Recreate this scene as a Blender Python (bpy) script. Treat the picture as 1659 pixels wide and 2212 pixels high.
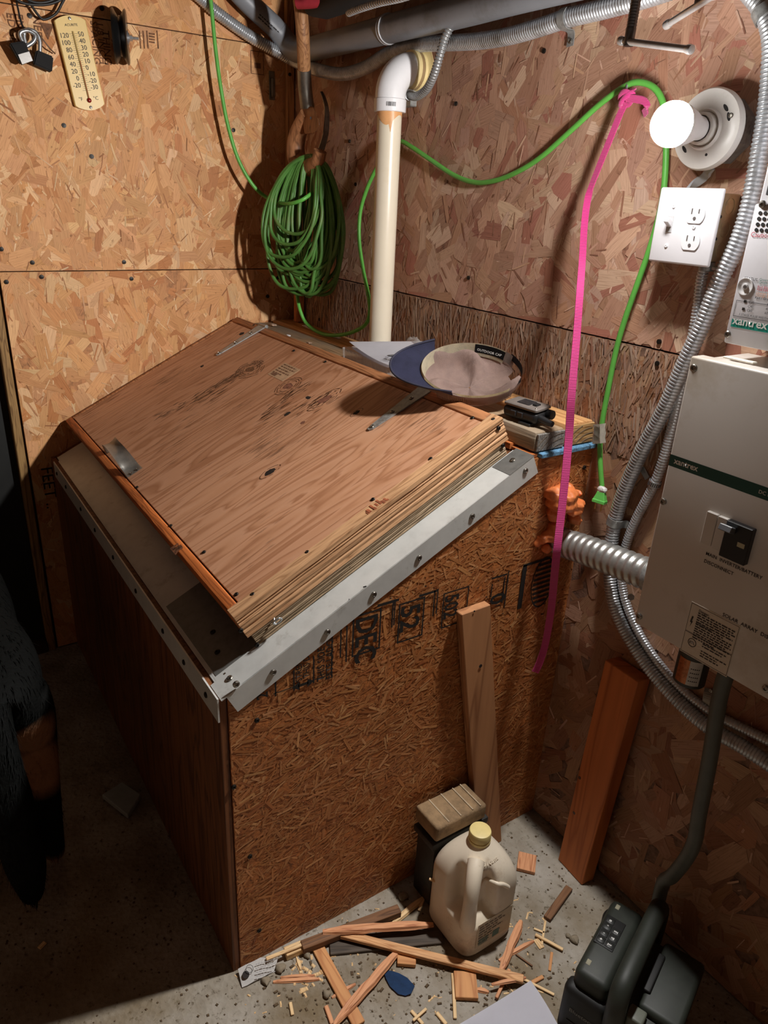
import bpy, bmesh, math, random
from mathutils import Vector, Matrix, Quaternion
from math import sin, cos, pi, radians, sqrt, atan2, floor as fl

for _o in list(bpy.data.objects):
    bpy.data.objects.remove(_o, do_unlink=True)
SC = bpy.context.scene
COL = SC.collection

# ------------------------------------------------------------------ camera
CP = Vector((2.3134, -1.1765, 1.4549))
CR = Vector((0.5508, 0.8334, 0.0454))
CF = Vector((-0.7554, 0.5213, -0.3971)); CF.normalize()
CR = (CR - CF * CR.dot(CF)).normalized()
CU = CR.cross(CF).normalized()
FPX = 1572.43
cam_d = bpy.data.cameras.new('camera')
cam_d.sensor_fit = 'HORIZONTAL'; cam_d.sensor_width = 36.0
cam_d.lens = FPX / 1659.0 * 36.0
cam_d.clip_start = 0.02; cam_d.clip_end = 50
cam = bpy.data.objects.new('camera', cam_d)
COL.objects.link(cam)
M = Matrix((CR, CU, -CF)).transposed().to_4x4(); M.translation = CP
cam.matrix_world = M
SC.camera = cam

# ------------------------------------------------------------------ world, exposure
w = bpy.data.worlds.new('world'); SC.world = w
w.use_nodes = True
w.node_tree.nodes['Background'].inputs[0].default_value = (1.0, 0.62, 0.36, 1)
w.node_tree.nodes['Background'].inputs[1].default_value = 0.006
SC.view_settings.view_transform = 'Standard'
SC.view_settings.look = 'None'
SC.view_settings.gamma = 1.0
SC.view_settings.use_curve_mapping = False
SC.view_settings.exposure = 0.0
BULB_STRENGTH = 1250.0      # radiance of the glowing bulb globe, the only lamp of the room

# ------------------------------------------------------------------ helpers
def A(px, py, **k):
    """point of the place seen at photo pixel (px, py) that lies on the plane x=, y= or z="""
    d = CF + CR * ((px - 829.5) / FPX) - CU * ((py - 1106.0) / FPX)
    a, v = list(k.items())[0]
    i = 'xyz'.index(a)
    return CP + d * ((v - CP[i]) / d[i])

def srgb(r, g, b):
    f = lambda c: (c / 255.0) / 12.92 if c <= 10 else (((c / 255.0) + 0.055) / 1.055) ** 2.4
    return (f(r), f(g), f(b), 1.0)

WO = {}      # world offset of every object that can parent others

def thing(name, label, cat, loc=(0, 0, 0), group=None):
    o = bpy.data.objects.new(name, None)
    o.empty_display_size = 0.05
    COL.objects.link(o)
    o.location = loc
    o['label'] = label; o['category'] = cat
    if group: o['group'] = group
    WO[o.name] = Vector(loc)
    return o

def tag(o, label, cat, group=None):
    o['label'] = label; o['category'] = cat
    if group: o['group'] = group
    return o

def link_mesh(name, me, mat, parent=None, label=None, kind=None):
    o = bpy.data.objects.new(name, me)
    COL.objects.link(o)
    if mat is not None:
        me.materials.clear()
        me.materials.append(mat)
    if parent is not None:
        off = WO[parent.name]
        me.transform(Matrix.Translation(-off))
        o.parent = parent
        WO[o.name] = off.copy()
    else:
        WO[o.name] = Vector((0, 0, 0))
    if label: o['label'] = label
    if kind: o['kind'] = kind
    return o

def obj(name, bm, mat, parent=None, smooth=None, label=None, kind=None, base=None):
    """bm in world coordinates -> one mesh object; base = origin for a top-level mesh"""
    me = bpy.data.meshes.new(name)
    bmesh.ops.recalc_face_normals(bm, faces=bm.faces[:])
    bm.to_mesh(me); bm.free()
    if smooth is not None:
        me.shade_smooth()
        me.set_sharp_from_angle(angle=radians(smooth))
    o = link_mesh(name, me, mat, parent, label, kind)
    if parent is None and base is not None:
        b = Vector(base)
        me.transform(Matrix.Translation(-b)); o.location = b
        WO[o.name] = b
    return o

def struct(o):
    o['kind'] = 'structure'
    return o

def frame(origin, ex, ey=None, ez=None):
    """4x4 with the given axes (ex, and one of ey / ez as hint)"""
    ex = Vector(ex).normalized()
    if ez is not None:
        ez = Vector(ez); ez = (ez - ex * ez.dot(ex)).normalized(); ey = ez.cross(ex)
    else:
        ey = Vector(ey); ey = (ey - ex * ey.dot(ex)).normalized(); ez = ex.cross(ey)
    m = Matrix((ex, ey, ez)).transposed().to_4x4(); m.translation = Vector(origin)
    return m

def newbm(): return bmesh.new()

def box(bm, lo, hi, mat=None, bev=0.0, seg=1):
    """axis aligned box lo..hi, transformed by mat, bevelled"""
    t = bmesh.new()
    bmesh.ops.create_cube(t, size=1.0)
    s = [hi[i] - lo[i] for i in range(3)]; c = [(hi[i] + lo[i]) / 2 for i in range(3)]
    for v in t.verts:
        v.co = Vector((v.co.x * s[0] + c[0], v.co.y * s[1] + c[1], v.co.z * s[2] + c[2]))
    if bev > 0:
        bmesh.ops.bevel(t, geom=t.edges[:], offset=bev, segments=seg, profile=0.5, affect='EDGES')
    if mat is not None: t.transform(mat)
    merge(bm, t)
    return bm

def merge(bm, t):
    me = bpy.data.meshes.new('tmp'); t.to_mesh(me); t.free()
    bm.from_mesh(me); bpy.data.meshes.remove(me)

def poly_prism(bm, pts, h0, h1, mat):
    """extrude a 2D outline (in mat's xy plane) from h0 to h1 along its z"""
    lo = [bm.verts.new(mat @ Vector((p[0], p[1], h0))) for p in pts]
    hi = [bm.verts.new(mat @ Vector((p[0], p[1], h1))) for p in pts]
    n = len(pts)
    for i in range(n):
        bm.faces.new((lo[i], lo[(i + 1) % n], hi[(i + 1) % n], hi[i]))
    bm.faces.new(hi); bm.faces.new(lo[::-1])
    return bm

def catmull(pts, step):
    P = [Vector(p) for p in pts]
    if len(P) < 3:
        n = max(2, int((P[1] - P[0]).length / step) + 1)
        return [P[0].lerp(P[1], i / (n - 1)) for i in range(n)]
    P = [P[0] * 2 - P[1]] + P + [P[-1] * 2 - P[-2]]
    out = []
    for i in range(1, len(P) - 2):
        p0, p1, p2, p3 = P[i - 1:i + 3]
        n = max(2, int((p2 - p1).length / (step * 0.25)))
        for k in range(n):
            t = k / n
            out.append(0.5 * ((2 * p1) + (p2 - p0) * t + (2 * p0 - 5 * p1 + 4 * p2 - p3) * t * t + (3 * p1 - p0 - 3 * p2 + p3) * t ** 3))
    out.append(P[-2])
    # resample evenly
    L = [0.0]
    for i in range(1, len(out)): L.append(L[-1] + (out[i] - out[i - 1]).length)
    n = max(2, int(round(L[-1] / step)) + 1)
    res = []; j = 0
    for k in range(n):
        s = L[-1] * k / (n - 1)
        while j < len(L) - 2 and L[j + 1] < s: j += 1
        d = L[j + 1] - L[j]
        res.append(out[j].lerp(out[j + 1], (s - L[j]) / d if d > 1e-9 else 0))
    return res

def sweep(bm, path, rad, seg=12, caps=True, closed=False, flat=None):
    """tube along path (list of Vector); rad = number or function(i); flat=(up, ratio) for oval section"""
    n = len(path)
    rings = []
    nrm = None
    for i in range(n):
        if closed: t = path[(i + 1) % n] - path[(i - 1) % n]
        else: t = path[min(i + 1, n - 1)] - path[max(i - 1, 0)]
        t = t.normalized() if t.length > 1e-12 else Vector((0, 0, 1))
        if nrm is None:
            h = Vector((0, 0, 1)) if abs(t.z) < 0.9 else Vector((1, 0, 0))
            nrm = (h - t * h.dot(t)).normalized()
        else:
            nrm = (nrm - t * nrm.dot(t))
            nrm = nrm.normalized() if nrm.length > 1e-9 else t.orthogonal().normalized()
        if flat is not None:
            u = (flat[0] - t * flat[0].dot(t)).normalized()
        else: u = nrm
        v = t.cross(u)
        r = rad(i) if callable(rad) else rad
        fr = 1.0 if flat is None else flat[1]
        rings.append([bm.verts.new(path[i] + u * (r * fr * cos(2 * pi * k / seg)) + v * (r * sin(2 * pi * k / seg))) for k in range(seg)])
    for i in range(n if closed else n - 1):
        a, b = rings[i], rings[(i + 1) % n]
        for k in range(seg):
            bm.faces.new((a[k], a[(k + 1) % seg], b[(k + 1) % seg], b[k]))
    if caps and not closed:
        bm.faces.new(rings[0][::-1]); bm.faces.new(rings[-1])
    return bm

def tube(bm, pts, r, seg=10, step=0.01, **k):
    return sweep(bm, catmull(pts, step), r, seg, **k)

def flexconduit(bm, pts, r, pitch, depth, seg=16, sub=5):
    path = catmull(pts, pitch / sub)
    def rad(i):
        p = (i % sub) / sub
        return r - depth * (0.5 + 0.5 * cos(2 * pi * p)) ** 1.5
    return sweep(bm, path, rad, seg)

def lathe(bm, prof, mat, seg=32, ang=2 * pi):
    """prof = [(radius, height)], around mat's z"""
    rings = []
    full = abs(ang - 2 * pi) < 1e-6
    m = seg if full else seg + 1
    for r, h in prof:
        if r < 1e-6:
            rings.append([bm.verts.new(mat @ Vector((0, 0, h)))])
        else:
            rings.append([bm.verts.new(mat @ Vector((r * cos(ang * k / seg), r * sin(ang * k / seg), h))) for k in range(m)])
    for a, b in zip(rings, rings[1:]):
        for k in range(seg):
            k2 = (k + 1) % m
            if len(a) == 1 and len(b) == 1: continue
            if len(a) == 1: bm.faces.new((a[0], b[k2], b[k]))
            elif len(b) == 1: bm.faces.new((a[k], a[k2], b[0]))
            else: bm.faces.new((a[k], a[k2], b[k2], b[k]))
    return bm

def cyl(bm, p0, p1, r, seg=12, r1=None, bev=0.0):
    p0 = Vector(p0); p1 = Vector(p1); d = p1 - p0
    m = frame(p0, d.orthogonal(), ez=d) if False else None
    z = d.normalized(); x = z.orthogonal().normalized()
    m = Matrix((x, z.cross(x), z)).transposed().to_4x4(); m.translation = p0
    L = d.length; r1 = r if r1 is None else r1
    if bev > 0:
        prof = [(0, 0), (r - bev, 0), (r, bev), (r1, L - bev), (r1 - bev, L), (0, L)]
    else:
        prof = [(0, 0), (r, 0), (r1, L), (0, L)]
    return lathe(bm, prof, m, seg)

def screwhead(bm, p, n, r=0.004):
    """pan head with a cross slot"""
    n = Vector(n).normalized(); x = n.orthogonal().normalized()
    m = Matrix((x, n.cross(x), n)).transposed().to_4x4(); m.translation = Vector(p)
    lathe(bm, [(r, -0.001), (r, r * 0.25), (r * 0.8, r * 0.45), (r * 0.42, r * 0.52), (r * 0.3, r * 0.2), (0, r * 0.15)], m, 12)
    return bm

def ribbon(bm, pts, width_dir, width, thick, step=0.01):
    """flat strap along pts; width_dir = Vector or function(i, n)"""
    path = catmull(pts, step); n = len(path); rings = []
    for i in range(n):
        t = (path[min(i + 1, n - 1)] - path[max(i - 1, 0)]).normalized()
        wd = width_dir(i / (n - 1)) if callable(width_dir) else width_dir
        wdv = (wd - t * wd.dot(t)).normalized(); nn_ = t.cross(wdv)
        wv = width(i / (n - 1)) if callable(width) else width
        a, b = wdv * wv / 2, nn_ * thick / 2
        rings.append([bm.verts.new(path[i] + s) for s in (a + b, -a + b, -a - b, a - b)])
    for p, q in zip(rings, rings[1:]):
        for k in range(4): bm.faces.new((p[k], p[(k + 1) % 4], q[(k + 1) % 4], q[k]))
    bm.faces.new(rings[0][::-1]); bm.faces.new(rings[-1])
    return bm

_tm = {}
def text(name, s, origin, right, up, size, mat, parent, align='LEFT', bold=0.0, lift=0.0006, sx=1.0, label=None):
    """flat lettering lying on a surface: origin = left baseline point, right / up = directions"""
    cu = bpy.data.curves.new('txt', 'FONT')
    cu.body = s; cu.size = size; cu.align_x = align; cu.offset = bold; cu.resolution_u = 2
    to = bpy.data.objects.new('txt', cu); COL.objects.link(to)
    dg = bpy.context.evaluated_depsgraph_get()
    me = bpy.data.meshes.new_from_object(to.evaluated_get(dg))
    bpy.data.objects.remove(to, do_unlink=True); bpy.data.curves.remove(cu)
    r = Vector(right).normalized(); u = Vector(up); u = (u - r * u.dot(r)).normalized(); n = r.cross(u)
    m = Matrix((r * sx, u, n)).transposed().to_4x4(); m.translation = Vector(origin) + n * lift
    me.transform(m)
    me.name = name
    return link_mesh(name, me, mat, parent, label)

def bars(bm, origin, right, up, lines, lh, bh, rnd, lift=0.0005, gap=0.25):
    """rows of short dashes for print too fine to read: lines = [length of each row]"""
    r = Vector(right).normalized(); u = Vector(up).normalized(); n = r.cross(u)
    for i, L in enumerate(lines):
        x = 0.0
        while x < L:
            wl = min(rnd.uniform(1.2, 4.5) * bh, L - x)
            o = Vector(origin) + r * x - u * (i * lh) + n * lift
            vs = [bm.verts.new(o + r * a + u * b) for a, b in ((0, 0), (wl, 0), (wl, bh), (0, bh))]
            bm.faces.new(vs)
            x += wl + bh * gap * 3
    return bm

def rect(bm, origin, right, up, x0, y0, x1, y1, lift=0.0004):
    r = Vector(right).normalized(); u = Vector(up).normalized(); n = r.cross(u)
    o = Vector(origin) + n * lift
    bm.faces.new([bm.verts.new(o + r * a + u * b) for a, b in ((x0, y0), (x1, y0), (x1, y1), (x0, y1))])
    return bm

def outline(bm, origin, right, up, x0, y0, x1, y1, t, lift=0.0004):
    for a in ((x0, y0, x1, y0 + t), (x0, y1 - t, x1, y1), (x0, y0 + t, x0 + t, y1 - t), (x1 - t, y0 + t, x1, y1 - t)):
        rect(bm, origin, right, up, *a, lift=lift)
    return bm

# ------------------------------------------------------------------ materials
MATS = {}
def base_mat(name):
    m = bpy.data.materials.new(name); m.use_nodes = True
    nt = m.node_tree; b = nt.nodes['Principled BSDF']
    return m, nt, b
def N(nt, typ, **kw):
    n = nt.nodes.new(typ)
    for k, v in kw.items():
        if k.startswith('i_'):
            n.inputs[k[2:].replace('_', ' ')].default_value = v
        else: setattr(n, k, v)
    return n
def ramp(nt, stops):
    r = nt.nodes.new('ShaderNodeValToRGB')
    el = r.color_ramp.elements
    while len(el) < len(stops): el.new(0.5)
    for e, (p, c) in zip(el, stops): e.position = p; e.color = c
    return r

def plain(name, rgb, rough=0.5, metal=0.0, var=0.12, scale=40, bump=0.0, bscale=200, spec=0.5, stretch=None, sheen=0, coat=0, dirt=None, trans=0.0, dscale=9, dlo=0.52, dhi=0.72):
    """colour with noise variation, optional dirt colour and relief"""
    if name in MATS: return MATS[name]
    m, nt, b = base_mat(name)
    c = srgb(*rgb)
    tc = N(nt, 'ShaderNodeTexCoord')
    src = tc.outputs['Object']
    if stretch:
        mp = N(nt, 'ShaderNodeMapping'); mp.inputs['Scale'].default_value = stretch
        nt.links.new(src, mp.inputs[0]); src = mp.outputs[0]
    nz = N(nt, 'ShaderNodeTexNoise', i_Scale=scale, i_Detail=6.0, i_Roughness=0.6)
    nt.links.new(src, nz.inputs['Vector'])
    d = tuple(max(0, x * (1 - var * 2)) for x in c[:3]) + (1,); l = tuple(min(1, x * (1 + var * 1.4)) for x in c[:3]) + (1,)
    rp = ramp(nt, [(0.3, d), (0.5, c), (0.72, l)])
    nt.links.new(nz.outputs['Fac'], rp.inputs[0])
    out = rp.outputs[0]
    if dirt:
        n2 = N(nt, 'ShaderNodeTexNoise', i_Scale=dscale, i_Detail=8.0, i_Roughness=0.7)
        nt.links.new(tc.outputs['Object'], n2.inputs['Vector'])
        r2 = ramp(nt, [(dlo, (0, 0, 0, 1)), (dhi, (1, 1, 1, 1))])
        nt.links.new(n2.outputs['Fac'], r2.inputs[0])
        mx = N(nt, 'ShaderNodeMix', data_type='RGBA')
        nt.links.new(r2.outputs[0], mx.inputs[0]); nt.links.new(out, mx.inputs[6]); mx.inputs[7].default_value = srgb(*dirt)
        out = mx.outputs[2]
    nt.links.new(out, b.inputs['Base Color'])
    b.inputs['Roughness'].default_value = rough; b.inputs['Metallic'].default_value = metal
    b.inputs['Specular IOR Level'].default_value = spec
    if sheen: b.inputs['Sheen Weight'].default_value = sheen
    if coat: b.inputs['Coat Weight'].default_value = coat
    if trans: b.inputs['Transmission Weight'].default_value = trans
    if bump:
        nb = N(nt, 'ShaderNodeTexNoise', i_Scale=bscale, i_Detail=4.0)
        nt.links.new(src, nb.inputs['Vector'])
        bp = N(nt, 'ShaderNodeBump', i_Strength=bump, i_Distance=0.002)
        nt.links.new(nb.outputs['Fac'], bp.inputs['Height']); nt.links.new(bp.outputs[0], b.inputs['Normal'])
    MATS[name] = m
    return m

def wood(name, rgb, dark, axis='Y', rings=26.0, rough=0.6, bump=0.35, rot=0.0, grey=None, spec=0.3, streak=0.5):
    """sawn timber: long grain along the object axis, growth lines, pores"""
    if name in MATS: return MATS[name]
    m, nt, b = base_mat(name)
    tc = N(nt, 'ShaderNodeTexCoord')
    mp = N(nt, 'ShaderNodeMapping')
    s = [1, 1, 1]; s['XYZ'.index(axis)] = 0.07
    mp.inputs['Scale'].default_value = s
    if rot:
        m0 = N(nt, 'ShaderNodeMapping'); m0.inputs['Rotation'].default_value = (rot, 0, 0)
        nt.links.new(tc.outputs['Object'], m0.inputs[0]); nt.links.new(m0.outputs[0], mp.inputs[0])
    else:
        nt.links.new(tc.outputs['Object'], mp.inputs[0])
    nz = N(nt, 'ShaderNodeTexNoise', i_Scale=rings, i_Detail=3.0, i_Distortion=0.6)
    nt.links.new(mp.outputs[0], nz.inputs['Vector'])
    wv = N(nt, 'ShaderNodeMath', operation='MULTIPLY'); wv.inputs[1].default_value = 9.0
    nt.links.new(nz.outputs['Fac'], wv.inputs[0])
    fr = N(nt, 'ShaderNodeMath', operation='FRACT'); nt.links.new(wv.outputs[0], fr.inputs[0])
    rp = ramp(nt, [(0.0, srgb(*dark)), (0.22, srgb(*rgb)), (0.75, srgb(*[min(255, x * 1.06) for x in rgb])), (1.0, srgb(*dark))])
    nt.links.new(fr.outputs[0], rp.inputs[0])
    fine = N(nt, 'ShaderNodeTexNoise', i_Scale=rings * 9, i_Detail=4.0)
    nt.links.new(mp.outputs[0], fine.inputs['Vector'])
    mx = N(nt, 'ShaderNodeMix', data_type='RGBA')
    fr2 = ramp(nt, [(0.42, (0, 0, 0, 1)), (0.7, (streak, streak, streak, 1))])
    nt.links.new(fine.outputs['Fac'], fr2.inputs[0])
    nt.links.new(fr2.outputs[0], mx.inputs[0]); nt.links.new(rp.outputs[0], mx.inputs[6])
    mx.inputs[7].default_value = srgb(*dark)
    out = mx.outputs[2]
    big = N(nt, 'ShaderNodeTexNoise', i_Scale=5.0, i_Detail=3.0)
    nt.links.new(tc.outputs['Object'], big.inputs['Vector'])
    if grey:
        g = ramp(nt, [(0.4, (0, 0, 0, 1)), (0.62, (0.85, 0.85, 0.85, 1))]); nt.links.new(big.outputs['Fac'], g.inputs[0])
        m2 = N(nt, 'ShaderNodeMix', data_type='RGBA')
        nt.links.new(g.outputs[0], m2.inputs[0]); nt.links.new(out, m2.inputs[6]); m2.inputs[7].default_value = srgb(*grey)
        out = m2.outputs[2]
    nt.links.new(out, b.inputs['Base Color'])
    b.inputs['Roughness'].default_value = rough; b.inputs['Specular IOR Level'].default_value = spec
    ad = N(nt, 'ShaderNodeMath', operation='ADD'); nt.links.new(fr.outputs[0], ad.inputs[0]); nt.links.new(fine.outputs['Fac'], ad.inputs[1])
    bp = N(nt, 'ShaderNodeBump', i_Strength=bump, i_Distance=0.0015)
    nt.links.new(ad.outputs[0], bp.inputs['Height']); nt.links.new(bp.outputs[0], b.inputs['Normal'])
    MATS[name] = m
    return m

def strand_mat(name, rough=0.62, bump=0.5, spec=0.25):
    """pressed wood strands: each strand's own colour (attribute) with grain along its length (uv)"""
    if name in MATS: return MATS[name]
    m, nt, b = base_mat(name)
    at = N(nt, 'ShaderNodeAttribute', attribute_name='strand_colour')
    uv = N(nt, 'ShaderNodeUVMap', uv_map='grain')
    mp = N(nt, 'ShaderNodeMapping'); mp.inputs['Scale'].default_value = (18, 420, 1)
    nt.links.new(uv.outputs[0], mp.inputs[0])
    nz = N(nt, 'ShaderNodeTexNoise', i_Scale=1.0, i_Detail=5.0, i_Roughness=0.65)
    nt.links.new(mp.outputs[0], nz.inputs['Vector'])
    rp = ramp(nt, [(0.25, (0.62, 0.55, 0.5, 1)), (0.5, (1, 1, 1, 1)), (0.8, (1.18, 1.2, 1.22, 1))])
    nt.links.new(nz.outputs['Fac'], rp.inputs[0])
    mu = N(nt, 'ShaderNodeMix', data_type='RGBA', blend_type='MULTIPLY'); mu.inputs[0].default_value = 1.0
    nt.links.new(at.outputs['Color'], mu.inputs[6]); nt.links.new(rp.outputs[0], mu.inputs[7])
    tc = N(nt, 'ShaderNodeTexCoord')
    sp = N(nt, 'ShaderNodeTexNoise', i_Scale=55.0, i_Detail=5.0, i_Roughness=0.7)
    nt.links.new(tc.outputs['Object'], sp.inputs['Vector'])
    r2 = ramp(nt, [(0.28, (0.45, 0.38, 0.33, 1)), (0.4, (1, 1, 1, 1))]); nt.links.new(sp.outputs['Fac'], r2.inputs[0])
    m2 = N(nt, 'ShaderNodeMix', data_type='RGBA', blend_type='MULTIPLY'); m2.inputs[0].default_value = 1.0
    nt.links.new(mu.outputs[2], m2.inputs[6]); nt.links.new(r2.outputs[0], m2.inputs[7])
    nt.links.new(m2.outputs[2], b.inputs['Base Color'])
    b.inputs['Roughness'].default_value = rough; b.inputs['Specular IOR Level'].default_value = spec
    bp = N(nt, 'ShaderNodeBump', i_Strength=bump, i_Distance=0.0012)
    nt.links.new(nz.outputs['Fac'], bp.inputs['Height']); nt.links.new(bp.outputs[0], b.inputs['Normal'])
    MATS[name] = m
    return m

def strands(name, rnd, plane, a0, a1, b0, b1, n, length, width, ang, palette, mat, parent, depth=0.0016, tilt=0.02, skip=None):
    """loose overlapping strands pressed on a board; plane(a, b, h) -> world; ang(rnd) = direction"""
    V = []; F = []; C = []; U = []
    for i in range(n):
        ca, cb = rnd.uniform(a0 - 0.02, a1 + 0.02), rnd.uniform(b0 - 0.02, b1 + 0.02)
        L = rnd.uniform(*length); Wd = rnd.uniform(*width) * (0.6 + 0.5 * L / length[1])
        th = ang(rnd); c, s = cos(th), sin(th)
        h0 = depth * (0.08 + 0.92 * i / n)
        k = rnd.uniform(-tilt, tilt); k2 = rnd.uniform(-tilt, tilt)
        tap = rnd.uniform(0.72, 1.0)
        tap2 = rnd.uniform(0.72, 1.0)
        ctl = [(-0.5, -0.5 * tap), (-0.5 + rnd.uniform(-.06, .06), 0.1), (-0.5 + rnd.uniform(0, .05), 0.5 * tap),
               (0.0, 0.5), (0.5 - rnd.uniform(0, .05), 0.5 * tap2), (0.5 + rnd.uniform(-.06, .06), 0.0), (0.5 - rnd.uniform(0, .08), -0.5 * tap2), (0.05, -0.5)]
        col = rnd.choice(palette); j = rnd.uniform(0.86, 1.13)
        col = (min(1, col[0] * j), min(1, col[1] * j * rnd.uniform(.97, 1.03)), min(1, col[2] * j * rnd.uniform(.94, 1.06)), 1)
        base = len(V)
        ou = rnd.uniform(0, 50); ov = rnd.uniform(0, 50)
        for (u, v) in ctl:
            x, y = u * L, v * Wd
            a = ca + x * c - y * s; bb = cb + x * s + y * c
            a = min(max(a, a0), a1); bb = min(max(bb, b0), b1)
            V.append(plane(a, bb, max(0.00012, h0 + k * x + k2 * y)))
            C.append(col); U.append((x + ou, y + ov))
        F.append(tuple(range(base, base + 8)))
    me = bpy.data.meshes.new(name)
    me.from_pydata([tuple(v) for v in V], [], F)
    # drop strands clamped to nothing
    at = me.attributes.new('strand_colour', 'FLOAT_COLOR', 'POINT')
    at.data.foreach_set('color', [x for c in C for x in c])
    uvl = me.uv_layers.new(name='grain')
    uvl.data.foreach_set('uv', [x for l in me.loops for x in U[l.vertex_index]])
    me.update()
    return link_mesh(name, me, mat, parent, kind='stuff')
# ------------------------------------------------------------------ shared materials
def lin(l): return [srgb(*c) for c in l]
PAL_BACK = lin([(204,152,104),(202,149,100),(198,144,95),(206,156,108),(196,140,91),(212,167,120),(202,151,104),(200,147,98),(184,124,78),(204,153,105),(216,175,130),(200,148,100)])
PAL_RIGHT = lin([(184,144,120),(180,139,115),(176,134,110),(188,149,125),(170,126,102),(196,160,136),(182,142,118),(178,137,113),(168,114,95),(185,146,121),(176,134,110),(204,172,147)])
PAL_RIGHT_LOW = lin([(160,120,92),(154,112,84),(166,126,98),(146,104,78),(172,134,106),(158,116,88),(142,96,70),(164,116,86),(150,110,84),(176,140,112)])
PAL_BOX = lin([(190,126,76),(184,120,70),(194,131,80),(176,111,63),(200,140,89),(187,123,73),(166,100,56),(191,128,77),(208,152,100)])
PAL_DULL = lin([(150,104,70),(140,96,64),(128,84,54),(160,114,78)])
M_STRAND = strand_mat('pressed_strands')
M_STRAND_FINE = strand_mat('fine_pressed_strands', bump=0.35, rough=0.5, spec=0.35)
M_OSB_BACK = plain('osb_ground_tan', (176,122,78), 0.7, var=0.25, scale=60, bump=0.3, stretch=(1,1,1))
M_OSB_RIGHT = plain('osb_ground_brown', (150,106,84), 0.7, var=0.25, scale=60, bump=0.3)
M_OSB_LOW = plain('osb_ground_weathered', (122,92,74), 0.8, var=0.35, scale=50, bump=0.5)
M_OSB_BOX = plain('osb_ground_orange', (176,108,56), 0.6, var=0.3, scale=90, bump=0.4)
M_STUD = plain('dark_stud_timber', (52,36,24), 0.85, var=0.3, scale=20)
M_SCREW = plain('steel_screw', (150,146,138), 0.35, metal=1.0, var=0.2, scale=300)
M_DARKSCREW = plain('dark_coated_screw', (38,34,30), 0.45, metal=0.6, var=0.2, scale=300)
M_GALV = plain('galvanised_steel', (186,190,192), 0.3, metal=0.8, var=0.12, scale=120, dirt=(120,122,122), dscale=40)
M_GALV_DULL = plain('dull_galvanised_steel', (158,160,158), 0.42, metal=0.45, var=0.15, scale=90, dirt=(104,102,98), dscale=30)
M_FLEX = plain('flexible_steel_conduit', (196,200,204), 0.3, metal=0.6, var=0.1, scale=90, dirt=(140,138,132), dscale=14)
M_INK = plain('black_stencil_ink', (26,22,18), 0.8, var=0.3, scale=120)
M_INK_BROWN = plain('faded_stencil_ink', (112,74,46), 0.8, var=0.3, scale=120)
M_WHITE_PRINT = plain('white_print', (230,230,226), 0.6, var=0.03)
M_BLACK_PRINT = plain('black_print', (30,28,28), 0.6, var=0.05)
M_WHITEPL = plain('white_plastic', (236,236,238), 0.35, var=0.02, scale=20)

# ------------------------------------------------------------------ floor
def floor_mat():
    m, nt, b = base_mat('concrete')
    tc = N(nt, 'ShaderNodeTexCoord')
    n1 = N(nt, 'ShaderNodeTexNoise', i_Scale=7.0, i_Detail=8.0, i_Roughness=0.65); nt.links.new(tc.outputs['Object'], n1.inputs['Vector'])
    r1 = ramp(nt, [(0.3, srgb(122,110,92)), (0.48, srgb(150,142,128)), (0.7, srgb(172,166,156))]); nt.links.new(n1.outputs['Fac'], r1.inputs[0])
    n2 = N(nt, 'ShaderNodeTexVoronoi', i_Scale=95.0); nt.links.new(tc.outputs['Object'], n2.inputs['Vector'])
    n3 = N(nt, 'ShaderNodeTexNoise', i_Scale=70.0, i_Detail=6.0, i_Roughness=0.7); nt.links.new(tc.outputs['Object'], n3.inputs['Vector'])
    r3 = ramp(nt, [(0.33, (0.3, 0.26, 0.2, 1)), (0.44, (1, 1, 1, 1)), (0.66, (1, 1, 1, 1)), (0.74, (1.3, 1.28, 1.2, 1))]); nt.links.new(n3.outputs['Fac'], r3.inputs[0])
    mu = N(nt, 'ShaderNodeMix', data_type='RGBA', blend_type='MULTIPLY'); mu.inputs[0].default_value = 1.0
    nt.links.new(r1.outputs[0], mu.inputs[6]); nt.links.new(r3.outputs[0], mu.inputs[7])
    # earthy dust that has blown over the slab
    n4 = N(nt, 'ShaderNodeTexNoise', i_Scale=3.2, i_Detail=7.0, i_Roughness=0.62); nt.links.new(tc.outputs['Object'], n4.inputs['Vector'])
    r4 = ramp(nt, [(0.45, (0, 0, 0, 1)), (0.66, (0.75, 0.75, 0.75, 1))]); nt.links.new(n4.outputs['Fac'], r4.inputs[0])
    m2 = N(nt, 'ShaderNodeMix', data_type='RGBA'); nt.links.new(r4.outputs[0], m2.inputs[0]); nt.links.new(mu.outputs[2], m2.inputs[6]); m2.inputs[7].default_value = srgb(116,98,68)
    nt.links.new(m2.outputs[2], b.inputs['Base Color'])
    b.inputs['Roughness'].default_value = 0.85; b.inputs['Specular IOR Level'].default_value = 0.2
    ad = N(nt, 'ShaderNodeMath', operation='ADD'); nt.links.new(n3.outputs['Fac'], ad.inputs[0]); nt.links.new(n2.outputs['Distance'], ad.inputs[1])
    bp = N(nt, 'ShaderNodeBump', i_Strength=0.6, i_Distance=0.003); nt.links.new(ad.outputs[0], bp.inputs['Height']); nt.links.new(bp.outputs[0], b.inputs['Normal'])
    return m
M_CONC = floor_mat()
bm = newbm(); box(bm, (-1.3, -2.8, -0.06), (3.4, 0.06, 0.0))
floor_o = struct(obj('floor', bm, M_CONC)); floor_o['label'] = 'grey dusty concrete floor'

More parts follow.
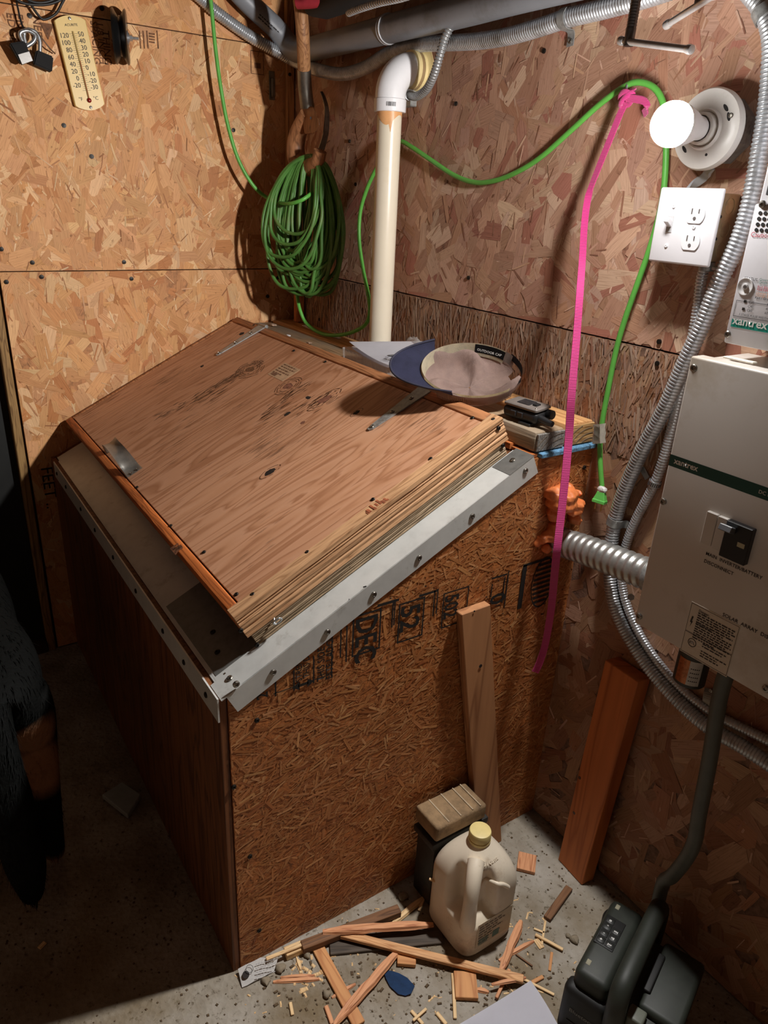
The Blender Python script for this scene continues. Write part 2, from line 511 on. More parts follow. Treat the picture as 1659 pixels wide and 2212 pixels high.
# ------------------------------------------------------------------ walls of pressed-strand boards
R = random.Random(11)
def wall(name, bmbox, label, mat=None):
    bm = newbm(); box(bm, *bmbox)
    o = struct(obj(name, bm, mat or M_STUD)); o['label'] = label
    return o
wall_back = wall('wall_back', ((-0.055, -0.90, 0.0), (-0.0125, 0.06, 2.34)), 'wall of tan pressed-strand boards with the thermometer')
wall_right = wall('wall_right', ((-0.055, 0.0125, 0.0), (3.4, 0.055, 2.34)), 'wall of brown pressed-strand boards with the lamp')
def board_x(z0, z1, y0, y1, pal, n, grd, seed):       # panel on the back wall, face at x = 0
    bm = newbm(); box(bm, (-0.0115, y0, z0), (0.0, y1, z1), bev=0.0008)
    p = obj('strand_board', bm, grd, wall_back)
    strands('strands', random.Random(seed), lambda a, b, h: (h, a, b), y0, y1, z0, z1, n, (0.045, 0.16), (0.014, 0.05),
            lambda r: r.gauss(pi / 2, 0.55) if r.random() < 0.72 else r.uniform(0, pi), pal, M_STRAND, p, depth=0.0012, tilt=0.012)
    return p
PAL_SLIV = lin([(224,190,148),(176,122,80),(206,160,116),(152,102,66),(214,176,134),(184,130,88)])
def slivers_x(p, z0, z1, n, seed): strands('slivers', random.Random(seed), lambda a, b, h: (h + .0006, a, b), -0.895, -0.001, z0, z1, n, (0.008, 0.05), (0.0012, 0.005), lambda r: r.gauss(pi / 2, 0.6), PAL_SLIV, M_STRAND, p, depth=0.0012, tilt=0.03)
def slivers_y(p, z0, z1, n, seed): strands('slivers', random.Random(seed), lambda a, b, h: (a, -h - .0006, b), 0.001, 2.2, z0, z1, n, (0.008, 0.05), (0.0012, 0.005), lambda r: r.gauss(pi * .4, 0.6), PAL_SLIV2, M_STRAND, p, depth=0.0014, tilt=0.04)
PAL_SLIV2 = lin([(204,168,142),(146,104,84),(190,150,124),(132,92,74),(198,160,134),(160,114,92)])
slivers_x(board_x(0.005, 1.2175, -0.895, -0.0005, PAL_BACK, 1500, M_OSB_BACK, 1), 0.3, 1.217, 700, 51)
slivers_x(board_x(1.2205, 1.8475, -0.895, -0.0005, PAL_BACK, 1500, M_OSB_BACK, 2), 1.221, 1.847, 700, 52)
board_x(1.8505, 2.33, -0.895, -0.0005, PAL_BACK, 700, M_OSB_BACK, 3)
def board_y(z0, z1, x0, x1, pal, n, grd, seed, vert=0.0, wid=(0.014, 0.055), ln=(0.05, 0.17), rough=None):
    bm = newbm(); box(bm, (x0, 0.0, z0), (x1, 0.0115, z1), bev=0.0008)
    p = obj('strand_board', bm, grd, wall_right)
    strands('strands', random.Random(seed), lambda a, b, h: (a, -h, b), x0, x1, z0, z1, n, ln, wid,
            (lambda r: r.gauss(pi / 2, 0.22)) if vert else (lambda r: r.gauss(pi * 0.33, 0.5) if r.random() < 0.6 else r.uniform(0, pi)), pal, M_STRAND, p, depth=0.0012, tilt=0.012 if not vert else 0.05)
    return p
slivers_y(board_y(1.2205, 2.33, 0.001, 2.45, PAL_RIGHT, 4200, M_OSB_RIGHT, 4), 1.221, 2.1, 1500, 53)
pl = board_y(0.005, 1.2175, 0.001, 2.45, PAL_RIGHT_LOW, 2600, M_OSB_LOW, 5); slivers_y(pl, 0.01, 1.1, 900, 54)
# the weathered, swollen top of the lower board: thin upright slivers standing proud
strands('swollen_slivers', random.Random(6), lambda a, b, h: (a, -h - 0.001, b), 0.001, 2.0, 1.0, 1.2165, 3600, (0.015, 0.075), (0.0015, 0.007),
        lambda r: r.gauss(pi / 2, 0.22), lin([(164,136,116),(154,124,104),(176,150,130),(142,110,90),(158,118,94),(170,134,110)]), M_STRAND, pl, depth=0.0022, tilt=0.035)
board_y(0.005, 2.33, 2.453, 3.36, PAL_DULL, 300, M_OSB_RIGHT, 7, wid=(0.02, 0.06), ln=(0.08, 0.2))

M_DULLWALL = plain('dull_board_wall', (96,70,50), 0.8, var=0.25, scale=20)
# rest of the room (behind and beside the viewer)
wl = wall('wall_left', ((-0.055, -2.8, 0.0), (3.4, -2.75, 2.34)), 'board wall behind the viewer', M_DULLWALL)
wf = wall('wall_front', ((3.36, -2.75, 0.0), (3.4, 0.0, 2.34)), 'board wall beside the viewer', M_DULLWALL)
wh = wall('wall_beyond', ((-0.055, -2.75, 1.98), (-0.0125, -0.90, 2.34)), 'board above the doorway', M_DULLWALL)
bm = newbm(); box(bm, (-0.055, -2.75, 0), (-0.0125, -1.72, 1.98)); struct(obj('wall_beside', bm, M_DULLWALL))
bm = newbm(); box(bm, (-0.1, -2.8, 2.34), (3.4, 0.06, 2.38)); c = struct(obj('ceiling', bm, M_STUD)); c['label'] = 'dark timber ceiling'
for i in range(6):
    bm = newbm(); box(bm, (0.0, -2.6 + i * 0.42, 2.25), (3.35, -2.56 + i * 0.42, 2.34)); obj('joist', bm, M_STUD, c)
# door frame, and a near-black panel whose colour stands for the unlit doorway
M_JAMB = wood('raw_jamb_wood', (150,118,74), (104,76,44), 'Z', 30)
bm = newbm(); box(bm, (-0.055, -0.925, 0.0), (0.006, -0.902, 1.98), bev=0.002)
t = struct(obj('trim_1', bm, M_JAMB)); t['label'] = 'raw wooden door jamb at the end of the tan wall'
bm = newbm(); box(bm, (-0.055, -1.72, 0.0), (0.01, -0.927, 0.035), bev=0.002)
t = struct(obj('trim_2', bm, M_STUD)); t['label'] = 'dark timber door sill'
M_DOORWAY_DARK = plain('doorway_darkness', (16, 17, 15), 0.6, var=0.3, scale=15)
bm = newbm(); box(bm, (-0.05, -1.718, 0.036), (-0.03, -0.927, 1.978)); d = struct(obj('unlit_doorway_panel', bm, M_DOORWAY_DARK)); d['label'] = 'near-black panel added as the darkness of the doorway at the left'
bm = newbm(); cyl(bm, (-0.03, -1.64, 0.98), (0.0, -1.64, 0.98), 0.012); lathe(bm, [(0, 0.05), (0.02, 0.045), (0.026, 0.03), (0.02, 0.01), (0.012, 0.0)], frame((0.0, -1.64, 0.98), (0, 1, 0), ez=(1, 0, 0)), 20)
obj('panel_knob', bm, M_GALV_DULL, d, smooth=40)

# nail and screw heads in the walls
def nail(p, n, parent, r=0.006, mat=None):
    bm = newbm()
    x = Vector(n).orthogonal().normalized(); nn_ = Vector(n)
    m = Matrix((x, nn_.cross(x), nn_)).transposed().to_4x4(); m.translation = Vector(p)
    lathe(bm, [(r, -0.001), (r * 0.95, 0.0022), (0, 0.0028)], m, 10)
    return obj('screw_head', bm, mat or M_DARKSCREW, parent)
for q in [(198,338),(504,281),(220,18),(3,538),(70,567),(268,566),(284,602),(90,598),(14,609),(138,271),(64,34),(600,600),(578,640)]:
    nail(A(*q, x=0.0015), (1, 0, 0), wall_back, 0.0062)
for q in [(1175,110),(1424,738),(1420,785),(985,224),(755,305),(768,398),(1012,600),(1130,860),(690,690)]:
    nail(A(*q, y=-0.0025), (0, -1, 0), wall_right, 0.0048)

# stencilled grade print on the back wall boards
def wtext(s, px, py, size, mat=M_INK_BROWN, up=(0, 1, 0), right=(0, 0, -1), bold=0.0002):
    text('stencil_print', s, A(px, py, x=0.002), right, up, size, mat, wall_back, bold=bold, lift=0.0006)
for s, x, y, sz in [('ENDS',32,28,0.026),('EDGES',14,26,0.026),('NEED',70,32,0.026),('THING',220,64,0.026),('SPACING',195,44,0.024),('1/8 INCH',208,46,0.024),('FEET ..',88,1010,0.05)]:
    wtext(s, x, y, sz, M_INK if y > 900 else M_INK_BROWN)
bm = newbm()
P = A(100, 50, x=0.0026)
for a, b in ((-0.016, 0.0), (0.018, 0.0), (0.0, -0.036)):
    bm.verts.new(P + Vector((0, a, b)))
bm.faces.new(bm.verts[:] if False else list(bm.verts)); obj('stencil_arrow', bm, M_INK_BROWN, wall_back)
bm = newbm()
for x in (300, 308, 316, 338):
    p0 = A(x, 66, x=0.0026); p1 = A(x + 3, 105, x=0.0026)
    bm.faces.new([bm.verts.new(q) for q in (p0, p0 + Vector((0, .003, 0)), p1 + Vector((0, .003, 0)), p1)])
for k in range(4):
    p0 = A(322 + 0 * k, 74 + k * 6, x=0.0026); bm.faces.new([bm.verts.new(p0 + Vector((0, a, b))) for a, b in ((0, 0), (.016, 0), (.016, .004), (0, .004))])
p0 = A(541, 108, x=0.0026)
outline(bm, p0, (0, 1, 0), (0, 0, 1), 0, -0.06, 0.042, 0.0, 0.002)
rect(bm, p0, (0, 1, 0), (0, 0, 1), 0.012, -0.044, 0.032, -0.03)
obj('stencil_bars', bm, M_INK_BROWN, wall_back, kind='stuff')

# ------------------------------------------------------------------ the storage bin
BW, BD = 1.362, 0.818
AL = atan2(1.0 - 0.679, 0.643)
ES = Vector((0, cos(AL), sin(AL))); EN = Vector((0, -sin(AL), cos(AL))); O0 = Vector((0, -0.818, 0.679))
def S(x, s, h=0.0): return O0 + Vector((x, 0, 0)) + ES * s + EN * h
SM = Matrix((Vector((1, 0, 0)), ES, EN)).transposed().to_4x4(); SM.translation = O0
def topz(y): return 0.679 + (y + 0.818) * 0.4992 if y < -0.175 else 1.0

bin_o = thing('storage_bin', 'large wooden floor bin with sloping hinged plywood lid and grey metal edging', 'bin', (0.68, -0.41, 0))
bm = newbm()
prof = [(-0.818, 0.0), (-0.818, 0.677), (-0.175, 0.998), (-0.001, 0.998), (-0.001, 0.0)]
mYZ = Matrix(((0, 0, 1, 0), (1, 0, 0, 0), (0, 1, 0, 0), (0, 0, 0, 1)))
poly_prism(bm, prof, 1.35, BW, mYZ)
side = obj('side_panel', bm, M_OSB_BOX, bin_o, label='orange-brown pressed-strand side with black stencil print')
strands('strands', random.Random(21), lambda a, b, h: (BW + h, a, min(b, topz(a) - 0.003)), -0.817, -0.002, 0.002, 0.998, 9500, (0.012, 0.048), (0.0014, 0.0065),
        lambda r: r.gauss(0.35, 0.55) if r.random() < 0.7 else r.uniform(0, pi), PAL_BOX, M_STRAND_FINE, side, depth=0.0010, tilt=0.014)
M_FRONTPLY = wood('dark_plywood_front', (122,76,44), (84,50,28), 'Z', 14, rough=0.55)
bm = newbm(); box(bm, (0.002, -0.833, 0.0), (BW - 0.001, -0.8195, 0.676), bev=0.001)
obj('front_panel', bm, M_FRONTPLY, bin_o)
bm = newbm(); box(bm, (0.002, -0.80, 0.05), (0.014, -0.002, 0.6)); obj('rear_frame', bm, M_FRONTPLY, bin_o)
M_FLASH = plain('pale_grey_painted_sheet', (206,208,204), 0.38, var=0.05, scale=25, dirt=(150,146,136), dscale=16, dlo=0.58, dhi=0.8, metal=0.15)
M_FLASH_TAPE = plain('dark_foil_tape', (122,122,118), 0.5, var=0.1, scale=60, metal=0.5)
# sloped deck and level deck
bm = newbm(); box(bm, (0.002, 0.0, -0.02), (1.349, 0.716, -0.002), SM); obj('top_deck', bm, M_FRONTPLY, bin_o)
bm = newbm(); box(bm, (0.002, -0.172, 0.98), (1.349, -0.002, 0.9985)); obj('rear_deck', bm, M_FRONTPLY, bin_o)
bm = newbm(); box(bm, (1.302, -0.175, 1.0), (BW - 0.002, -0.16, 1.006)); box(bm, (0.002, -0.178, 1.0), (1.30, -0.16, 1.012)); obj('hinge_cleat', bm, wood('orange_cleat', (186,112,62), (140,78,40), 'X'), bin_o)
# metal edging
bm = newbm()
box(bm, (0.03, -0.001, 0.0), (1.362, 0.10, 0.0022), SM)
box(bm, (0.06, -0.004, -0.001), (1.362, -0.0002, 0.0022), SM)
box(bm, (0.06, -0.8365, 0.632), (1.3625, -0.8335, 0.680))
fe = obj('edging_front', bm, M_FLASH, bin_o)
bm = newbm()
box(bm, (1.312, 0.02, 0.0025), (1.366, 0.715, 0.0045), SM)
# rolled upper edge and drop flange that follows the slope
t2 = newbm()
pr = [(0.0 - 0.002, -0.038), (0.0 - 0.002, 0.0045), (0.72, 0.0045), (0.72, -0.036)]
poly_prism(t2, pr, 1.3635, 1.3662, SM @ Matrix(((0, 0, 1, 0), (1, 0, 0, 0), (0, 1, 0, 0), (0, 0, 0, 1))))
merge(bm, t2)
box(bm, (1.318, -0.012, 0.0028), (1.366, 0.03, 0.0048), SM)
fs = obj('edging_side', bm, M_FLASH, bin_o)
bm = newbm(); box(bm, (1.315, 0.655, 0.0048), (1.3665, 0.722, 0.0054), SM); obj('foil_tape', bm, M_FLASH_TAPE, fs)
bm = newbm(); box(bm, (1.04, 0.004, 0.0024), (1.305, 0.10, 0.003), SM); obj('foil_tape', bm, M_FLASH_TAPE, fe)
for q in [(510,1478),(590,1452),(707,1365),(807,1284),(905,1205),(1020,1115),(1135,1017)]:
    p = A(*q, x=1.3665); bm = newbm(); screwhead(bm, p, (1, 0, 0), 0.0062); obj('screw', bm, M_SCREW, fs)
p = S(1.335, 0.02, 0.005); bm = newbm(); screwhead(bm, p, EN, 0.0062); obj('screw', bm, M_SCREW, fs)
p = S(1.338, 0.69, 0.0055); bm = newbm(); screwhead(bm, p, EN, 0.006); obj('screw', bm, M_SCREW, fs)
for x in (0.1, 0.22, 0.4, 0.55, 0.72, 0.9, 1.08, 1.2, 1.31):
    bm = newbm(); screwhead(bm, (x, -0.8367, 0.655), (0, -1, 0), 0.0055); obj('screw', bm, M_DARKSCREW, fe)
for x, s in ((1.2, 0.045), (1.255, 0.03)):
    bm = newbm(); screwhead(bm, S(x, s, 0.003), EN, 0.0055); obj('screw', bm, M_DARKSCREW, fe)

# lid -----------------------------------------------------------------
def ply_mat():
    m, nt, b = base_mat('lid_plywood')
    tc = N(nt, 'ShaderNodeTexCoord')
    mp = N(nt, 'ShaderNodeMapping'); mp.vector_type = 'POINT'; mp.inputs['Rotation'].default_value = (-AL, 0, 0)
    nt.links.new(tc.outputs['Object'], mp.inputs[0])
    st = N(nt, 'ShaderNodeMapping'); st.inputs['Scale'].default_value = (1, 0.13, 1); nt.links.new(mp.outputs[0], st.inputs[0])
    n1 = N(nt, 'ShaderNodeTexNoise', i_Scale=9.0, i_Detail=3.0, i_Distortion=0.9); nt.links.new(st.outputs[0], n1.inputs['Vector'])
    mu = N(nt, 'ShaderNodeMath', operation='MULTIPLY'); mu.inputs[1].default_value = 13.0; nt.links.new(n1.outputs['Fac'], mu.inputs[0])
    fr = N(nt, 'ShaderNodeMath', operation='FRACT'); nt.links.new(mu.outputs[0], fr.inputs[0])
    rp = ramp(nt, [(0.0, srgb(166,116,84)), (0.3, srgb(192,142,108)), (0.8, srgb(198,150,118)), (1.0, srgb(166,116,84))]); nt.links.new(fr.outputs[0], rp.inputs[0])
    big = N(nt, 'ShaderNodeTexNoise', i_Scale=3.0, i_Detail=2.0); nt.links.new(st.outputs[0], big.inputs['Vector'])
    rb = ramp(nt, [(0.35, (0.86, 0.8, 0.76, 1)), (0.65, (1.06, 1.05, 1.03, 1))]); nt.links.new(big.outputs['Fac'], rb.inputs[0])
    m1 = N(nt, 'ShaderNodeMix', data_type='RGBA', blend_type='MULTIPLY'); m1.inputs[0].default_value = 1.0
    nt.links.new(rp.outputs[0], m1.inputs[6]); nt.links.new(rb.outputs[0], m1.inputs[7])
    # fine splits along the grain, dirt lodged in them
    s2 = N(nt, 'ShaderNodeMapping'); s2.inputs['Scale'].default_value = (1, 0.1, 1); nt.links.new(mp.outputs[0], s2.inputs[0])
    f = N(nt, 'ShaderNodeTexNoise', i_Scale=170.0, i_Detail=4.0, i_Roughness=0.6); nt.links.new(s2.outputs[0], f.inputs['Vector'])
    zone = N(nt, 'ShaderNodeTexNoise', i_Scale=4.5, i_Detail=4.0); nt.links.new(mp.outputs[0], zone.inputs['Vector'])
    ad = N(nt, 'ShaderNodeMath', operation='ADD'); nt.links.new(f.outputs['Fac'], ad.inputs[0]); nt.links.new(zone.outputs['Fac'], ad.inputs[1])
    rf = ramp(nt, [(0.56, (0, 0, 0, 1)), (0.66, (0.75, 0.75, 0.75, 1))])
    hm = N(nt, 'ShaderNodeMath', operation='MULTIPLY'); hm.inputs[1].default_value = 0.5; nt.links.new(ad.outputs[0], hm.inputs[0]); nt.links.new(hm.outputs[0], rf.inputs[0])
    m2 = N(nt, 'ShaderNodeMix', data_type='RGBA'); nt.links.new(rf.outputs[0], m2.inputs[0]); nt.links.new(m1.outputs[2], m2.inputs[6]); m2.inputs[7].default_value = srgb(92,58,38)
    nt.links.new(m2.outputs[2], b.inputs['Base Color'])
    b.inputs['Roughness'].default_value = 0.5; b.inputs['Specular IOR Level'].default_value = 0.3
    sb = N(nt, 'ShaderNodeMath', operation='SUBTRACT'); nt.links.new(fr.outputs[0], sb.inputs[0]); nt.links.new(rf.outputs[0], sb.inputs[1])
    bp = N(nt, 'ShaderNodeBump', i_Strength=0.35, i_Distance=0.0012); nt.links.new(sb.outputs[0], bp.inputs['Height']); nt.links.new(bp.outputs[0], b.inputs['Normal'])
    return m
M_PLY = ply_mat()
HT = 0.087
bm = newbm(); box(bm, (0.050, 0.106, HT - 0.02), (1.282, 0.684, HT - 0.0015), SM, bev=0.0012)
lid = obj('lid', bm, M_PLY, bin_o, label='knotty weathered plywood lid panel')
# rim: long grain boards round the panel
M_RIM_S = wood('rim_side_pine', (204,160,118), (168,124,86), 'Y', 34, bump=0.6, rough=0.62, streak=0.45, rot=-AL)
M_RIM_F = wood('rim_front_fir', (196,112,56), (140,74,36), 'X', 26)
M_RIM_B = wood('rim_back_fir', (176,120,80), (122,78,48), 'X', 26)
M_CURB = wood('weathered_curb', (164,142,114), (122,104,80), 'Y', 40, bump=0.9, streak=0.8, rot=-AL)
M_CURB_F = wood('dark_curb', (134,78,46), (84,46,26), 'X', 20)
def lidboard(name, lo, hi, mat, bev=0.003):
    bm = newbm(); box(bm, lo, hi, SM, bev=bev, seg=2); return obj(name, bm, mat, lid, smooth=50)
def groove_board(name, s0, s1, x1, h0, h1, thick, mat):
    """side board whose outer face is planed in long uneven ridges"""
    bm = newbm(); rr = random.Random(5)
    hs = [h0 + (h1 - h0) * k / 18 for k in range(19)]
    dep = [0 if k in (0, 18) else rr.choice((0.0, -0.0006, -0.0016, -0.003, 0.0)) for k in range(19)]
    ns = 30; rows = []
    for k, h in enumerate(hs):
        rows.append([bm.verts.new(S(x1 + dep[k] + (rr.uniform(-.0004, .0004) if 0 < k < 18 else 0), s0 + (s1 - s0) * j / ns, h)) for j in range(ns + 1)])
    for a, b in zip(rows, rows[1:]):
        for j in range(ns): bm.faces.new((a[j], a[j + 1], b[j + 1], b[j]))
    bot = [bm.verts.new(S(x1 - thick, s0, h0)), bm.verts.new(S(x1 - thick, s1, h0))]
    top = [bm.verts.new(S(x1 - thick, s0, h1)), bm.verts.new(S(x1 - thick, s1, h1))]
    bm.faces.new([top[0]] + rows[-1] + [top[1]])
    bm.faces.new([bot[1]] + rows[0][::-1] + [bot[0]])
    bm.faces.new([r[0] for r in rows] + [top[0], bot[0]])
    bm.faces.new([bot[1], top[1]] + [r[-1] for r in rows[::-1]])
    bm.faces.new((bot[0], top[0], top[1], bot[1]))
    return obj(name, bm, mat, lid, smooth=30)
groove_board('rim_board', 0.084, 0.712, 1.313, 0.034, HT, 0.029, M_RIM_S)
lidboard('rim_board', (0.030, 0.083, 0.034), (1.2835, 0.1035, HT), M_RIM_F)
lidboard('rim_board', (0.030, 0.6865, 0.034), (1.2835, 0.712, HT), M_RIM_B)
lidboard('rim_board', (0.030, 0.104, 0.034), (0.047, 0.686, HT - 0.001), M_RIM_B)
groove_board('curb_board', 0.092, 0.70, 1.3115, 0.005, 0.0325, 0.03, M_CURB)
lidboard('curb_board', (0.045, 0.093, 0.003), (1.281, 0.115, 0.033), M_CURB_F)
lidboard('curb_board', (0.045, 0.68, 0.003), (1.281, 0.70, 0.033), M_CURB_F)
lidboard('curb_board', (0.045, 0.116, 0.003), (0.065, 0.679, 0.033), M_CURB_F)
# knots
M_KNOT = plain('dark_knot', (98,62,42), 0.5, var=0.5, scale=140, bump=0.4)
M_KNOT_H = plain('knot_hole', (30,20,14), 0.8, var=0.3)
M_KNOT_R = plain('red_knot', (128,82,66), 0.5, var=0.3, scale=160)
def lidpos(px, py, h=HT): 
    d = CF + CR * ((px - 829.5) / FPX) - CU * ((py - 1106.0) / FPX)
    t = ((O0 + EN * h - CP).dot(EN)) / d.dot(EN)
    q = CP + d * t - O0
    return q.x, q.dot(ES)
def knot(px, py, rx, rs, mat, ring=None):
    x, s = lidpos(px, py); rr = random.Random(int(px * 7 + py))
    bm = newbm()
    vs = []
    for k in range(18):
        a = 2 * pi * k / 18; f_ = rr.uniform(0.8, 1.15)
        vs.append(bm.verts.new(S(x + rx * f_ * cos(a), s + rs * f_ * sin(a), HT - 0.0013)))
    c0 = bm.verts.new(S(x, s, HT - 0.0005))
    for k in range(18): bm.faces.new((vs[k], vs[(k + 1) % 18], c0))
    obj('knot', bm, mat, lid)
    if ring:
        for j in range(ring):
            bm = newbm(); f0 = 1.35 + j * 0.42
            for k in range(26):
                if rr.random() < 0.25: continue
                q = []
                for kk, ff in ((k, f0), (k + 1, f0), (k + 1, f0 + 0.14), (k, f0 + 0.14)):
                    a = 2 * pi * kk / 26; e = 1 + 0.35 * (sin(a) ** 2)
                    q.append(bm.verts.new(S(x + rx * ff * cos(a), s + rs * ff * e * sin(a), HT - 0.0011)))
                bm.faces.new(q)
            obj('growth_ring', bm, M_KNOT, lid)
knot(540,797,.020,.012,M_KNOT,4); knot(622,833,.016,.013,M_KNOT_R,3); knot(700,862,.014,.02,M_KNOT_R,2)
knot(770,890,.007,.009,M_KNOT_H,1); knot(583,1018,.010,.014,M_KNOT_H,1); knot(653,912,.006,.006,M_KNOT_R)
knot(522,720,.012,.008,M_KNOT_H); knot(436,790,.008,.006,M_KNOT_H); knot(620,893,.007,.009,M_KNOT_H); knot(665,858,.01,.006,M_KNOT_H)
# long dark pitch streaks beside the knots
rs_ = random.Random(9)
def streaks(px0, py0, px1, py1, n, spread):
    bm = newbm()
    for i in range(n):
        t = rs_.random(); x, s = lidpos(px0 + (px1 - px0) * t, py0 + (py1 - py0) * t)
        x += rs_.gauss(0, spread); s += rs_.gauss(0, spread * 0.5)
        L = rs_.uniform(0.004, 0.022); wd = rs_.uniform(0.0006, 0.0024); k = rs_.uniform(-0.25, 0.25)
        bm.faces.new([bm.verts.new(S(x + a + k * b, s + b, HT - 0.0012)) for a, b in ((0, -L), (wd, -L * .3), (wd * .7, L * .4), (0, L), (-wd * .6, L * .2), (-wd, -L * .4))])
    obj('pitch_streaks', bm, plain('pitch_streak', (74,44,28), 0.5, var=0.4, scale=100), lid, kind='stuff')
streaks(420,860,570,775,110,0.014); streaks(560,905,660,830,60,0.014); streaks(640,890,720,850,35,0.015); streaks(340,900,470,850,40,0.02)
# faded paper label on the plywood
x, s = lidpos(612,803)
bm = newbm(); box(bm, (x - 0.045, s - 0.028, HT - 0.0014), (x + 0.045, s + 0.03, HT - 0.0009), SM); lb = obj('paper_label', bm, plain('faded_label', (186,152,118), 0.7, var=0.12, scale=80), lid)
bm = newbm(); bars(bm, S(x - 0.04, s + 0.022, HT - 0.0009), (1, 0, 0), ES, [0.07, 0.078, 0.06, 0.075, 0.05], 0.009, 0.004, rs_); rect(bm, S(x, s, HT - 0.0009), (1, 0, 0), ES, -0.035, -0.024, -0.008, -0.014)
obj('faint_print', bm, plain('faint_print', (120,84,60), 0.8), lid)
# screws round the panel
for q in [(865,628*0+0)] and [(1065,905),(930,990),(805,1078),(663,1192),(545,1283),(510,1283),(440,1192),(368,1135),(295,1052),(634,757),(702,781),(548,702),(1020,902)]:
    x, s = lidpos(*q); bm = newbm(); screwhead(bm, S(x, s, HT - 0.001), EN, 0.0042); obj('screw', bm, M_DARKSCREW, lid)
for q in [(1077,925),(1087,962),(520,1362),(555,1393)]:
    bm = newbm(); screwhead(bm, A(*q, x=1.3132), (1, 0, 0), 0.0045); obj('screw', bm, M_DARKSCREW, lid)
# split knot on the front rim
x, s = lidpos(383,1183)
bm = newbm()
for k in range(9):
    a = rs_.uniform(-.012, .012); box(bm, (x + a, s - .012, HT - .003), (x + a + .003, s + rs_.uniform(0, .01), HT + rs_.uniform(.0005, .003)), SM)
obj('torn_knot', bm, M_KNOT, lid)
x, s = lidpos(820,1090)
bm = newbm()
for k in range(12):
    a = rs_.uniform(-.03, .02); box(bm, (1.286 + rs_.uniform(0, .02), s + a, HT - .004), (1.30 + rs_.uniform(0, .008), s + a + .004, HT + rs_.uniform(.0004, .0012)), SM)
obj('torn_knot', bm, plain('red_torn_wood', (164,92,58), 0.7, var=0.3, scale=90), lid)
# strap hinges
def hinge(tx, ts, bx0, bs):
    bm = newbm()
    d = Vector((bx0 - tx, bs - ts)); n = Vector((-d.y, d.x)).normalized()
    pts = []
    for a, wv in ((0.0, .006), (-0.03, .0035)): pass
    T = Vector((tx, ts)); B = Vector((bx0, bs)); u = d.normalized()
    outl = [T - u * .008 + n * .003, T - u * .008 - n * .003, T - n * .0075, B - n * .021, B - n * .022 + u * .012, B + n * .022 + u * .012, B + n * .021, T + n * .0075]
    poly_prism(bm, [(p.x, p.y) for p in outl], HT - 0.0004, HT + 0.0024, SM)
    h = obj('strap_hinge', bm, M_GALV_DULL, lid, label='galvanised tapered strap hinge')
    bm = newbm(); K = B + u * .017
    cyl(bm, S(K.x - .024, K.y, HT + .001), S(K.x + .024, K.y, HT + .001), .0055, 12); merge_knuckle = obj('hinge_knuckle', bm, M_GALV_DULL, lid, smooth=40)
    for f_ in (0.02, 0.42, 0.8):
        q = T.lerp(B, f_); bm = newbm(); screwhead(bm, S(q.x, q.y, HT + .0022), EN, .0055); obj('screw', bm, M_SCREW, lid)
x0, s0 = lidpos(472,765); x1, s1 = lidpos(556,712); hinge(x0, s0, x1, 0.697)
x0, s0 = lidpos(802,925); x1, s1 = lidpos(905,851); hinge(x0, s0, x1, 0.697)
# pull handle: concave steel strip on two feet
bm = newbm()
hp = [(0.405, .0), (0.412, .0), (0.425, .012), (0.445, .028), (0.475, .034), (0.51, .034), (0.54, .030), (0.562, .018), (0.575, .004), (0.59, .0005), (0.605, .0005)]
xs = lidpos(296,1018)[0] - 0.60
path = catmull([Vector((a + xs, 0.128, HT + 0.001 + h * 1.25)) for a, h in hp], 0.006)
n = len(path); rings = []
for i, p in enumerate(path):
    t = (path[min(i + 1, n - 1)] - path[max(i - 1, 0)]).normalized(); nr = Vector((-t.z, 0, t.x))
    f_ = i / (n - 1); wd = 0.017 + 0.004 * abs(2 * f_ - 1); cv = 0.007 * sin(pi * min(1, max(0, f_)))
    row = []
    for k in range(9):
        b_ = -1 + k / 4.0
        row.append(p + Vector((0, b_ * wd, 0)) + nr * (cv * (b_ * b_)))
    rings.append(row)
tp = [[bm.verts.new(SM @ q) for q in r] for r in rings]
for a, b in zip(tp, tp[1:]):
    for k in range(8): bm.faces.new((a[k], a[k + 1], b[k + 1], b[k]))
bmesh.ops.solidify(bm, geom=bm.faces[:], thickness=0.0016)
hd = obj('pull_handle', bm, plain('brushed_steel_pull', (180,178,170), 0.32, metal=0.6, var=0.1, scale=60), lid, smooth=60, label='concave brushed steel pull handle')
for dx, ds in ((0.0, -0.008), (0.0, 0.010)):
    bm = newbm(); screwhead(bm, S(0.598 + xs + dx, 0.128 + ds, HT + .003), EN, .004); obj('screw', bm, M_SCREW, lid)
# eye screw on the right rim
p = A(594,1336, x=1.315)
bm = newbm(); path = [p + Vector((0.0 + 0.006 * sin(2 * pi * k / 20) + .010, 0.0075 * cos(2 * pi * k / 20), 0.009 * sin(2 * pi * k / 20))) for k in range(20)]
sweep(bm, path, .0016, 8, closed=True); cyl(bm, p - Vector((.004, 0, 0)), p + Vector((.006, -0.004, -0.006)), .0016, 8)
obj('eye_screw', bm, M_GALV, lid, smooth=60)

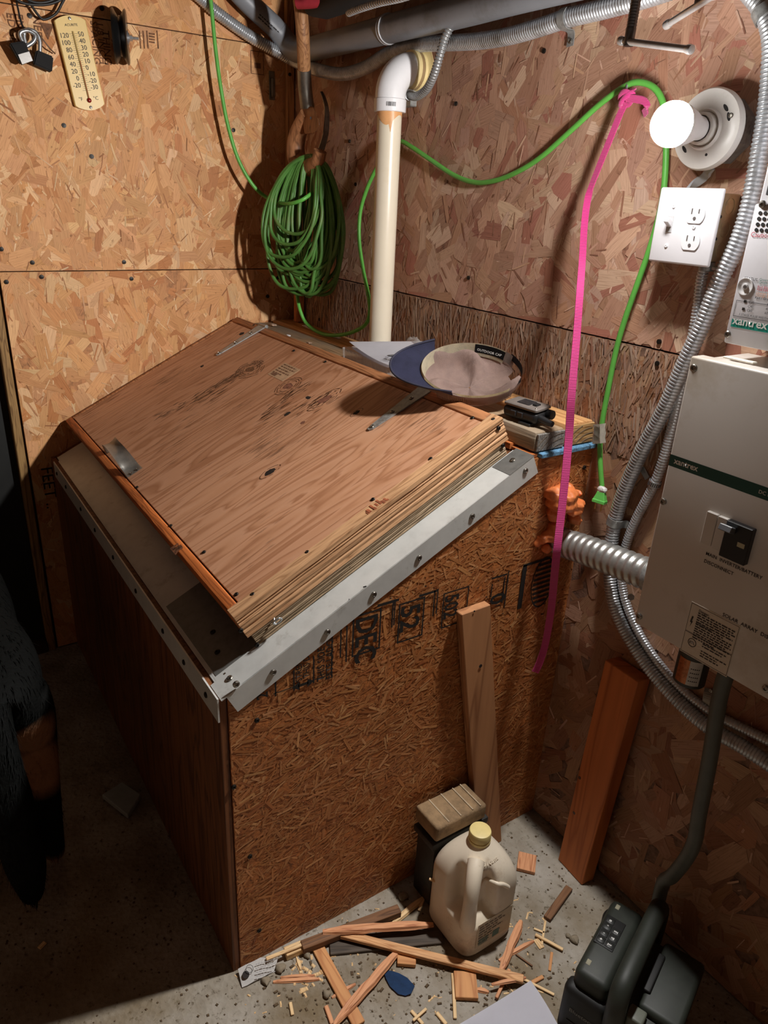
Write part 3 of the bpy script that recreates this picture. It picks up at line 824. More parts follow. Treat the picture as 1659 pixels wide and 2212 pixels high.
# black stencil print on the bin side
SD = lambda px, py: A(px, py, x=BW + 0.0022)
dn, yy, up_, lf = (0, 0, -1), (0, 1, 0), (0, 0, 1), (0, -1, 0)
def stx(s, px, py, size, right=dn, up=yy, bold=0.0012, sx=1.0): text('stencil_print', s, SD(px, py), right, up, size, M_INK, side, bold=bold, sx=sx)
stx('DEC', 770, 1336, 0.066, sx=0.78, bold=.0012); stx('52', 867, 1311, 0.064, sx=0.92, bold=.0011); stx('502', 962, 1288, 0.05, sx=0.72, bold=.0011); stx('0', 1060, 1286, 0.06, sx=0.9, bold=.001)
stx('THIS SIDE D', 700, 1468, 0.021, up_, lf, 0.0003, 0.8); stx('ESTE LADO AB', 718, 1464, 0.021, up_, lf, 0.0003, 0.8)
stx('STRENGT', 652, 1470, 0.018, up_, lf, 0.0002, 0.85); stx('THIS DIR', 668, 1462, 0.018, up_, lf, 0.0002, 0.85); stx('24/', 578, 1506, 0.03, up_, lf, 0.0004, 0.9)
bm = newbm()
def vbar(px, py0, py1, wd=0.003):
    p0 = SD(px, py0); p1 = SD(px, py1); p1 = Vector((p1.x, p0.y, p1.z))
    bm.faces.new([bm.verts.new(q + Vector((0.0004, 0, 0))) for q in (p0, p0 + Vector((0, wd, 0)), p1 + Vector((0, wd, 0)), p1)])
def hbar(px0, px1, py, ht=0.003):
    p0 = SD(px0, py); p1 = Vector((p0.x, SD(px1, py - (px1 - px0) * 0.42).y, p0.z))
    bm.faces.new([bm.verts.new(q + Vector((0.0004, 0, 0))) for q in (p0, p1, p1 + Vector((0, 0, ht)), p0 + Vector((0, 0, ht)))])
def frame_(px0, py0, px1, py1, t=0.003):
    a = SD(px0, py0); b = SD(px1, py1)
    outline(bm, Vector((a.x, 0, 0)), (0, 1, 0), (0, 0, 1), a.y, b.z, b.y, a.z, t)
frame_(762, 1332, 820, 1400, .0035); frame_(862, 1305, 912, 1372, .0035); frame_(958, 1282, 1006, 1340, .003)
for a in ((593,1468,1505),(633,1448,1492),(676,1418,1476),(716,1365,1460),(735,1360,1420),(748,1352,1430),(848,1300,1355),(852,1300,1350),(938,1275,1330),(945,1272,1325),(1098,1232,1310),(1090,1245,1300),(1062,1262,1290)): vbar(*a)
vbar(1130,1222,1312,0.012); hbar(1130,1190,1225,.006); hbar(1062,1096,1252,.004); hbar(905,945,1290,.005); hbar(815,862,1312,.006); hbar(590,715,1500,.002)
# arrows
c0 = SD(655, 1478)
for sg in (-1, 1):
    bm.faces.new([bm.verts.new(c0 + Vector((0.0005, sg * a, b))) for a, b in ((0.022, 0), (0.008, .009), (0.008, -.009))])
rect(bm, c0, (0, 1, 0), (0, 0, 1), -0.01, -0.003, 0.01, 0.003, 0.0005)
# mill's oval: ring with rows of bars
c0 = SD(1172, 1258)
for k in range(40):
    a0, a1 = 2 * pi * k / 40, 2 * pi * (k + 1) / 40
    bm.faces.new([bm.verts.new(c0 + Vector((0.0005, 0.034 * f_ * cos(a), 0.062 * f_ * sin(a)))) for a, f_ in ((a0, 1), (a1, 1), (a1, .93), (a0, .93))])
for k in range(-4, 5):
    z = k * 0.0115; hw = 0.029 * sqrt(max(0, 1 - (z / 0.06) ** 2)); rect(bm, c0, (0, 1, 0), (0, 0, 1), -hw, z - .0028, hw, z + .0028, .0005)
rr = random.Random(3)
for k in range(60):      # blotchy spots of ink along the print
    p = SD(rr.uniform(720, 1230), rr.uniform(1240, 1330)); p = p + Vector((0, 0, rr.uniform(-.02, .02)))
    rect(bm, p, (0, 1, 0), (0, 0, 1), 0, 0, rr.uniform(.001, .007), rr.uniform(.001, .003), .0004)
obj('stencil_bars', bm, M_INK, side, kind='stuff')
for q in [(555,1556),(505,1700),(1262,1010),(1180,1700),(540,1850),(560,2010)]:
    bm = newbm(); screwhead(bm, A(*q, x=BW + 0.0015), (1, 0, 0), 0.0048); obj('screw', bm, M_DARKSCREW, side)
# faint pencil / panel joint line low on the stencil
# timbers on the rear deck --------------------------------------------
M_GREYTIMBER = wood('weathered_grey_timber', (170,140,106), (116,94,70), 'X', 22, bump=0.5, grey=(150,138,120))
M_GREYEND = plain('grey_end_grain', (132,128,122), 0.85, var=0.35, scale=120, bump=0.8, bscale=260, stretch=(1, 3, 1))
M_YELTIMBER = wood('fresh_yellow_timber', (206,160,108), (168,116,68), 'X', 20, bump=0.35)
M_YELEND = wood('pale_end_grain', (200,162,110), (150,108,64), 'Y', 55, bump=0.3)
def timber(y0, y1, z0, z1, label, m1, m2, arc=None):
    t = thing('timber_beam', label, 'timber', (0.68, (y0 + y1) / 2, z0))
    bm = newbm(); box(bm, (0.012, y0, z0), (1.356, y1, z1), bev=0.005, seg=2); obj('beam', bm, m1, t, smooth=40)
    bm = newbm(); box(bm, (1.3562, y0 + .003, z0 + .002), (1.362, y1 - .003, z1 - .003), bev=0.001); e = obj('end_grain', bm, m2, t)
    bm = newbm(); rr = random.Random(int(y0 * 1000))
    for k in range(7):       # growth rings on the sawn end
        r_ = 0.02 + k * 0.011
        cy, cz = ((y0 + y1) / 2 + .03, z0 - 0.02)
        path = []
        for j in range(40):
            a = pi * j / 39; q = (cy + r_ * 1.2 * cos(a), cz + r_ * sin(a))
            if y0 + .004 < q[0] < y1 - .004 and z0 + .003 < q[1] < z1 - .005: path.append(Vector((1.3622, *q)))
        if len(path) > 3: sweep(bm, path, 0.0007, 4)
    obj('growth_rings', bm, plain('dark_growth_ring', (96,84,70), 0.8), e)
    return t
timber(-0.168, -0.088, 1.009, 1.049, 'weathered grey timber with cracked end, behind the sloping lid', M_GREYTIMBER, M_GREYEND)
timber(-0.087, -0.004, 1.009, 1.055, 'fresh yellow timber against the wall, beside the walkie-talkie', M_YELTIMBER, M_YELEND)
bm = newbm(); box(bm, (0.02, -0.158, 0.9987), (1.372, -0.004, 1.0085), bev=0.0015)
o = obj('foam_strip', bm, plain('rough_blue_foam', (96,142,176), 0.9, var=0.25, scale=160, bump=0.8, dirt=(60,84,104), dscale=60), base=(0.7, -0.08, 0.9987))
tag(o, 'blue foam board strip squeezed under the two timber ends', 'foam strip')
# ------------------------------------------------------------------ lampholder and bulb
LC = Vector((1.521, 0.0, 1.574))
FY = frame(LC, (1, 0, 0), ez=(0, -1, 0))          # local z points out of the right wall
M_PORC = plain('white_porcelain', (240,238,232), 0.28, var=0.02, scale=12, dirt=(206,200,184), dscale=20, dlo=0.62, dhi=0.85)
lh = thing('lampholder', 'round white porcelain lampholder screwed to the wall', 'lampholder', LC)
bm = newbm()
oc = [(0.049 * cos(pi / 8 + k * pi / 4), 0.049 * sin(pi / 8 + k * pi / 4)) for k in range(8)]
poly_prism(bm, oc, 0.001, 0.04, FY); obj('ceiling_box', bm, M_GALV_DULL, lh)
bm = newbm()
lathe(bm, [(0, 0.041), (0.054, 0.041), (0.058, 0.045), (0.0585, 0.052), (0.056, 0.057), (0.048, 0.0595), (0.030, 0.0605), (0.029, 0.064), (0.0275, 0.066), (0.0255, 0.064), (0.0245, 0.060), (0.0235, 0.060), (0.0228, 0.072), (0.021, 0.0735), (0.0185, 0.0735), (0.0178, 0.06), (0, 0.06)], FY, 56)
base_ = obj('porcelain_base', bm, M_PORC, lh, smooth=35)
for ang in (35, 215):
    a = radians(ang); c0 = Vector((0.041 * cos(a), 0.041 * sin(a), 0.0594))
    bm = newbm()
    for j in range(2):
        aa = a + (-0.22 if j else 0.14); q = Vector((0.0405 * cos(aa), 0.0405 * sin(aa)))
        tdir = Vector((-sin(aa), cos(aa))); nd = Vector((cos(aa), sin(aa)))
        pts = [q + tdir * (0.0065 * cos(2 * pi * k / 14)) + nd * (0.0026 * sin(2 * pi * k / 14)) for k in range(14)]
        poly_prism(bm, [(p.x, p.y) for p in pts], 0.0588, 0.0606, FY)
    obj('keyhole_slot', bm, M_BLACK_PRINT, base_)
    bm = newbm(); aa = a - 0.22; screwhead(bm, FY @ Vector((0.044 * cos(aa), 0.044 * sin(aa), 0.0606)), (0, -1, 0), 0.0038); obj('screw', bm, M_SCREW, base_)
bm = newbm(); cyl(bm, FY @ Vector((0.012, -0.036, 0.0596)), FY @ Vector((0.012, -0.036, 0.0604)), 0.0022, 10); obj('pin_hole', bm, M_BLACK_PRINT, base_)

M_BULB, nt, b = base_mat('glowing_bulb')
nt.nodes.remove(b)
em = N(nt, 'ShaderNodeEmission'); em.inputs[0].default_value = (1.0, 0.965, 0.94, 1)
fo = N(nt, 'ShaderNodeLightFalloff'); fo.inputs['Strength'].default_value = BULB_STRENGTH; fo.inputs['Smooth'].default_value = 0.0
_a = N(nt, 'ShaderNodeMath', operation='MULTIPLY'); _a.inputs[1].default_value = 0.3; nt.links.new(fo.outputs['Constant'], _a.inputs[0])
_b = N(nt, 'ShaderNodeMath', operation='MULTIPLY_ADD'); _b.inputs[1].default_value = 0.95; nt.links.new(fo.outputs['Linear'], _b.inputs[0]); nt.links.new(_a.outputs[0], _b.inputs[2])
nt.links.new(_b.outputs[0], em.inputs[1]); nt.links.new(em.outputs[0], nt.nodes['Material Output'].inputs[0])
lb_ = thing('light_bulb', 'glowing white light bulb screwed into the porcelain lampholder', 'light bulb', FY @ Vector((0, 0, 0.073)))
bm = newbm()
GC = 0.140; GR = 0.0315
prof = [(GR * cos(a), GC + GR * sin(a)) for a in [radians(-12 + 102 * k / 16) for k in range(17)]]
prof[-1] = (0, GC + GR)
lathe(bm, prof, FY, 40); obj('globe', bm, M_BULB, lb_, smooth=60)
bm = newbm()
lathe(bm, [(GR * cos(radians(-12)) + .0002, GC + GR * sin(radians(-12))), (0.0295, 0.122), (0.0245, 0.104), (0.0180, 0.086), (0.0165, 0.0735), (0, 0.0735)], FY, 40)
obj('bulb_neck', bm, plain('bulb_housing', (245,245,245), 0.4, var=0.01), lb_, smooth=60)
bm = newbm(); lathe(bm, [(0.0125, 0.0610), (0.0132, 0.063), (0.0125, 0.065), (0.0132, 0.067), (0.0125, 0.069), (0.0132, 0.071), (0.0125, 0.0734), (0, 0.0734)], FY, 24); obj('screw_cap', bm, M_GALV, lb_, smooth=60)

# ------------------------------------------------------------------ switch and outlet box
X0, X1, Z0, Z1, YP = 1.4605, 1.5785, 1.374, 1.4905, -0.060
sw = thing('switch_outlet_box', 'metal wall box with white cover plate holding a toggle switch and two sockets', 'outlet', (1.52, 0, 1.374))
M_BOXSTEEL = plain('tarnished_box_steel', (190,172,140), 0.4, metal=0.8, var=0.12, scale=40, dirt=(150,134,108), dscale=20)
bm = newbm(); box(bm, (X0 + .008, -0.0535, Z0 + .008), (X1 - .008, -0.0015, Z1 - .006), bev=0.003, seg=2); mb_ = obj('steel_box', bm, M_BOXSTEEL, sw, smooth=40)
for k, zz in enumerate((1.40, 1.432, 1.466)):
    bm = newbm(); m = frame((X1 - .008, -0.026, zz), (0, 1, 0), ez=(1, 0, 0)); lathe(bm, [(0.0125, 0.0), (0.0125, 0.0005), (0.0117, 0.0005), (0.0113, -0.0001), (0, -0.0001)] if False else [(0.0128, 0.0), (0.0126, 0.0008), (0.0114, 0.0008), (0.0112, 0.0)], m, 28)
    obj('knockout', bm, M_BOXSTEEL, mb_, smooth=50)
for zz in (1.417, 1.450):
    bm = newbm(); cyl(bm, (X1 - .0081, -0.045, zz), (X1 - .0072, -0.045, zz), 0.0024, 10); obj('side_hole', bm, M_BLACK_PRINT, mb_)
bm = newbm(); box(bm, (X0, -0.0615, Z0), (X1, -0.0555, Z1), bev=0.0035, seg=3); pl_ = obj('cover_plate', bm, plain('glossy_white_plate', (238,238,242), 0.25, var=0.01), sw, smooth=30)
def PP(px, py): return A(px, py, y=-0.0618)
# toggle
t0 = PP(1447, 484)
bm = newbm(); box(bm, (t0.x - .0055, -0.0624, t0.z - .0125), (t0.x + .0055, -0.0612, t0.z + .0125)); obj('switch_slot', bm, plain('slot_shadow_grey', (196,196,198), 0.5, var=0.02), pl_)
bm = newbm(); m = Matrix.Translation((t0.x, -0.0615, t0.z)) @ Matrix.Rotation(radians(-32), 4, 'X'); box(bm, (-.0042, -0.014, -.0045), (.0042, 0.002, .0045), m, bev=.001); obj('toggle', bm, M_WHITEPL, pl_)
for q in ((1503, 463), (1492, 521)):
    r0 = PP(*q)
    bm = newbm(); out = []
    for k in range(40):
        a = 2 * pi * k / 40; x, z = 0.0172 * cos(a), 0.0172 * sin(a); z = max(-.0135, min(.0135, z)); out.append((x, z))
    m = frame((r0.x, -0.0612, r0.z), (1, 0, 0), ez=(0, -1, 0)); poly_prism(bm, out, 0.0, 0.0020, m)
    rc = obj('receptacle', bm, M_WHITEPL, pl_)
    bm = newbm()
    box(bm, (r0.x - .0075, -0.0640, r0.z + .0005), (r0.x - .0058, -0.0631, r0.z + .0085)); box(bm, (r0.x + .0055, -0.0640, r0.z + .0015), (r0.x + .0070, -0.0631, r0.z + .0080))
    cyl(bm, (r0.x, -0.0631, r0.z - .0062), (r0.x, -0.0640, r0.z - .0062), .0026, 14)
    obj('socket_slots', bm, plain('socket_slot_dark', (96,90,88), 0.6, var=0.05), rc, kind='stuff')
for q in ((1456, 446), (1439, 531), (1499, 491)):
    bm = newbm(); screwhead(bm, PP(*q), (0, -1, 0), 0.0032); obj('screw', bm, M_WHITEPL, pl_)
# flat grey cable between lampholder and box
bm = newbm(); ribbon(bm, [A(1538, 360, y=-0.02), A(1522, 382, y=-0.012), A(1500, 398, y=-0.010), A(1478, 420, y=-0.012)], Vector((0.5, -0.3, 0.6)), 0.013, 0.005, 0.004)
o = obj('flat_cable', bm, plain('grey_cable_sheath', (176,180,186), 0.45, var=0.05), smooth=50, base=A(1500, 398, y=-0.01)); tag(o, 'short flat grey cable between lampholder and outlet box', 'cable')

# ------------------------------------------------------------------ white vent pipe
M_PVC = plain('yellowed_white_pvc', (226,216,194), 0.3, var=0.03, scale=8, dirt=(214,190,150), dscale=5, dlo=0.56, dhi=0.8)
M_PVCW = plain('clean_white_pvc', (236,236,238), 0.25, var=0.015)
M_PRIMER = plain('orange_pvc_primer', (214,160,108), 0.35, var=0.12, scale=30)
VP = Vector((0.668, -0.082, 1.0)); PR = 0.0295
vp = thing('vent_pipe', 'white plastic vent pipe rising from the timbers into the wall through an elbow', 'pipe', (VP.x, VP.y, 1.056))
bm = newbm(); sweep(bm, [Vector((VP.x, VP.y, z)) for z in (1.056, 1.2, 1.4, 1.66)], PR, 32); pp = obj('pipe', bm, M_PVC, vp, smooth=40)
bm = newbm()
rr = random.Random(2); n = 40
def stain(z0, z1f):
    lo = []; hi = []
    for k in range(n):
        a = 2 * pi * k / n; lo.append(bm.verts.new(Vector((VP.x + (PR + .0005) * cos(a), VP.y + (PR + .0005) * sin(a), z0)))); hi.append(bm.verts.new(Vector((VP.x + (PR + .0005) * cos(a), VP.y + (PR + .0005) * sin(a), z1f(a)))))
    for k in range(n): bm.faces.new((lo[k], lo[(k + 1) % n], hi[(k + 1) % n], hi[k]))
stain(1.056, lambda a: 1.082 + 0.008 * sin(2 * a + 1) + 0.004 * sin(5 * a))
obj('primer_stain', bm, M_PRIMER, pp, smooth=60, label='orange primer stain at the foot')
bm = newbm(); stain(1.642, lambda a: 1.624 + 0.007 * sin(2 * a) + 0.006 * sin(3 * a + 1) - (0.02 if abs(a - 5.8) < .12 else 0)); obj('primer_stain', bm, M_PRIMER, pp, smooth=60, label='orange primer stain below the elbow')
# elbow
ER = 0.0365; zc = 1.672; bend = 0.058
path = [Vector((VP.x, VP.y, 1.664)), Vector((VP.x, VP.y, 1.672))]
for k in range(13):
    a = (pi / 2) * k / 12; path.append(Vector((VP.x, VP.y + bend - bend * cos(a), 1.676 + bend * sin(a))))
path += [Vector((VP.x, -0.012, 1.676 + bend))]
bm = newbm(); sweep(bm, path, ER, 32); el = obj('elbow', bm, M_PVCW, vp, smooth=50)
bm = newbm(); cyl(bm, (VP.x, VP.y, 1.640), (VP.x, VP.y, 1.668), 0.0385, 36, bev=.0015); hub = obj('elbow_hub', bm, M_PVCW, vp, smooth=40)
bm = newbm()
vd = Vector((CP.x - VP.x, CP.y - VP.y, 0)).normalized(); vs_ = Vector((-vd.y, vd.x, 0))
x = -0.011
while x < 0.011:
    wd = rr.choice((.0006, .001, .0014)); c_ = VP + Vector((0, 0, 0.648)) ; q = []
    for a, z in ((x, 0), (x + wd, 0), (x + wd, .009), (x, .009)):
        t = (a + 0.002) / .0389; q.append(bm.verts.new(Vector((VP.x, VP.y, 1.650 + z)) + (vd * cos(t) + vs_ * sin(t)) * .0389))
    bm.faces.new(q); x += wd + rr.choice((.0007, .0011))
obj('barcode', bm, M_BLACK_PRINT, hub, kind='stuff')
M_RING = plain('cream_sealant_ring', (226,206,150), 0.55, var=0.06, scale=30)
m = frame((VP.x, 0, 1.676 + bend), (1, 0, 0), ez=(0, -1, 0))
bm = newbm(); lathe(bm, [(0.036, 0.033), (0.0415, 0.032), (0.042, 0.024), (0.0415, 0.0215), (0.036, 0.0215)], m, 40); obj('rubber_ring', bm, M_RING, vp, smooth=40)
bm = newbm(); lathe(bm, [(0.036, 0.0215), (0.0405, 0.0213), (0.0405, 0.0135), (0.036, 0.0133)], m, 40); obj('clamp_band', bm, plain('brown_band', (150,124,88), 0.5, var=0.06), vp, smooth=40)
bm = newbm(); lathe(bm, [(0.036, 0.0133), (0.0415, 0.013), (0.042, 0.006), (0.047, 0.003), (0.056, 0.0022), (0.056, 0.001)], m, 40); obj('wall_flange', bm, M_RING, vp, smooth=40)

# ------------------------------------------------------------------ conduits
def conduit(name, label, pts, r, pitch=0.0062, depth=0.0022, seg=16, mat=None, group=None):
    bm = newbm(); flexconduit(bm, pts, r, pitch, depth, seg)
    t = thing(name, label, 'conduit', Vector(pts[len(pts) // 2]), group)
    obj('corrugated_tube', bm, mat or M_FLEX, t, smooth=70)
    return t
def strap(parent, p, tdir, n, r, side=1, mat=None, tab=0.026):
    """one-hole strap hugging a conduit at p; tdir = conduit direction, n = wall normal"""
    t = Vector(tdir).normalized(); n = Vector(n).normalized(); n = (n - t * n.dot(t)).normalized(); s = t.cross(n) * side
    bm = newbm(); pts = []
    for k in range(13):
        a = radians(-10 + 200 * k / 12); pts.append(Vector(p) + s * ((r + .0012) * cos(a)) * -1 + n * ((r + .0012) * sin(a)))
    pts = pts[::-1]
    w0 = Vector(p) - n * (r - .001)
    pts = [w0 + s * (r + tab)] + [w0 + s * (r + .004)] + pts if (pts[0] - w0).dot(s) > 0 else pts + [w0 + s * (r + .004), w0 + s * (r + tab)]
    ribbon(bm, pts, t, 0.017, 0.0016, 0.003)
    o = obj('pipe_strap', bm, M_GALV_DULL, parent, smooth=50)
    bm = newbm(); screwhead(bm, w0 + s * (r + tab * .66) + n * .001, n, .0048); obj('screw', bm, M_SCREW, o)
    return o
# A: along the back wall, round the corner, along the right wall
ca = [A(395,-35,x=0.03), A(432,-6,x=0.03), A(470,28,x=0.03), A(540,78,x=0.035), A(600,112,x=0.05), A(640,134,x=0.075), A(690,152,y=-0.06), A(740,160,y=-0.045), A(790,146,y=-0.03), A(845,113,y=-0.024), A(900,97,y=-0.02), A(960,93,y=-0.02), A(1030,89,y=-0.02), A(1100,78,y=-0.02), A(1170,58,y=-0.02), A(1230,38,y=-0.02), A(1310,18,y=-0.02), A(1390,-4,y=-0.02), A(1450,-24,y=-0.02)]
CA = conduit('flexible_conduit', 'flexible steel conduit sagging through the top of the wall corner', ca, 0.0165)
strap(CA, A(1224,40,y=-0.02), (A(1310,18,y=-0.02) - A(1170,58,y=-0.02)), (0, -1, 0), 0.0165, 1)
# B: down the right wall past the outlet box
cb = [A(1570,-70,y=-0.02), A(1612,-25,y=-0.02), A(1650,25,y=-0.022), A(1667,85,y=-0.024), A(1664,170,y=-0.026), A(1655,250,y=-0.028), A(1641,330,y=-0.03), A(1621,437,y=-0.03), A(1594,523,y=-0.03), A(1553,610,y=-0.03), A(1519,696,y=-0.03), A(1476,790,y=-0.028), A(1436,881,y=-0.026), A(1388,971,y=-0.024), A(1348,1062,y=-0.022), A(1328,1130,y=-0.02), A(1318,1205,y=-0.02), A(1322,1280,y=-0.02), A(1345,1350,y=-0.02), A(1395,1432,y=-0.02), A(1460,1508,y=-0.022), A(1530,1570,y=-0.024), A(1600,1610,y=-0.024), A(1690,1668,y=-0.024)]
CB = conduit('flexible_conduit', 'flexible steel conduit running down beside the outlet box and panel', cb, 0.0145)
strap(CB, A(1652,30,y=-0.022), (A(1667,85,y=-0.022) - A(1625,-5,y=-0.022)), (0, -1, 0), 0.0145, -1)
strap(CB, A(1329,1126,y=-0.02), (0.14, 0, 1), (0, -1, 0), 0.0145, 1)
# C: thinner conduit from the outlet box down behind the panel edge
cc = [Vector((1.552, -0.026, 1.380)), A(1516,600,y=-0.022), A(1505,680,y=-0.016), A(1490,760,y=-0.012), A(1470,845,y=-0.012), A(1447,940,y=-0.012), A(1418,1035,y=-0.012), A(1375,1120,y=-0.012), A(1352,1180,y=-0.012), A(1342,1240,y=-0.012), A(1352,1300,y=-0.012), A(1382,1370,y=-0.012), A(1425,1435,y=-0.012), A(1480,1495,y=-0.012), A(1550,1545,y=-0.012), A(1640,1590,y=-0.012), A(1700,1620,y=-0.012)]
CC = conduit('flexible_conduit', 'thin flexible steel conduit from under the outlet box to behind the panel', cc, 0.0095, 0.0056, 0.0016, 14)
bm = newbm(); cyl(bm, (1.552, -0.026, 1.381), (1.552, -0.026, 1.366), 0.0125, 16, bev=.001); cyl(bm, (1.566, -0.03, 1.372), (1.584, -0.034, 1.372), 0.003, 8); obj('box_connector', bm, M_GALV_DULL, CC, smooth=40)
p = A(1414,1044,y=-0.012)
bm = newbm(); td = (A(1375,1120,y=-0.012) - A(1447,940,y=-0.012)).normalized(); m = frame(p, td.orthogonal(), ez=td); lathe(bm, [(0.0102, -.0055), (0.0118, -.0055), (0.0118, .0055), (0.0102, .0055)], m, 24)
hc = obj('hose_clamp', bm, M_GALV, CC, smooth=40)
bm = newbm()
for k in range(10):
    a = 2 * pi * k / 20 + 3.2; q = m @ Vector((0.0119 * cos(a), 0.0119 * sin(a), 0)); box(bm, (-.0007, -.0004, -.0038), (.0007, .0006, .0038), frame(q, m.to_3x3() @ Vector((-sin(a), cos(a), 0)), ez=td))
obj('clamp_slots', bm, M_BLACK_PRINT, hc, kind='stuff')
bm = newbm(); box(bm, (-.012, -.0008, -.006), (.012, .0008, .006), frame(A(1392,1022,y=-0.004), (1, 0, -0.9), ez=(0.6, 0, 0.6)), bev=.0004); obj('strap_tab', bm, M_GALV_DULL, CC)
# armoured cable to a small box behind the elbow
cd = [A(1055,-45,y=-0.05), A(1018,0,y=-0.05), A(985,38,y=-0.055), A(962,80,y=-0.06), A(950,120,y=-0.06), A(938,160,y=-0.055), A(922,192,y=-0.045), A(900,208,y=-0.035), A(884,205,y=-0.03)]
CD = conduit('armoured_cable', 'thin grey armoured cable curving down to a box behind the pipe elbow', cd, 0.0098, 0.0066, 0.002, 14, plain('armour_grey', (158,160,160), 0.36, metal=0.5, var=0.1))
p = A(881, 208, y=-0.02)
bm = newbm(); box(bm, (p.x - .03, -0.02, p.z - .022), (p.x + .014, -0.001, p.z + .03), bev=.002); obj('cable_box', bm, M_GALV_DULL, CD)
bm = newbm(); m = frame(A(884,205,y=-0.03), (0, 0, 1), ez=(1, -.3, 0)); lathe(bm, [(.009, -.006), (.0125, -.006), (.0125, .004), (.009, .004)], m, 20); obj('cable_clamp', bm, M_GALV, CD, smooth=40)
# another short piece of armoured cable high up, among the dark stored tools
ce = [A(1000,-50,y=-0.20), A(880,-8,y=-0.205), A(820,6,y=-0.205), A(775,20,y=-0.205), A(752,29,y=-0.20)]
CE = conduit('armoured_cable', 'shiny end of armoured cable near the top edge, above the grey plastic pipe', ce, 0.0075, 0.0085, 0.002, 12)
# wide silver duct from the bin to the panel
q0 = A(1205,1168,x=1.366); q1 = Vector((1.637, -0.075, 0.832))
WD = conduit('wide_duct', 'wide ribbed silver hose from the orange foam to the panel', [q0, q0.lerp(q1, .33) + Vector((0, 0, .003)), q0.lerp(q1, .66) + Vector((0, 0, .002)), q1], 0.0315, 0.0175, 0.0042, 28, plain('silver_hose', (182,182,178), 0.36, metal=0.75, var=0.1, scale=60, dirt=(140,138,132), dscale=30))
bm = newbm(); cyl(bm, (1.6, -0.078, 0.832), (1.638, -0.074, 0.832), 0.0335, 32, bev=.002); obj('hose_collar', bm, M_GALV_DULL, WD, smooth=40)
bm = newbm(); cyl(bm, A(1363,1290,y=-0.09), A(1363,1290,y=-0.075), 0.007, 6); obj('collar_bolt', bm, M_GALV, WD)

# grey plastic pipes at the top
M_GREYPVC = plain('grey_electrical_pvc', (126,130,136), 0.42, var=0.05, scale=12, dirt=(104,104,104), dscale=9)
gp = thing('grey_plastic_pipe', 'thick grey plastic pipe running along the top of both walls', 'pipe', A(860,58,y=-0.055))
pts = [A(470,-70,x=0.055), A(531,0,x=0.055), A(590,55,x=0.055), A(606,74,x=0.056)]
bm = newbm(); tube(bm, pts, 0.029, 24, 0.03); g1 = obj('pipe_length', bm, M_GREYPVC, gp, smooth=50)
pts = [A(600,66,x=0.0555), Vector((0.058, -0.062, 1.868)), Vector((0.072, -0.048, 1.848)), Vector((0.105, -0.046, 1.832)), Vector((0.16, -0.05, 1.822)), Vector((0.22, -0.054, 1.821))]
bm = newbm(); tube(bm, pts, 0.030, 24, 0.01); obj('pipe_bend', bm, M_GREYPVC, gp, smooth=50)
pts = [Vector((0.21, -0.054, 1.821)), A(860,58,y=-0.055), A(996,25,y=-0.055), A(1131,-12,y=-0.055), A(1330,-62,y=-0.055)]
bm = newbm(); tube(bm, pts, 0.030, 28, 0.03); obj('pipe_length', bm, M_GREYPVC, gp, smooth=50)
p = A(838,63,y=-0.055); td = (A(996,25,y=-0.055) - p).normalized(); m = frame(p, td.orthogonal(), ez=td)
bm = newbm(); lathe(bm, [(.029, -.006), (.0322, -.006), (.0325, -.003), (.0312, -.001), (.0325, .002), (.0325, .006), (.029, .007)], m, 36); obj('coupling_ring', bm, plain('pale_ring', (170,170,172), 0.3, var=0.03), gp, smooth=40)
td = (A(590,55,x=0.02) - A(531,0,x=0.02)).normalized(); vdir = (CP - A(560,30,x=0.055)).normalized()
text('pipe_print', 'Carlon', A(562,22,x=0.055) + vdir * 0.0295, td, Vector((0, .5, .6)), 0.017, M_BLACK_PRINT, g1, bold=0.0003)
bm = newbm(); bars(bm, A(560,32,x=0.055) + vdir * 0.0298, td, (Vector((0, .5, .6)) - td * td.dot(Vector((0, .5, .6)))), [0.07, 0.05], .008, .003, random.Random(4)); obj('fine_print', bm, M_BLACK_PRINT, g1, kind='stuff')
# straight grey tube under the panel
M_GTUBE = plain('dark_grey_tube', (82,86,80), 0.5, var=0.08)
pts = [Vector((1.80, -0.10, 0.775)), A(1556,1500,y=-0.10), A(1533,1640,y=-0.10), A(1510,1760,y=-0.10), A(1501,1815,y=-0.10), A(1482,1855,y=-0.098), A(1452,1892,y=-0.09), Vector((1.775, -0.07, 0.20)), Vector((1.770, -0.055, 0.10)), Vector((1.770, -0.05, 0.014))]
bm = newbm(); tube(bm, pts, 0.0135, 16, 0.012)
o = obj('grey_tube', bm, M_GTUBE, smooth=60, base=pts[3]); tag(o, 'dark grey plastic tube dropping from under the panel towards the radio', 'tube')

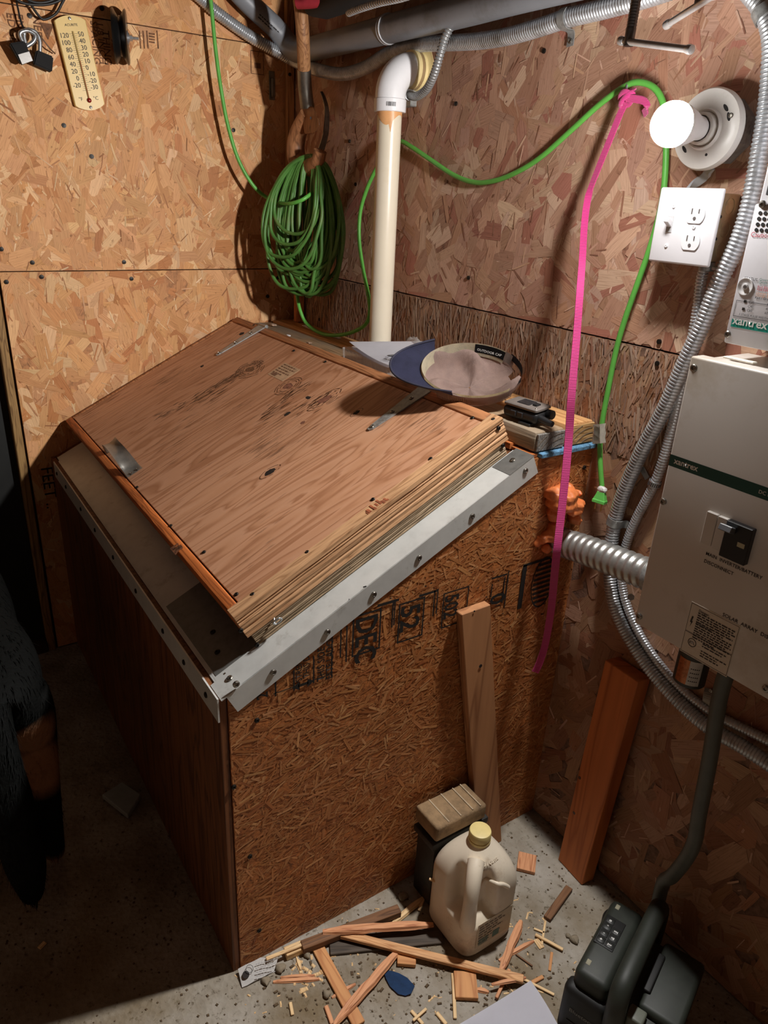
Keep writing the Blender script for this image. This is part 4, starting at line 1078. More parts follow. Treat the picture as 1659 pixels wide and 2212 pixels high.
# ------------------------------------------------------------------ garden spade hung in the corner
M_SHAFT = wood('worn_ash_shaft', (170,124,84), (126,84,54), 'Z', 30, rough=0.5, bump=0.2)
M_ASH = wood('worn_ash_grip', (162,112,76), (118,78,50), 'Z', 24, rough=0.45, bump=0.2)
M_FERRULE = plain('dull_ferrule_steel', (128,124,116), 0.38, metal=0.9, var=0.2, scale=30)
SPX = lambda px, py, d=0.0: A(px, py, y=-0.09 + d - 0.055 * max(0.0, min(1.0, (230 - py) / 190.0)))
sp = thing('garden_spade', 'wooden-shafted spade hanging upside down in the corner with its D-grip lowest', 'spade', SPX(655, 160))
bm = newbm(); tube(bm, [SPX(640,-60), SPX(650,20), SPX(655,90), SPX(657,155)], lambda i: 0.0175, 20, 0.03); obj('shaft', bm, M_SHAFT, sp, smooth=60)
bm = newbm(); path = catmull([SPX(657,150), SPX(659,190), SPX(664,232)], 0.008); sweep(bm, path, lambda i: 0.0185 + 0.001 * i / len(path), 20); fz = obj('steel_ferrule', bm, M_FERRULE, sp, smooth=60)
# wooden fork below the ferrule
bm = newbm()
bm2 = bmesh.new(); pts = [SPX(*q) for q in ((650,230),(677,230),(684,248),(692,268),(680,288),(658,290),(654,262))]
vdir = (CP - SPX(668,260)).normalized()
lo = [bm2.verts.new(p + vdir * .016) for p in pts]; hi = [bm2.verts.new(p - vdir * .016) for p in pts]
k = len(pts)
for i in range(k): bm2.faces.new((lo[i], lo[(i + 1) % k], hi[(i + 1) % k], hi[i]))
bm2.faces.new(lo); bm2.faces.new(hi[::-1])
bmesh.ops.bevel(bm2, geom=bm2.edges[:], offset=0.005, segments=2, profile=0.5, affect='EDGES'); merge(bm, bm2)
yk = obj('grip_fork', bm, M_ASH, sp, smooth=50)
bm = newbm(); cyl(bm, SPX(672,255) + vdir * .0158, SPX(672,255) + vdir * .0172, .0035, 12); obj('rivet', bm, M_BLACK_PRINT, yk)
bm = newbm(); path = catmull([SPX(662,246), SPX(650,272), SPX(641,300), SPX(639,328), SPX(645,352), SPX(662,362), SPX(684,352), SPX(692,326)], 0.008)
sweep(bm, path, lambda i: 0.0185 + 0.009 * sin(pi * min(1, i / (len(path) * .9))), 18, flat=(vdir, 0.75)); obj('grip_arm', bm, M_ASH, sp, smooth=60)
bm = newbm(); path = catmull([SPX(692,326,.02), SPX(703,285,.02), SPX(705,240,.02), SPX(700,215,.02), SPX(694,198,.02)], 0.008)
ribbon(bm, [SPX(692,330,.02), SPX(704,285,.02), SPX(706,240,.02), SPX(701,215,.02), SPX(694,198,.02)], vdir.cross(Vector((0, 0, 1))) + vdir * .8, lambda t: .024 - .014 * t, .0025, .008); obj('steel_arm', bm, M_FERRULE, sp, smooth=60)
# blade end, above the view
bm = newbm(); m = frame(SPX(640,-60), (0.83, 0.55, 0), ez=(0.55, -0.83, 0)); poly_prism(bm, [(-.09, .0), (-.1, .2), (-.06, .25), (0, .27), (.06, .25), (.1, .2), (.09, .0)], -.0015, .0015, m); obj('blade', bm, M_FERRULE, sp)

# corner batten and bracket on the back wall
M_BATTEN = wood('pale_batten', (196,146,98), (150,102,62), 'Z', 26)
bm = newbm(); box(bm, (0.002, -0.030, 1.24), (0.02, -0.004, 2.2), bev=0.002); o = obj('corner_batten', bm, M_BATTEN, base=(0.01, -0.02, 1.24)); tag(o, 'narrow pale wooden batten nailed up the wall corner behind the spade', 'batten')
o2 = o
for q in ((626,161),(628,290)):
    bm = newbm(); screwhead(bm, A(*q, x=0.0205), (1, 0, 0), .005); obj('screw', bm, M_DARKSCREW, o2)
p = A(588,185,x=0.006)
bm = newbm(); box(bm, (0.0025, p.y - .009, p.z - .038), (0.006, p.y + .009, p.z + .038), bev=.001); box(bm, (0.006, p.y - .006, p.z - .03), (0.016, p.y + .006, p.z + .02), bev=.002)
o = obj('latch_plate', bm, M_FERRULE, base=p); tag(o, 'small dark steel latch plate on the wall left of the spade', 'latch')
bm = newbm(); box(bm, (0.066, -0.034, 1.013), (0.092, -0.006, 1.155), bev=.003); o = obj('wooden_peg', bm, wood('orange_peg', (206,132,78), (160,92,50), 'Z', 26), base=(0.08, -0.02, 1.056)); o.location.z += 0.043; tag(o, 'short orange-brown stick standing in the corner below the green coil', 'stick')
bm = newbm(); ribbon(bm, [Vector((0.16, -0.045, 1.0585)), Vector((0.22, -0.05, 1.0580)), Vector((0.33, -0.055, 1.0580)), Vector((0.40, -0.05, 1.059))], Vector((0, 1, 0)), .012, .0018, .01)
o = obj('white_strip', bm, M_WHITEPL, base=(0.28, -0.05, 1.057)); tag(o, 'thin white plastic strip lying under the loop of green cord', 'strip')
for i, (q, s_) in enumerate((((590, 700), .02), ((617, 722), .012), ((668, 738), .014), ((640, 694), .016))):
    rr = random.Random(40 + i); p = A(*q, z=1.057); p.y = max(-0.16, min(-0.02, p.y)); p.x = max(0.03, p.x); zz = 1.0565 if p.y > -0.0875 else 1.0505
    bm = newbm(); bmesh.ops.create_icosphere(bm, subdivisions=1, radius=1)
    for v in bm.verts: v.co = Vector((p.x + v.co.x * s_ * rr.uniform(.7, 1.2), p.y + v.co.y * s_ * .6 * rr.uniform(.7, 1.2), zz + (v.co.z + 1) * s_ * .22 * rr.uniform(.8, 1.1)))
    o = obj('rubbish_scrap', bm, plain('pale_scrap', (176,150,128), 0.8, var=0.3, scale=90) if i != 1 else M_WHITEPL, base=(p.x, p.y, zz))
    tag(o, ['crumpled brown scrap on the timber beside the far hinge', 'small white chip on the timber beside the far hinge', 'splinter of wood on the timber left of the clear tray', 'grey lump of grit in the corner below the coil'][i], 'scrap')

# ------------------------------------------------------------------ green extension cord
M_GREEN = plain('green_cord_rubber', (96,176,74), 0.42, var=0.06, scale=30)
M_GREEN_SHADE = plain('shaded_coil_rubber', (80,128,58), 0.45, var=0.12, scale=18, dirt=(116,126,76), dscale=7)  # same cord, its green darkened and dulled to paint in the coil's shade
cord = thing('extension_cord', 'long green extension cord coiled on the spade grip and strung along the walls', 'cord', A(665,470,y=-0.09))
rr = random.Random(77)
cn = (CP - A(665,470,y=-0.09)); cn.z = 0; cn.normalize(); cn = Vector((0.52, -0.854, 0)); cs = Vector((0.854, 0.52, 0))      # coil plane: cs sideways, z up
top = SPX(672,338); PXM = 0.00146
def loop(kind, i, n):
    """one hanging turn of the coil"""
    f_ = i / max(1, n - 1)
    if kind == 'L':
        w_ = rr.uniform(28, 88); hgt = rr.uniform(215, 280) - 40 * (w_ < 60); cxp = rr.uniform(-28, -12)
        dep = -0.02 + 0.05 * rr.random()
    elif kind == 'F':
        w_ = rr.uniform(55, 75); hgt = [150, 172, 200, 222][i % 4]; cxp = -35 + rr.uniform(-6, 6); dep = 0.045 + 0.006 * i
    else:
        w_ = rr.uniform(26, 84); hgt = rr.uniform(210, 290); cxp = rr.uniform(0, 18); dep = -0.015 + 0.06 * rr.random()
    pts = []
    lean = rr.uniform(-14, 14)
    for k in range(16):
        a = 2 * pi * k / 16
        sx_ = sin(a); cz = cos(a)
        y = hgt * 0.5 * (1 - cz)                       # 0 at the grip, hgt at the bottom
        wloc = w_ * (abs(sx_) ** 0.85) * (1 if sx_ > 0 else -1) * (0.78 + 0.3 * (y / hgt))
        x = cxp * (y / hgt) ** 0.6 + wloc + lean * (y / hgt) + rr.uniform(-2, 2)
        d_ = dep * (y / hgt) ** .5 + rr.uniform(-.002, .002) + 0.012 * sx_
        pts.append(top + cs * (x * PXM) + Vector((0, 0, -(y + rr.uniform(-2, 2)) * 0.00136)) + cn * d_)
    return pts
bm = newbm()
turns = [('L', i, 24) for i in range(24)] + [('R', i, 24) for i in range(24)] + [('F', i, 4) for i in range(4)]
for kd, i, n in turns:
    P_ = loop(kd, i, n); Q_ = P_ + P_[:3]
    path = catmull(Q_, 0.012)
    # closed loop: cut the path where it meets its own start
    c0 = path[0]; best = len(path)
    for j in range(len(path) // 2, len(path)):
        if (path[j] - c0).length < 0.010: best = j; break
    sweep(bm, path[:best], 0.0052, 8, closed=True)
obj('coil', bm, M_GREEN_SHADE, cord, smooth=70, label='thick hank of faded green cord turns, coloured darker for shade')
g1_ = [A(452,-30,x=0.06), A(458,30,x=0.06), A(466,110,x=0.06), A(477,190,x=0.065), A(492,270,x=0.07), A(515,345,x=0.08), A(548,402,x=0.09), A(582,430,x=0.11), A(618,440,y=-0.155), A(648,434,y=-0.14), A(670,420,y=-0.11), A(690,404,y=-0.07)]
bm = newbm(); tube(bm, g1_, 0.0054, 10, 0.01); obj('hanging_length', bm, M_GREEN, cord, smooth=70)
g2_ = [A(655,575,y=-0.10), A(640,605,y=-0.10), A(642,640,y=-0.10), A(650,675,y=-0.10), A(665,702,y=-0.09), A(700,722,y=-0.08), A(745,722,y=-0.07), A(785,705,y=-0.06), A(798,680,y=-0.05), A(796,640,y=-0.04), A(785,585,y=-0.03), A(776,520,y=-0.025), A(778,460,y=-0.022), A(792,410,y=-0.02), A(810,370,y=-0.018), A(835,325,y=-0.018), A(862,305,y=-0.018), A(890,318,y=-0.016), A(930,345,y=-0.014), A(980,378,y=-0.012), A(1025,394,y=-0.012), A(1070,390,y=-0.012), A(1120,370,y=-0.012), A(1170,338,y=-0.012), A(1230,285,y=-0.014), A(1290,230,y=-0.018), A(1335,196,y=-0.024), A(1370,178,y=-0.03), A(1405,184,y=-0.03), A(1427,208,y=-0.03), A(1437,250,y=-0.028), A(1439,320,y=-0.022), A(1435,400,y=-0.018), A(1425,460,y=-0.018), A(1404,535,y=-0.018), A(1378,610,y=-0.018), A(1350,690,y=-0.018), A(1330,760,y=-0.018), A(1312,850,y=-0.02), A(1301,910,y=-0.022), A(1296,960,y=-0.022), A(1297,1010,y=-0.024), A(1300,1050,y=-0.024)]
bm = newbm(); tube(bm, g2_, 0.0054, 10, 0.01); obj('strung_length', bm, M_GREEN, cord, smooth=70)
# label flag, knot of tape and plug
p = A(1296,938,y=-0.03); cn2 = (CP - p).normalized(); rx = CR.copy(); 
def Q(px, py, d=0.0): return A(px, py, y=-0.03 + d)
bm = newbm(); rows = [[Q(1281 + 2 * sin(k), 917 + 42 * k / 4, -.004 * (k % 2)) for k in range(5)], [Q(1296, 916 + 42 * k / 4, -.010 + .002 * (k % 2)) for k in range(5)], [Q(1309 - 2 * (k % 2), 914 + 42 * k / 4, -.003 * (k % 2)) for k in range(5)]]
vv = [[bm.verts.new(q) for q in r] for r in rows]
for a, b in zip(vv, vv[1:]):
    for k in range(4): bm.faces.new((a[k], a[k + 1], b[k + 1], b[k]))
bmesh.ops.solidify(bm, geom=bm.faces[:], thickness=.0006); fl_ = obj('cord_label', bm, plain('crumpled_label', (214,208,196), 0.6, var=0.1, scale=60), cord, smooth=50)
bm = newbm()
for k in range(4):
    a0 = Q(1285 + k * 3, 922, -.0105); a1 = Q(1283 + k * 3, 952, -.0105); wv = (Q(1286 + k * 3, 922, -.0105) - a0) * .9
    bm.faces.new([bm.verts.new(q) for q in (a0, a0 + wv, a1 + wv, a1)])
obj('label_print', bm, M_BLACK_PRINT, fl_, kind='stuff')
PB = A(1300,1062,y=-0.028); PT = A(1306,1094,y=-0.028); pd = (PT - PB).normalized(); pm = frame(PB, Vector((1, 0.25, 0)), ez=pd)
bm = newbm()
def sect(z, a, b): return [pm @ Vector((a * x, b * y, z)) for x, y in ((-1, -1), (1, -1), (1, 1), (-1, 1))]
secs = [sect(0, .0075, .0055), sect(.006, .009, .006), sect(.017, .0125, .0075), sect(.0175, .0135, .0085), sect(.024, .0135, .0085)]
vr = [[bm.verts.new(q) for q in s_] for s_ in secs]
for a, b in zip(vr, vr[1:]):
    for k in range(4): bm.faces.new((a[k], a[(k + 1) % 4], b[(k + 1) % 4], b[k]))
bm.faces.new(vr[0][::-1]); bm.faces.new(vr[-1]); bmesh.ops.bevel(bm, geom=bm.edges[:], offset=.0008, segments=1, affect='EDGES')
pg = obj('plug', bm, plain('bright_green_plug', (104,200,92), 0.4, var=0.04), cord, label='bright green two-pin plug')
bm = newbm()
box(bm, (-.0076, -.0013, .0235), (-.0058, .0024, .039), pm); box(bm, (.0058, -.0018, .0235), (.0076, .0028, .040), pm); obj('prongs', bm, plain('brass_prong', (206,180,130), 0.3, metal=1.0), pg, kind='stuff')
bm = newbm(); bmesh.ops.create_icosphere(bm, subdivisions=2, radius=1)
for v in bm.verts: v.co = pm @ Vector((v.co.x * .0105 * rr.uniform(.8, 1.15), v.co.y * .008 * rr.uniform(.8, 1.15), v.co.z * .0085 * rr.uniform(.8, 1.1) - .004))
obj('tape_wrap', bm, plain('grey_white_tape', (206,204,200), 0.4, var=0.2, scale=200), cord)

# ------------------------------------------------------------------ hook and pink webbing strap
hk = A(1366,188,y=-0.012)
bm = newbm(); path = catmull([hk + Vector((0, .012, .004)), hk + Vector((0, -.006, .006)), hk + Vector((.004, -.018, .004)), hk + Vector((.006, -.022, -.008)), hk + Vector((.002, -.02, -.018)), hk + Vector((-.006, -.016, -.016)), hk + Vector((-.008, -.012, -.008))], .002); sweep(bm, path, .0022, 8)
o = obj('eye_hook', bm, M_GALV, smooth=60, base=hk); tag(o, 'small steel eye hook holding the pink strap and green cord', 'hook')
def web_mat():
    m, nt, b = base_mat('pink_webbing')
    tc = N(nt, 'ShaderNodeTexCoord'); wv = N(nt, 'ShaderNodeTexWave', i_Scale=170.0, i_Distortion=0.2); wv.bands_direction = 'Z'; nt.links.new(tc.outputs['Object'], wv.inputs['Vector'])
    rp = ramp(nt, [(0.2, srgb(176,32,104)), (0.7, srgb(224,58,140))]); nt.links.new(wv.outputs['Fac'], rp.inputs[0]); nt.links.new(rp.outputs[0], b.inputs['Base Color'])
    bp = N(nt, 'ShaderNodeBump', i_Strength=0.6, i_Distance=0.001); nt.links.new(wv.outputs['Fac'], bp.inputs['Height']); nt.links.new(bp.outputs[0], b.inputs['Normal'])
    b.inputs['Roughness'].default_value = 0.7; b.inputs['Sheen Weight'].default_value = 0.3
    return m
M_WEB = web_mat()
st_ = thing('webbing_strap', 'pink nylon webbing strap knotted to the hook and hanging down past the bin', 'strap', A(1228,950,x=1.405))
sp_ = [A(1350,225,y=-0.035), A(1340,245,y=-0.035), A(1318,300,y=-0.035), A(1290,370,y=-0.035), A(1272,420,y=-0.04), A(1263,480,y=-0.05), A(1258,560,y=-0.06), A(1252,640,x=1.355), A(1246,720,x=1.375), A(1240,790,x=1.392), A(1234,860,x=1.405), A(1229,940,x=1.407), A(1221,1030,x=1.424), A(1211,1120,x=1.438), A(1203,1190,x=1.448), A(1197,1250,x=1.435), A(1190,1320,x=1.415), A(1178,1390,x=1.40), A(1166,1430,x=1.395), A(1156,1452,x=1.393)]
wdirs = [Vector((0.75, -0.2, 0)), Vector((0.15, -0.9, 0)), Vector((0.5, 0.75, 0.0)), Vector((0.5, 0.8, 0))]
def wdir(t):
    f_ = t * 3; i = min(2, int(f_)); return wdirs[i].lerp(wdirs[i + 1], f_ - i) if i != 1 else Vector((0.55, 0.45, 0)).lerp(Vector((0.5, 0.8, 0)), f_ - 1)
bm = newbm(); ribbon(bm, sp_, lambda t: Vector((0.8, 0.2, 0)).lerp(Vector((0.5, 0.8, 0)), min(1, t * 3)) if t > .12 else Vector((0.9, 0.0, 0.4)), lambda t: 0.0125 + 0.003 * min(1, max(0, (t - .2) * 3)), .0022, .012); obj('strap_tail', bm, M_WEB, st_, smooth=40)
# knot: two crossing wraps and the short end
bm = newbm(); kn = A(1353,213,y=-0.035)
for k in range(2):
    path = []
    for j in range(18):
        a = 2 * pi * j / 18
        path.append(kn + Vector((.012 * cos(a) + .003 * k, -.006 * sin(a) - .002, .009 * sin(a + k * 1.2) - .002 * k)))
    sweep(bm, path, .0052, 8, closed=True, flat=(Vector((0, -1, 0)), .55))
obj('knot', bm, M_WEB, st_, smooth=60)
bm = newbm(); ribbon(bm, [kn + Vector((.002, -.004, .0)), A(1376,214,y=-0.04), A(1394,220,y=-0.04), A(1398,235,y=-0.035), A(1390,246,y=-0.028)], Vector((0.3, -0.5, 1)), .0125, .0024, .004); obj('short_end', bm, M_WEB, st_, smooth=40)
bm = newbm(); ribbon(bm, [kn + Vector((0, -.004, .0)), A(1360,200,y=-0.038), A(1368,192,y=-0.034), A(1366,196,y=-0.024), kn + Vector((0, .004, .002))], Vector((1, 0, 0)), .010, .002, .004); obj('hook_loop', bm, M_WEB, st_, smooth=40)

# ------------------------------------------------------------------ DC disconnect panel
M_PANEL = plain('beige_grey_enclosure', (206,201,194), 0.38, var=0.02, scale=6, dirt=(180,168,150), dscale=4)
PX0, PYF, PZ0, PZ1, PX1 = 1.639, -0.150, 0.769, 1.251, 2.03
pn = thing('disconnect_panel', 'beige steel electrical enclosure with a green stripe on the right wall', 'electrical panel', (1.83, 0, PZ0))
bm = newbm(); box(bm, (PX0 + .004, -0.140, PZ0 + .004), (PX1 - .004, -0.0035, PZ1 - .004), bev=.006, seg=2); obj('enclosure_back', bm, M_PANEL, pn, smooth=40)
bm = newbm(); box(bm, (PX0, PYF, PZ0), (PX1, -0.120, PZ1), bev=.0035, seg=3); fr_ = obj('front_cover', bm, M_PANEL, pn, smooth=40)
FP = lambda px, py: A(px, py, y=PYF - 0.0003)
zs = FP(1550,1018).z; zs0, zs1 = FP(1442,1004).z, FP(1447,980).z
rX, uZ = (1, 0, 0), (0, 0, 1)
M_TEAL = plain('dark_green_stripe', (14,72,64), 0.45, var=0.03)
bm = newbm(); rect(bm, (PX0, PYF, 0), rX, uZ, 0.0015, zs0, PX1 - PX0 - .002, zs1, .0005); obj('green_stripe', bm, M_TEAL, fr_)
p = FP(1456,1000); text('brand_lettering', 'xantrex', (p.x, PYF, zs0 + (zs1 - zs0) * .34), rX, uZ, (zs1 - zs0) * .72, M_WHITE_PRINT, fr_, bold=.0003, lift=.001)
p = FP(1640,1058); text('stripe_lettering', 'DC Disconnect', (p.x, PYF, zs0 + (zs1 - zs0) * .36), rX, uZ, (zs1 - zs0) * .42, M_WHITE_PRINT, fr_, lift=.001)
for q in ((1499,795),(1433,1083),(1381,1331),(1655,1488)):
    bm = newbm(); screwhead(bm, FP(*q), (0, -1, 0), .0062); obj('screw', bm, M_SCREW, fr_)
# breaker window: blank filler plates and the breaker
a = FP(1532,1102); b_ = FP(1517,1170); c_ = FP(1556,1113); d_ = FP(1578,1122); e_ = FP(1633,1137); f_ = FP(1612,1213)
bm = newbm(); box(bm, (a.x, PYF - .006, b_.z), (c_.x - .0006, PYF + .002, a.z), bev=.001); obj('blank_filler', bm, M_PANEL, fr_)
bm = newbm(); box(bm, (c_.x + .0003, PYF - .0062, b_.z - .001), (d_.x - .0003, PYF + .002, a.z - .0005), bev=.001); obj('blank_filler', bm, M_PANEL, fr_)
bm = newbm(); box(bm, (d_.x, PYF - .010, b_.z - .006), (d_.x + .043, PYF + .002, a.z), bev=.0012); bk = obj('breaker', bm, plain('black_breaker', (24,24,26), 0.35, var=0.05), fr_, label='black circuit breaker')
bm = newbm(); m = Matrix.Translation((d_.x + .006, PYF - .010, a.z - .013)) @ Matrix.Rotation(radians(-20), 4, 'X'); box(bm, (-.010, -.013, -.005), (.011, .002, .005), m, bev=.001); obj('breaker_toggle', bm, plain('grey_toggle', (92,94,98), 0.4), bk)
bm = newbm(); rect(bm, (d_.x + .025, PYF - .010, a.z - .034), rX, uZ, 0, 0, .012, .0075, .0005); obj('rating_window', bm, plain('pale_window', (190,188,160), 0.5), bk)
M_PLAB = plain('panel_label_ink', (40,34,30), 0.6)
p = FP(1524,1198); text('panel_lettering', 'MAIN  INVERTER/BATTERY', (p.x, PYF, p.z), rX, uZ, .0082, M_PLAB, fr_, sx=.98, bold=.0001); p = FP(1520,1214); text('panel_lettering', 'DISCONNECT', (p.x, PYF, p.z), rX, uZ, .0082, M_PLAB, fr_, bold=.0001)
p = FP(1560,1330); text('panel_lettering', 'SOLAR  ARRAY  DISCONNECT', (p.x, PYF, p.z), rX, uZ, .0088, M_PLAB, fr_, bold=.0001)
# warning sticker
s0 = FP(1494,1301); s1 = FP(1471,1401); sw_ = 0.088; sh = s0.z - s1.z
bm = newbm(); box(bm, (s0.x, PYF - .0006, s1.z - .004), (s0.x + sw_, PYF, s0.z + .002), bev=.0002); stk = obj('warning_sticker', bm, plain('sticker_cream', (206,196,180), 0.45, var=0.02), fr_)
bm = newbm(); outline(bm, (s0.x, PYF - .0006, s1.z), rX, uZ, .001, sh * .42, sw_ - .001, sh, .0006); outline(bm, (s0.x, PYF - .0006, s1.z), rX, uZ, .001, -.002, sw_ - .001, sh * .41, .0006)
r9 = random.Random(8)
bars(bm, (s0.x + .016, PYF - .0006, s1.z + sh * .86), rX, uZ, [.066, .064, .068, .06, .066, .05, .066, .064, .067, .058, .066, .04], .0042, .0022, r9)
bars(bm, (s0.x + .036, PYF - .0006, s1.z + sh * .32), rX, uZ, [.044, .036, 0, .046, .03, .034], .0045, .002, r9); obj('fine_print', bm, M_PLAB, stk, kind='stuff')
text('sticker_heading', 'Danger:', (s0.x + .016, PYF - .0006, s1.z + sh * .90), rX, uZ, .006, M_PLAB, stk, bold=.0001); text('sticker_heading', 'Avertissement:', (s0.x + .016, PYF - .0006, s1.z + sh * .645), rX, uZ, .0048, M_PLAB, stk, bold=.0001, lift=.0008)
bm = newbm(); m = frame((s0.x + .018, PYF - .0008, s1.z + sh * .24), rX, ez=(0, -1, 0)); lathe(bm, [(.0078, 0), (.0078, .0002), (.0066, .0002), (.0066, 0)], m, 28); obj('mark_ring', bm, M_PLAB, stk); text('mark_letters', 'ETL', (s0.x + .018, PYF - .0006, s1.z + sh * .24 - .0022), rX, uZ, .0065, M_PLAB, stk, align='CENTER', bold=.0001)
bm = newbm(); B0 = Vector((s0.x + .007, PYF - .0011, s1.z + sh * .62)); bm.faces.new([bm.verts.new(B0 + Vector((a, 0, b))) for a, b in ((0, .012), (.003, .012), (.0015, .003), (.0035, .003), (.0, -.009), (.0008, .0), (-.0014, .0))]); obj('bolt_mark', bm, M_PLAB, stk)
# hub under the panel with labels
hc_ = A(1492,1452,y=-0.075); HZ = A(1492,1470,y=-0.075).z + .005; hb = thing('conduit_hub', 'dark round hub with white and copper labels under the panel', 'fitting', (hc_.x, hc_.y, HZ))
bm = newbm(); cyl(bm, (hc_.x, hc_.y, PZ0 - .0015), (hc_.x, hc_.y, HZ - .008), .028, 36, bev=.002); obj('hub_body', bm, plain('dark_hub', (52,54,48), 0.5), hb, smooth=40)
def wrap(a0, a1, z0, z1, mat, name, r=.0285):
    bm = newbm(); n = 14; lo = []; hi = []
    for k in range(n + 1):
        a = a0 + (a1 - a0) * k / n; lo.append(bm.verts.new((hc_.x + r * cos(a), hc_.y + r * sin(a), z0))); hi.append(bm.verts.new((hc_.x + r * cos(a), hc_.y + r * sin(a), z1)))
    for k in range(n): bm.faces.new((lo[k], lo[k + 1], hi[k + 1], hi[k]))
    return obj(name, bm, mat, hb, smooth=60)
wrap(radians(-70), radians(-25), HZ, HZ + .05, plain('hub_label', (190,188,182), 0.5, var=0.08, scale=200), 'white_label'); wrap(radians(-115), radians(-70), HZ, HZ + .05, plain('copper_label', (168,104,66), 0.35, metal=0.6, var=0.2, scale=200), 'copper_label')
bm = newbm()
for k in range(4):
    a = radians(-60); rr_ = .0288
    for j in range(5):
        a = radians(-64 + j * 6.5); a2 = a + radians(4.2); z = HZ + .034 - k * .0085; bm.faces.new([bm.verts.new((hc_.x + rr_ * cos(q), hc_.y + rr_ * sin(q), zz)) for q, zz in ((a, z), (a2, z), (a2, z + .0022), (a, z + .0022))])
obj('label_print', bm, M_PLAB, hb, kind='stuff')
bm = newbm(); p = A(1527,1512,y=-0.012); ribbon(bm, [p + Vector((-.004, .008, .02)), p + Vector((0, 0, .008)), p + Vector((.002, .0, -.012)), p + Vector((.0, .009, -.03))], Vector((1, 0, 0)), .018, .0016, .004); o = obj('cable_clip', bm, M_FERRULE, base=p); tag(o, 'dark steel one-hole clip on the wall under the panel', 'clip')
o3 = o
for dz in (.019, -.027):
    bm = newbm(); screwhead(bm, p + Vector((0, .006, dz)), (0, -1, 0), .004); obj('screw', bm, M_SCREW, o3)

# ------------------------------------------------------------------ charge controller above the panel
M_CTRL = plain('pale_grey_housing', (214,214,218), 0.4, var=0.02)
K0 = A(1562,740,y=-0.105); KX = K0.x; KZ0 = 1.272; KZ1 = 1.62; KY = -0.105
ct = thing('charge_controller', 'pale grey solar charge controller standing just above the beige panel', 'controller', (KX + .08, 0, KZ0))
bm = newbm(); box(bm, (KX + .003, KY + .012, KZ0), (KX + .165, -0.0035, KZ1), bev=.003); obj('housing_back', bm, M_CTRL, ct)
zt = A(1643,440,y=KY).z
bm = newbm(); box(bm, (KX, KY, KZ0), (KX + .168, KY + .012, zt), bev=.003, seg=2); cf = obj('front_cover', bm, M_CTRL, ct, smooth=40)
bm = newbm(); box(bm, (KX + .002, KY + .006, zt + .0005), (KX + .167, KY + .014, KZ1), bev=.002); vg = obj('vent_grille', bm, M_CTRL, ct)
for k in range(8):
    bm = newbm(); box(bm, (KX + .010 + k * .0185, KY + .0052, zt + .012 + (.02 if k % 2 else 0)), (KX + .018 + k * .0185, KY + .0062, KZ1 - .01), bev=.0002); obj('vent_slot', bm, M_BLACK_PRINT, vg)
KP = lambda px, py: A(px, py, y=KY - .0002)
for q in ((1647,441),(1572,722)):
    bm = newbm(); screwhead(bm, KP(*q), (0, -1, 0), .0052); obj('screw', bm, M_SCREW, cf)
h0 = KP(1642,460); 
for r_ in range(4):
    for c in range(9):
        bm = newbm(); q = Vector((h0.x + c * .0078, KY - .0003, h0.z - r_ * .0075)); cyl(bm, q, q + Vector((0, -.0003, 0)), .0026, 10); obj('air_hole', bm, M_BLACK_PRINT, cf)
M_REDPR = plain('red_print', (200,50,70), 0.6); M_GREENPR = plain('green_print', (60,120,100), 0.6); M_ORPR = plain('orange_print', (224,170,130), 0.6)
def kt(s, px, py, sz, mat, bold=0.0): p = KP(px, py); return text('cover_lettering', s, (p.x, KY, p.z), rX, uZ, sz, mat, cf, bold=bold)
kt('Caution: Hot surface', 1621, 511, .0095, M_REDPR); kt('STATUS', 1607, 604, .006, M_PLAB)
for s, y, m_ in (('Green Blink: bulk', 606, M_GREENPR), ('Green Solid: float', 612, M_GREENPR), ('Red Blink', 622, M_REDPR), ('Red Solid', 627, M_REDPR), ('Orange Blink', 635, M_ORPR), ('Orange Blink', 640, M_ORPR), ('Red / Green', 645, M_PLAB)):
    kt(s, 1640 - (y - 606) * .25, y, .0052, m_)
b0 = KP(1591,648); b1 = KP(1582,682)
bm = newbm(); outline(bm, (b0.x, KY, b1.z), rX, uZ, 0, 0, .15, b0.z - b1.z, .0007); 
for k in (0, 2): rect(bm, (b0.x, KY, b1.z), rX, uZ, .012, .021 - k * .0055, .0165, .025 - k * .0055)
obj('rating_frame', bm, M_PLAB, cf, kind='stuff')
for k, (s, t_) in enumerate((('C35', '35 Amp Controller'), ('C40', '40 Amp Controller'), ('C60', '60 Amp Controller'))):
    text('cover_lettering', s, (b0.x + .020, KY, b1.z + .0212 - k * .0058), rX, uZ, .0052, M_PLAB, cf); text('cover_lettering', t_, (b0.x + .048, KY, b1.z + .0212 - k * .0058), rX, uZ, .0052, M_PLAB, cf)
text('cover_lettering', '3 STAGE PULSE WIDTH MODULATED CHARGE CONTROLLER', (b0.x + .009, KY, b1.z + .0024), rX, uZ, .0045, M_PLAB, cf)
g0 = KP(1578,705); g1 = KP(1580,688)
bm = newbm(); rect(bm, (g0.x, KY, 0), rX, uZ, 0, g0.z, .155, g1.z, .0005); obj('teal_stripe', bm, plain('teal_stripe', (34,146,130), 0.45, var=0.03), cf)
text('brand_lettering', 'xantrex', (g0.x + .002, KY, g0.z + .0045), rX, uZ, .0175, M_WHITE_PRINT, cf, lift=.001, bold=.0003); text('brand_lettering', 'Charge Controller', (g0.x + .060, KY, g0.z + .005), rX, uZ, .011, M_WHITE_PRINT, cf, lift=.001, bold=.0002)
n0 = KP(1610,619)
bm = newbm(); lathe(bm, [(.0125, 0.0), (.0122, .0012), (.0105, .0012), (.009, .0002), (.0045, .0002), (.0042, .0022), (0, .0028)], frame(n0, rX, ez=(0, -1, 0)), 30); obj('status_lamp', bm, plain('status_white', (226,226,226), 0.3), cf, smooth=40)
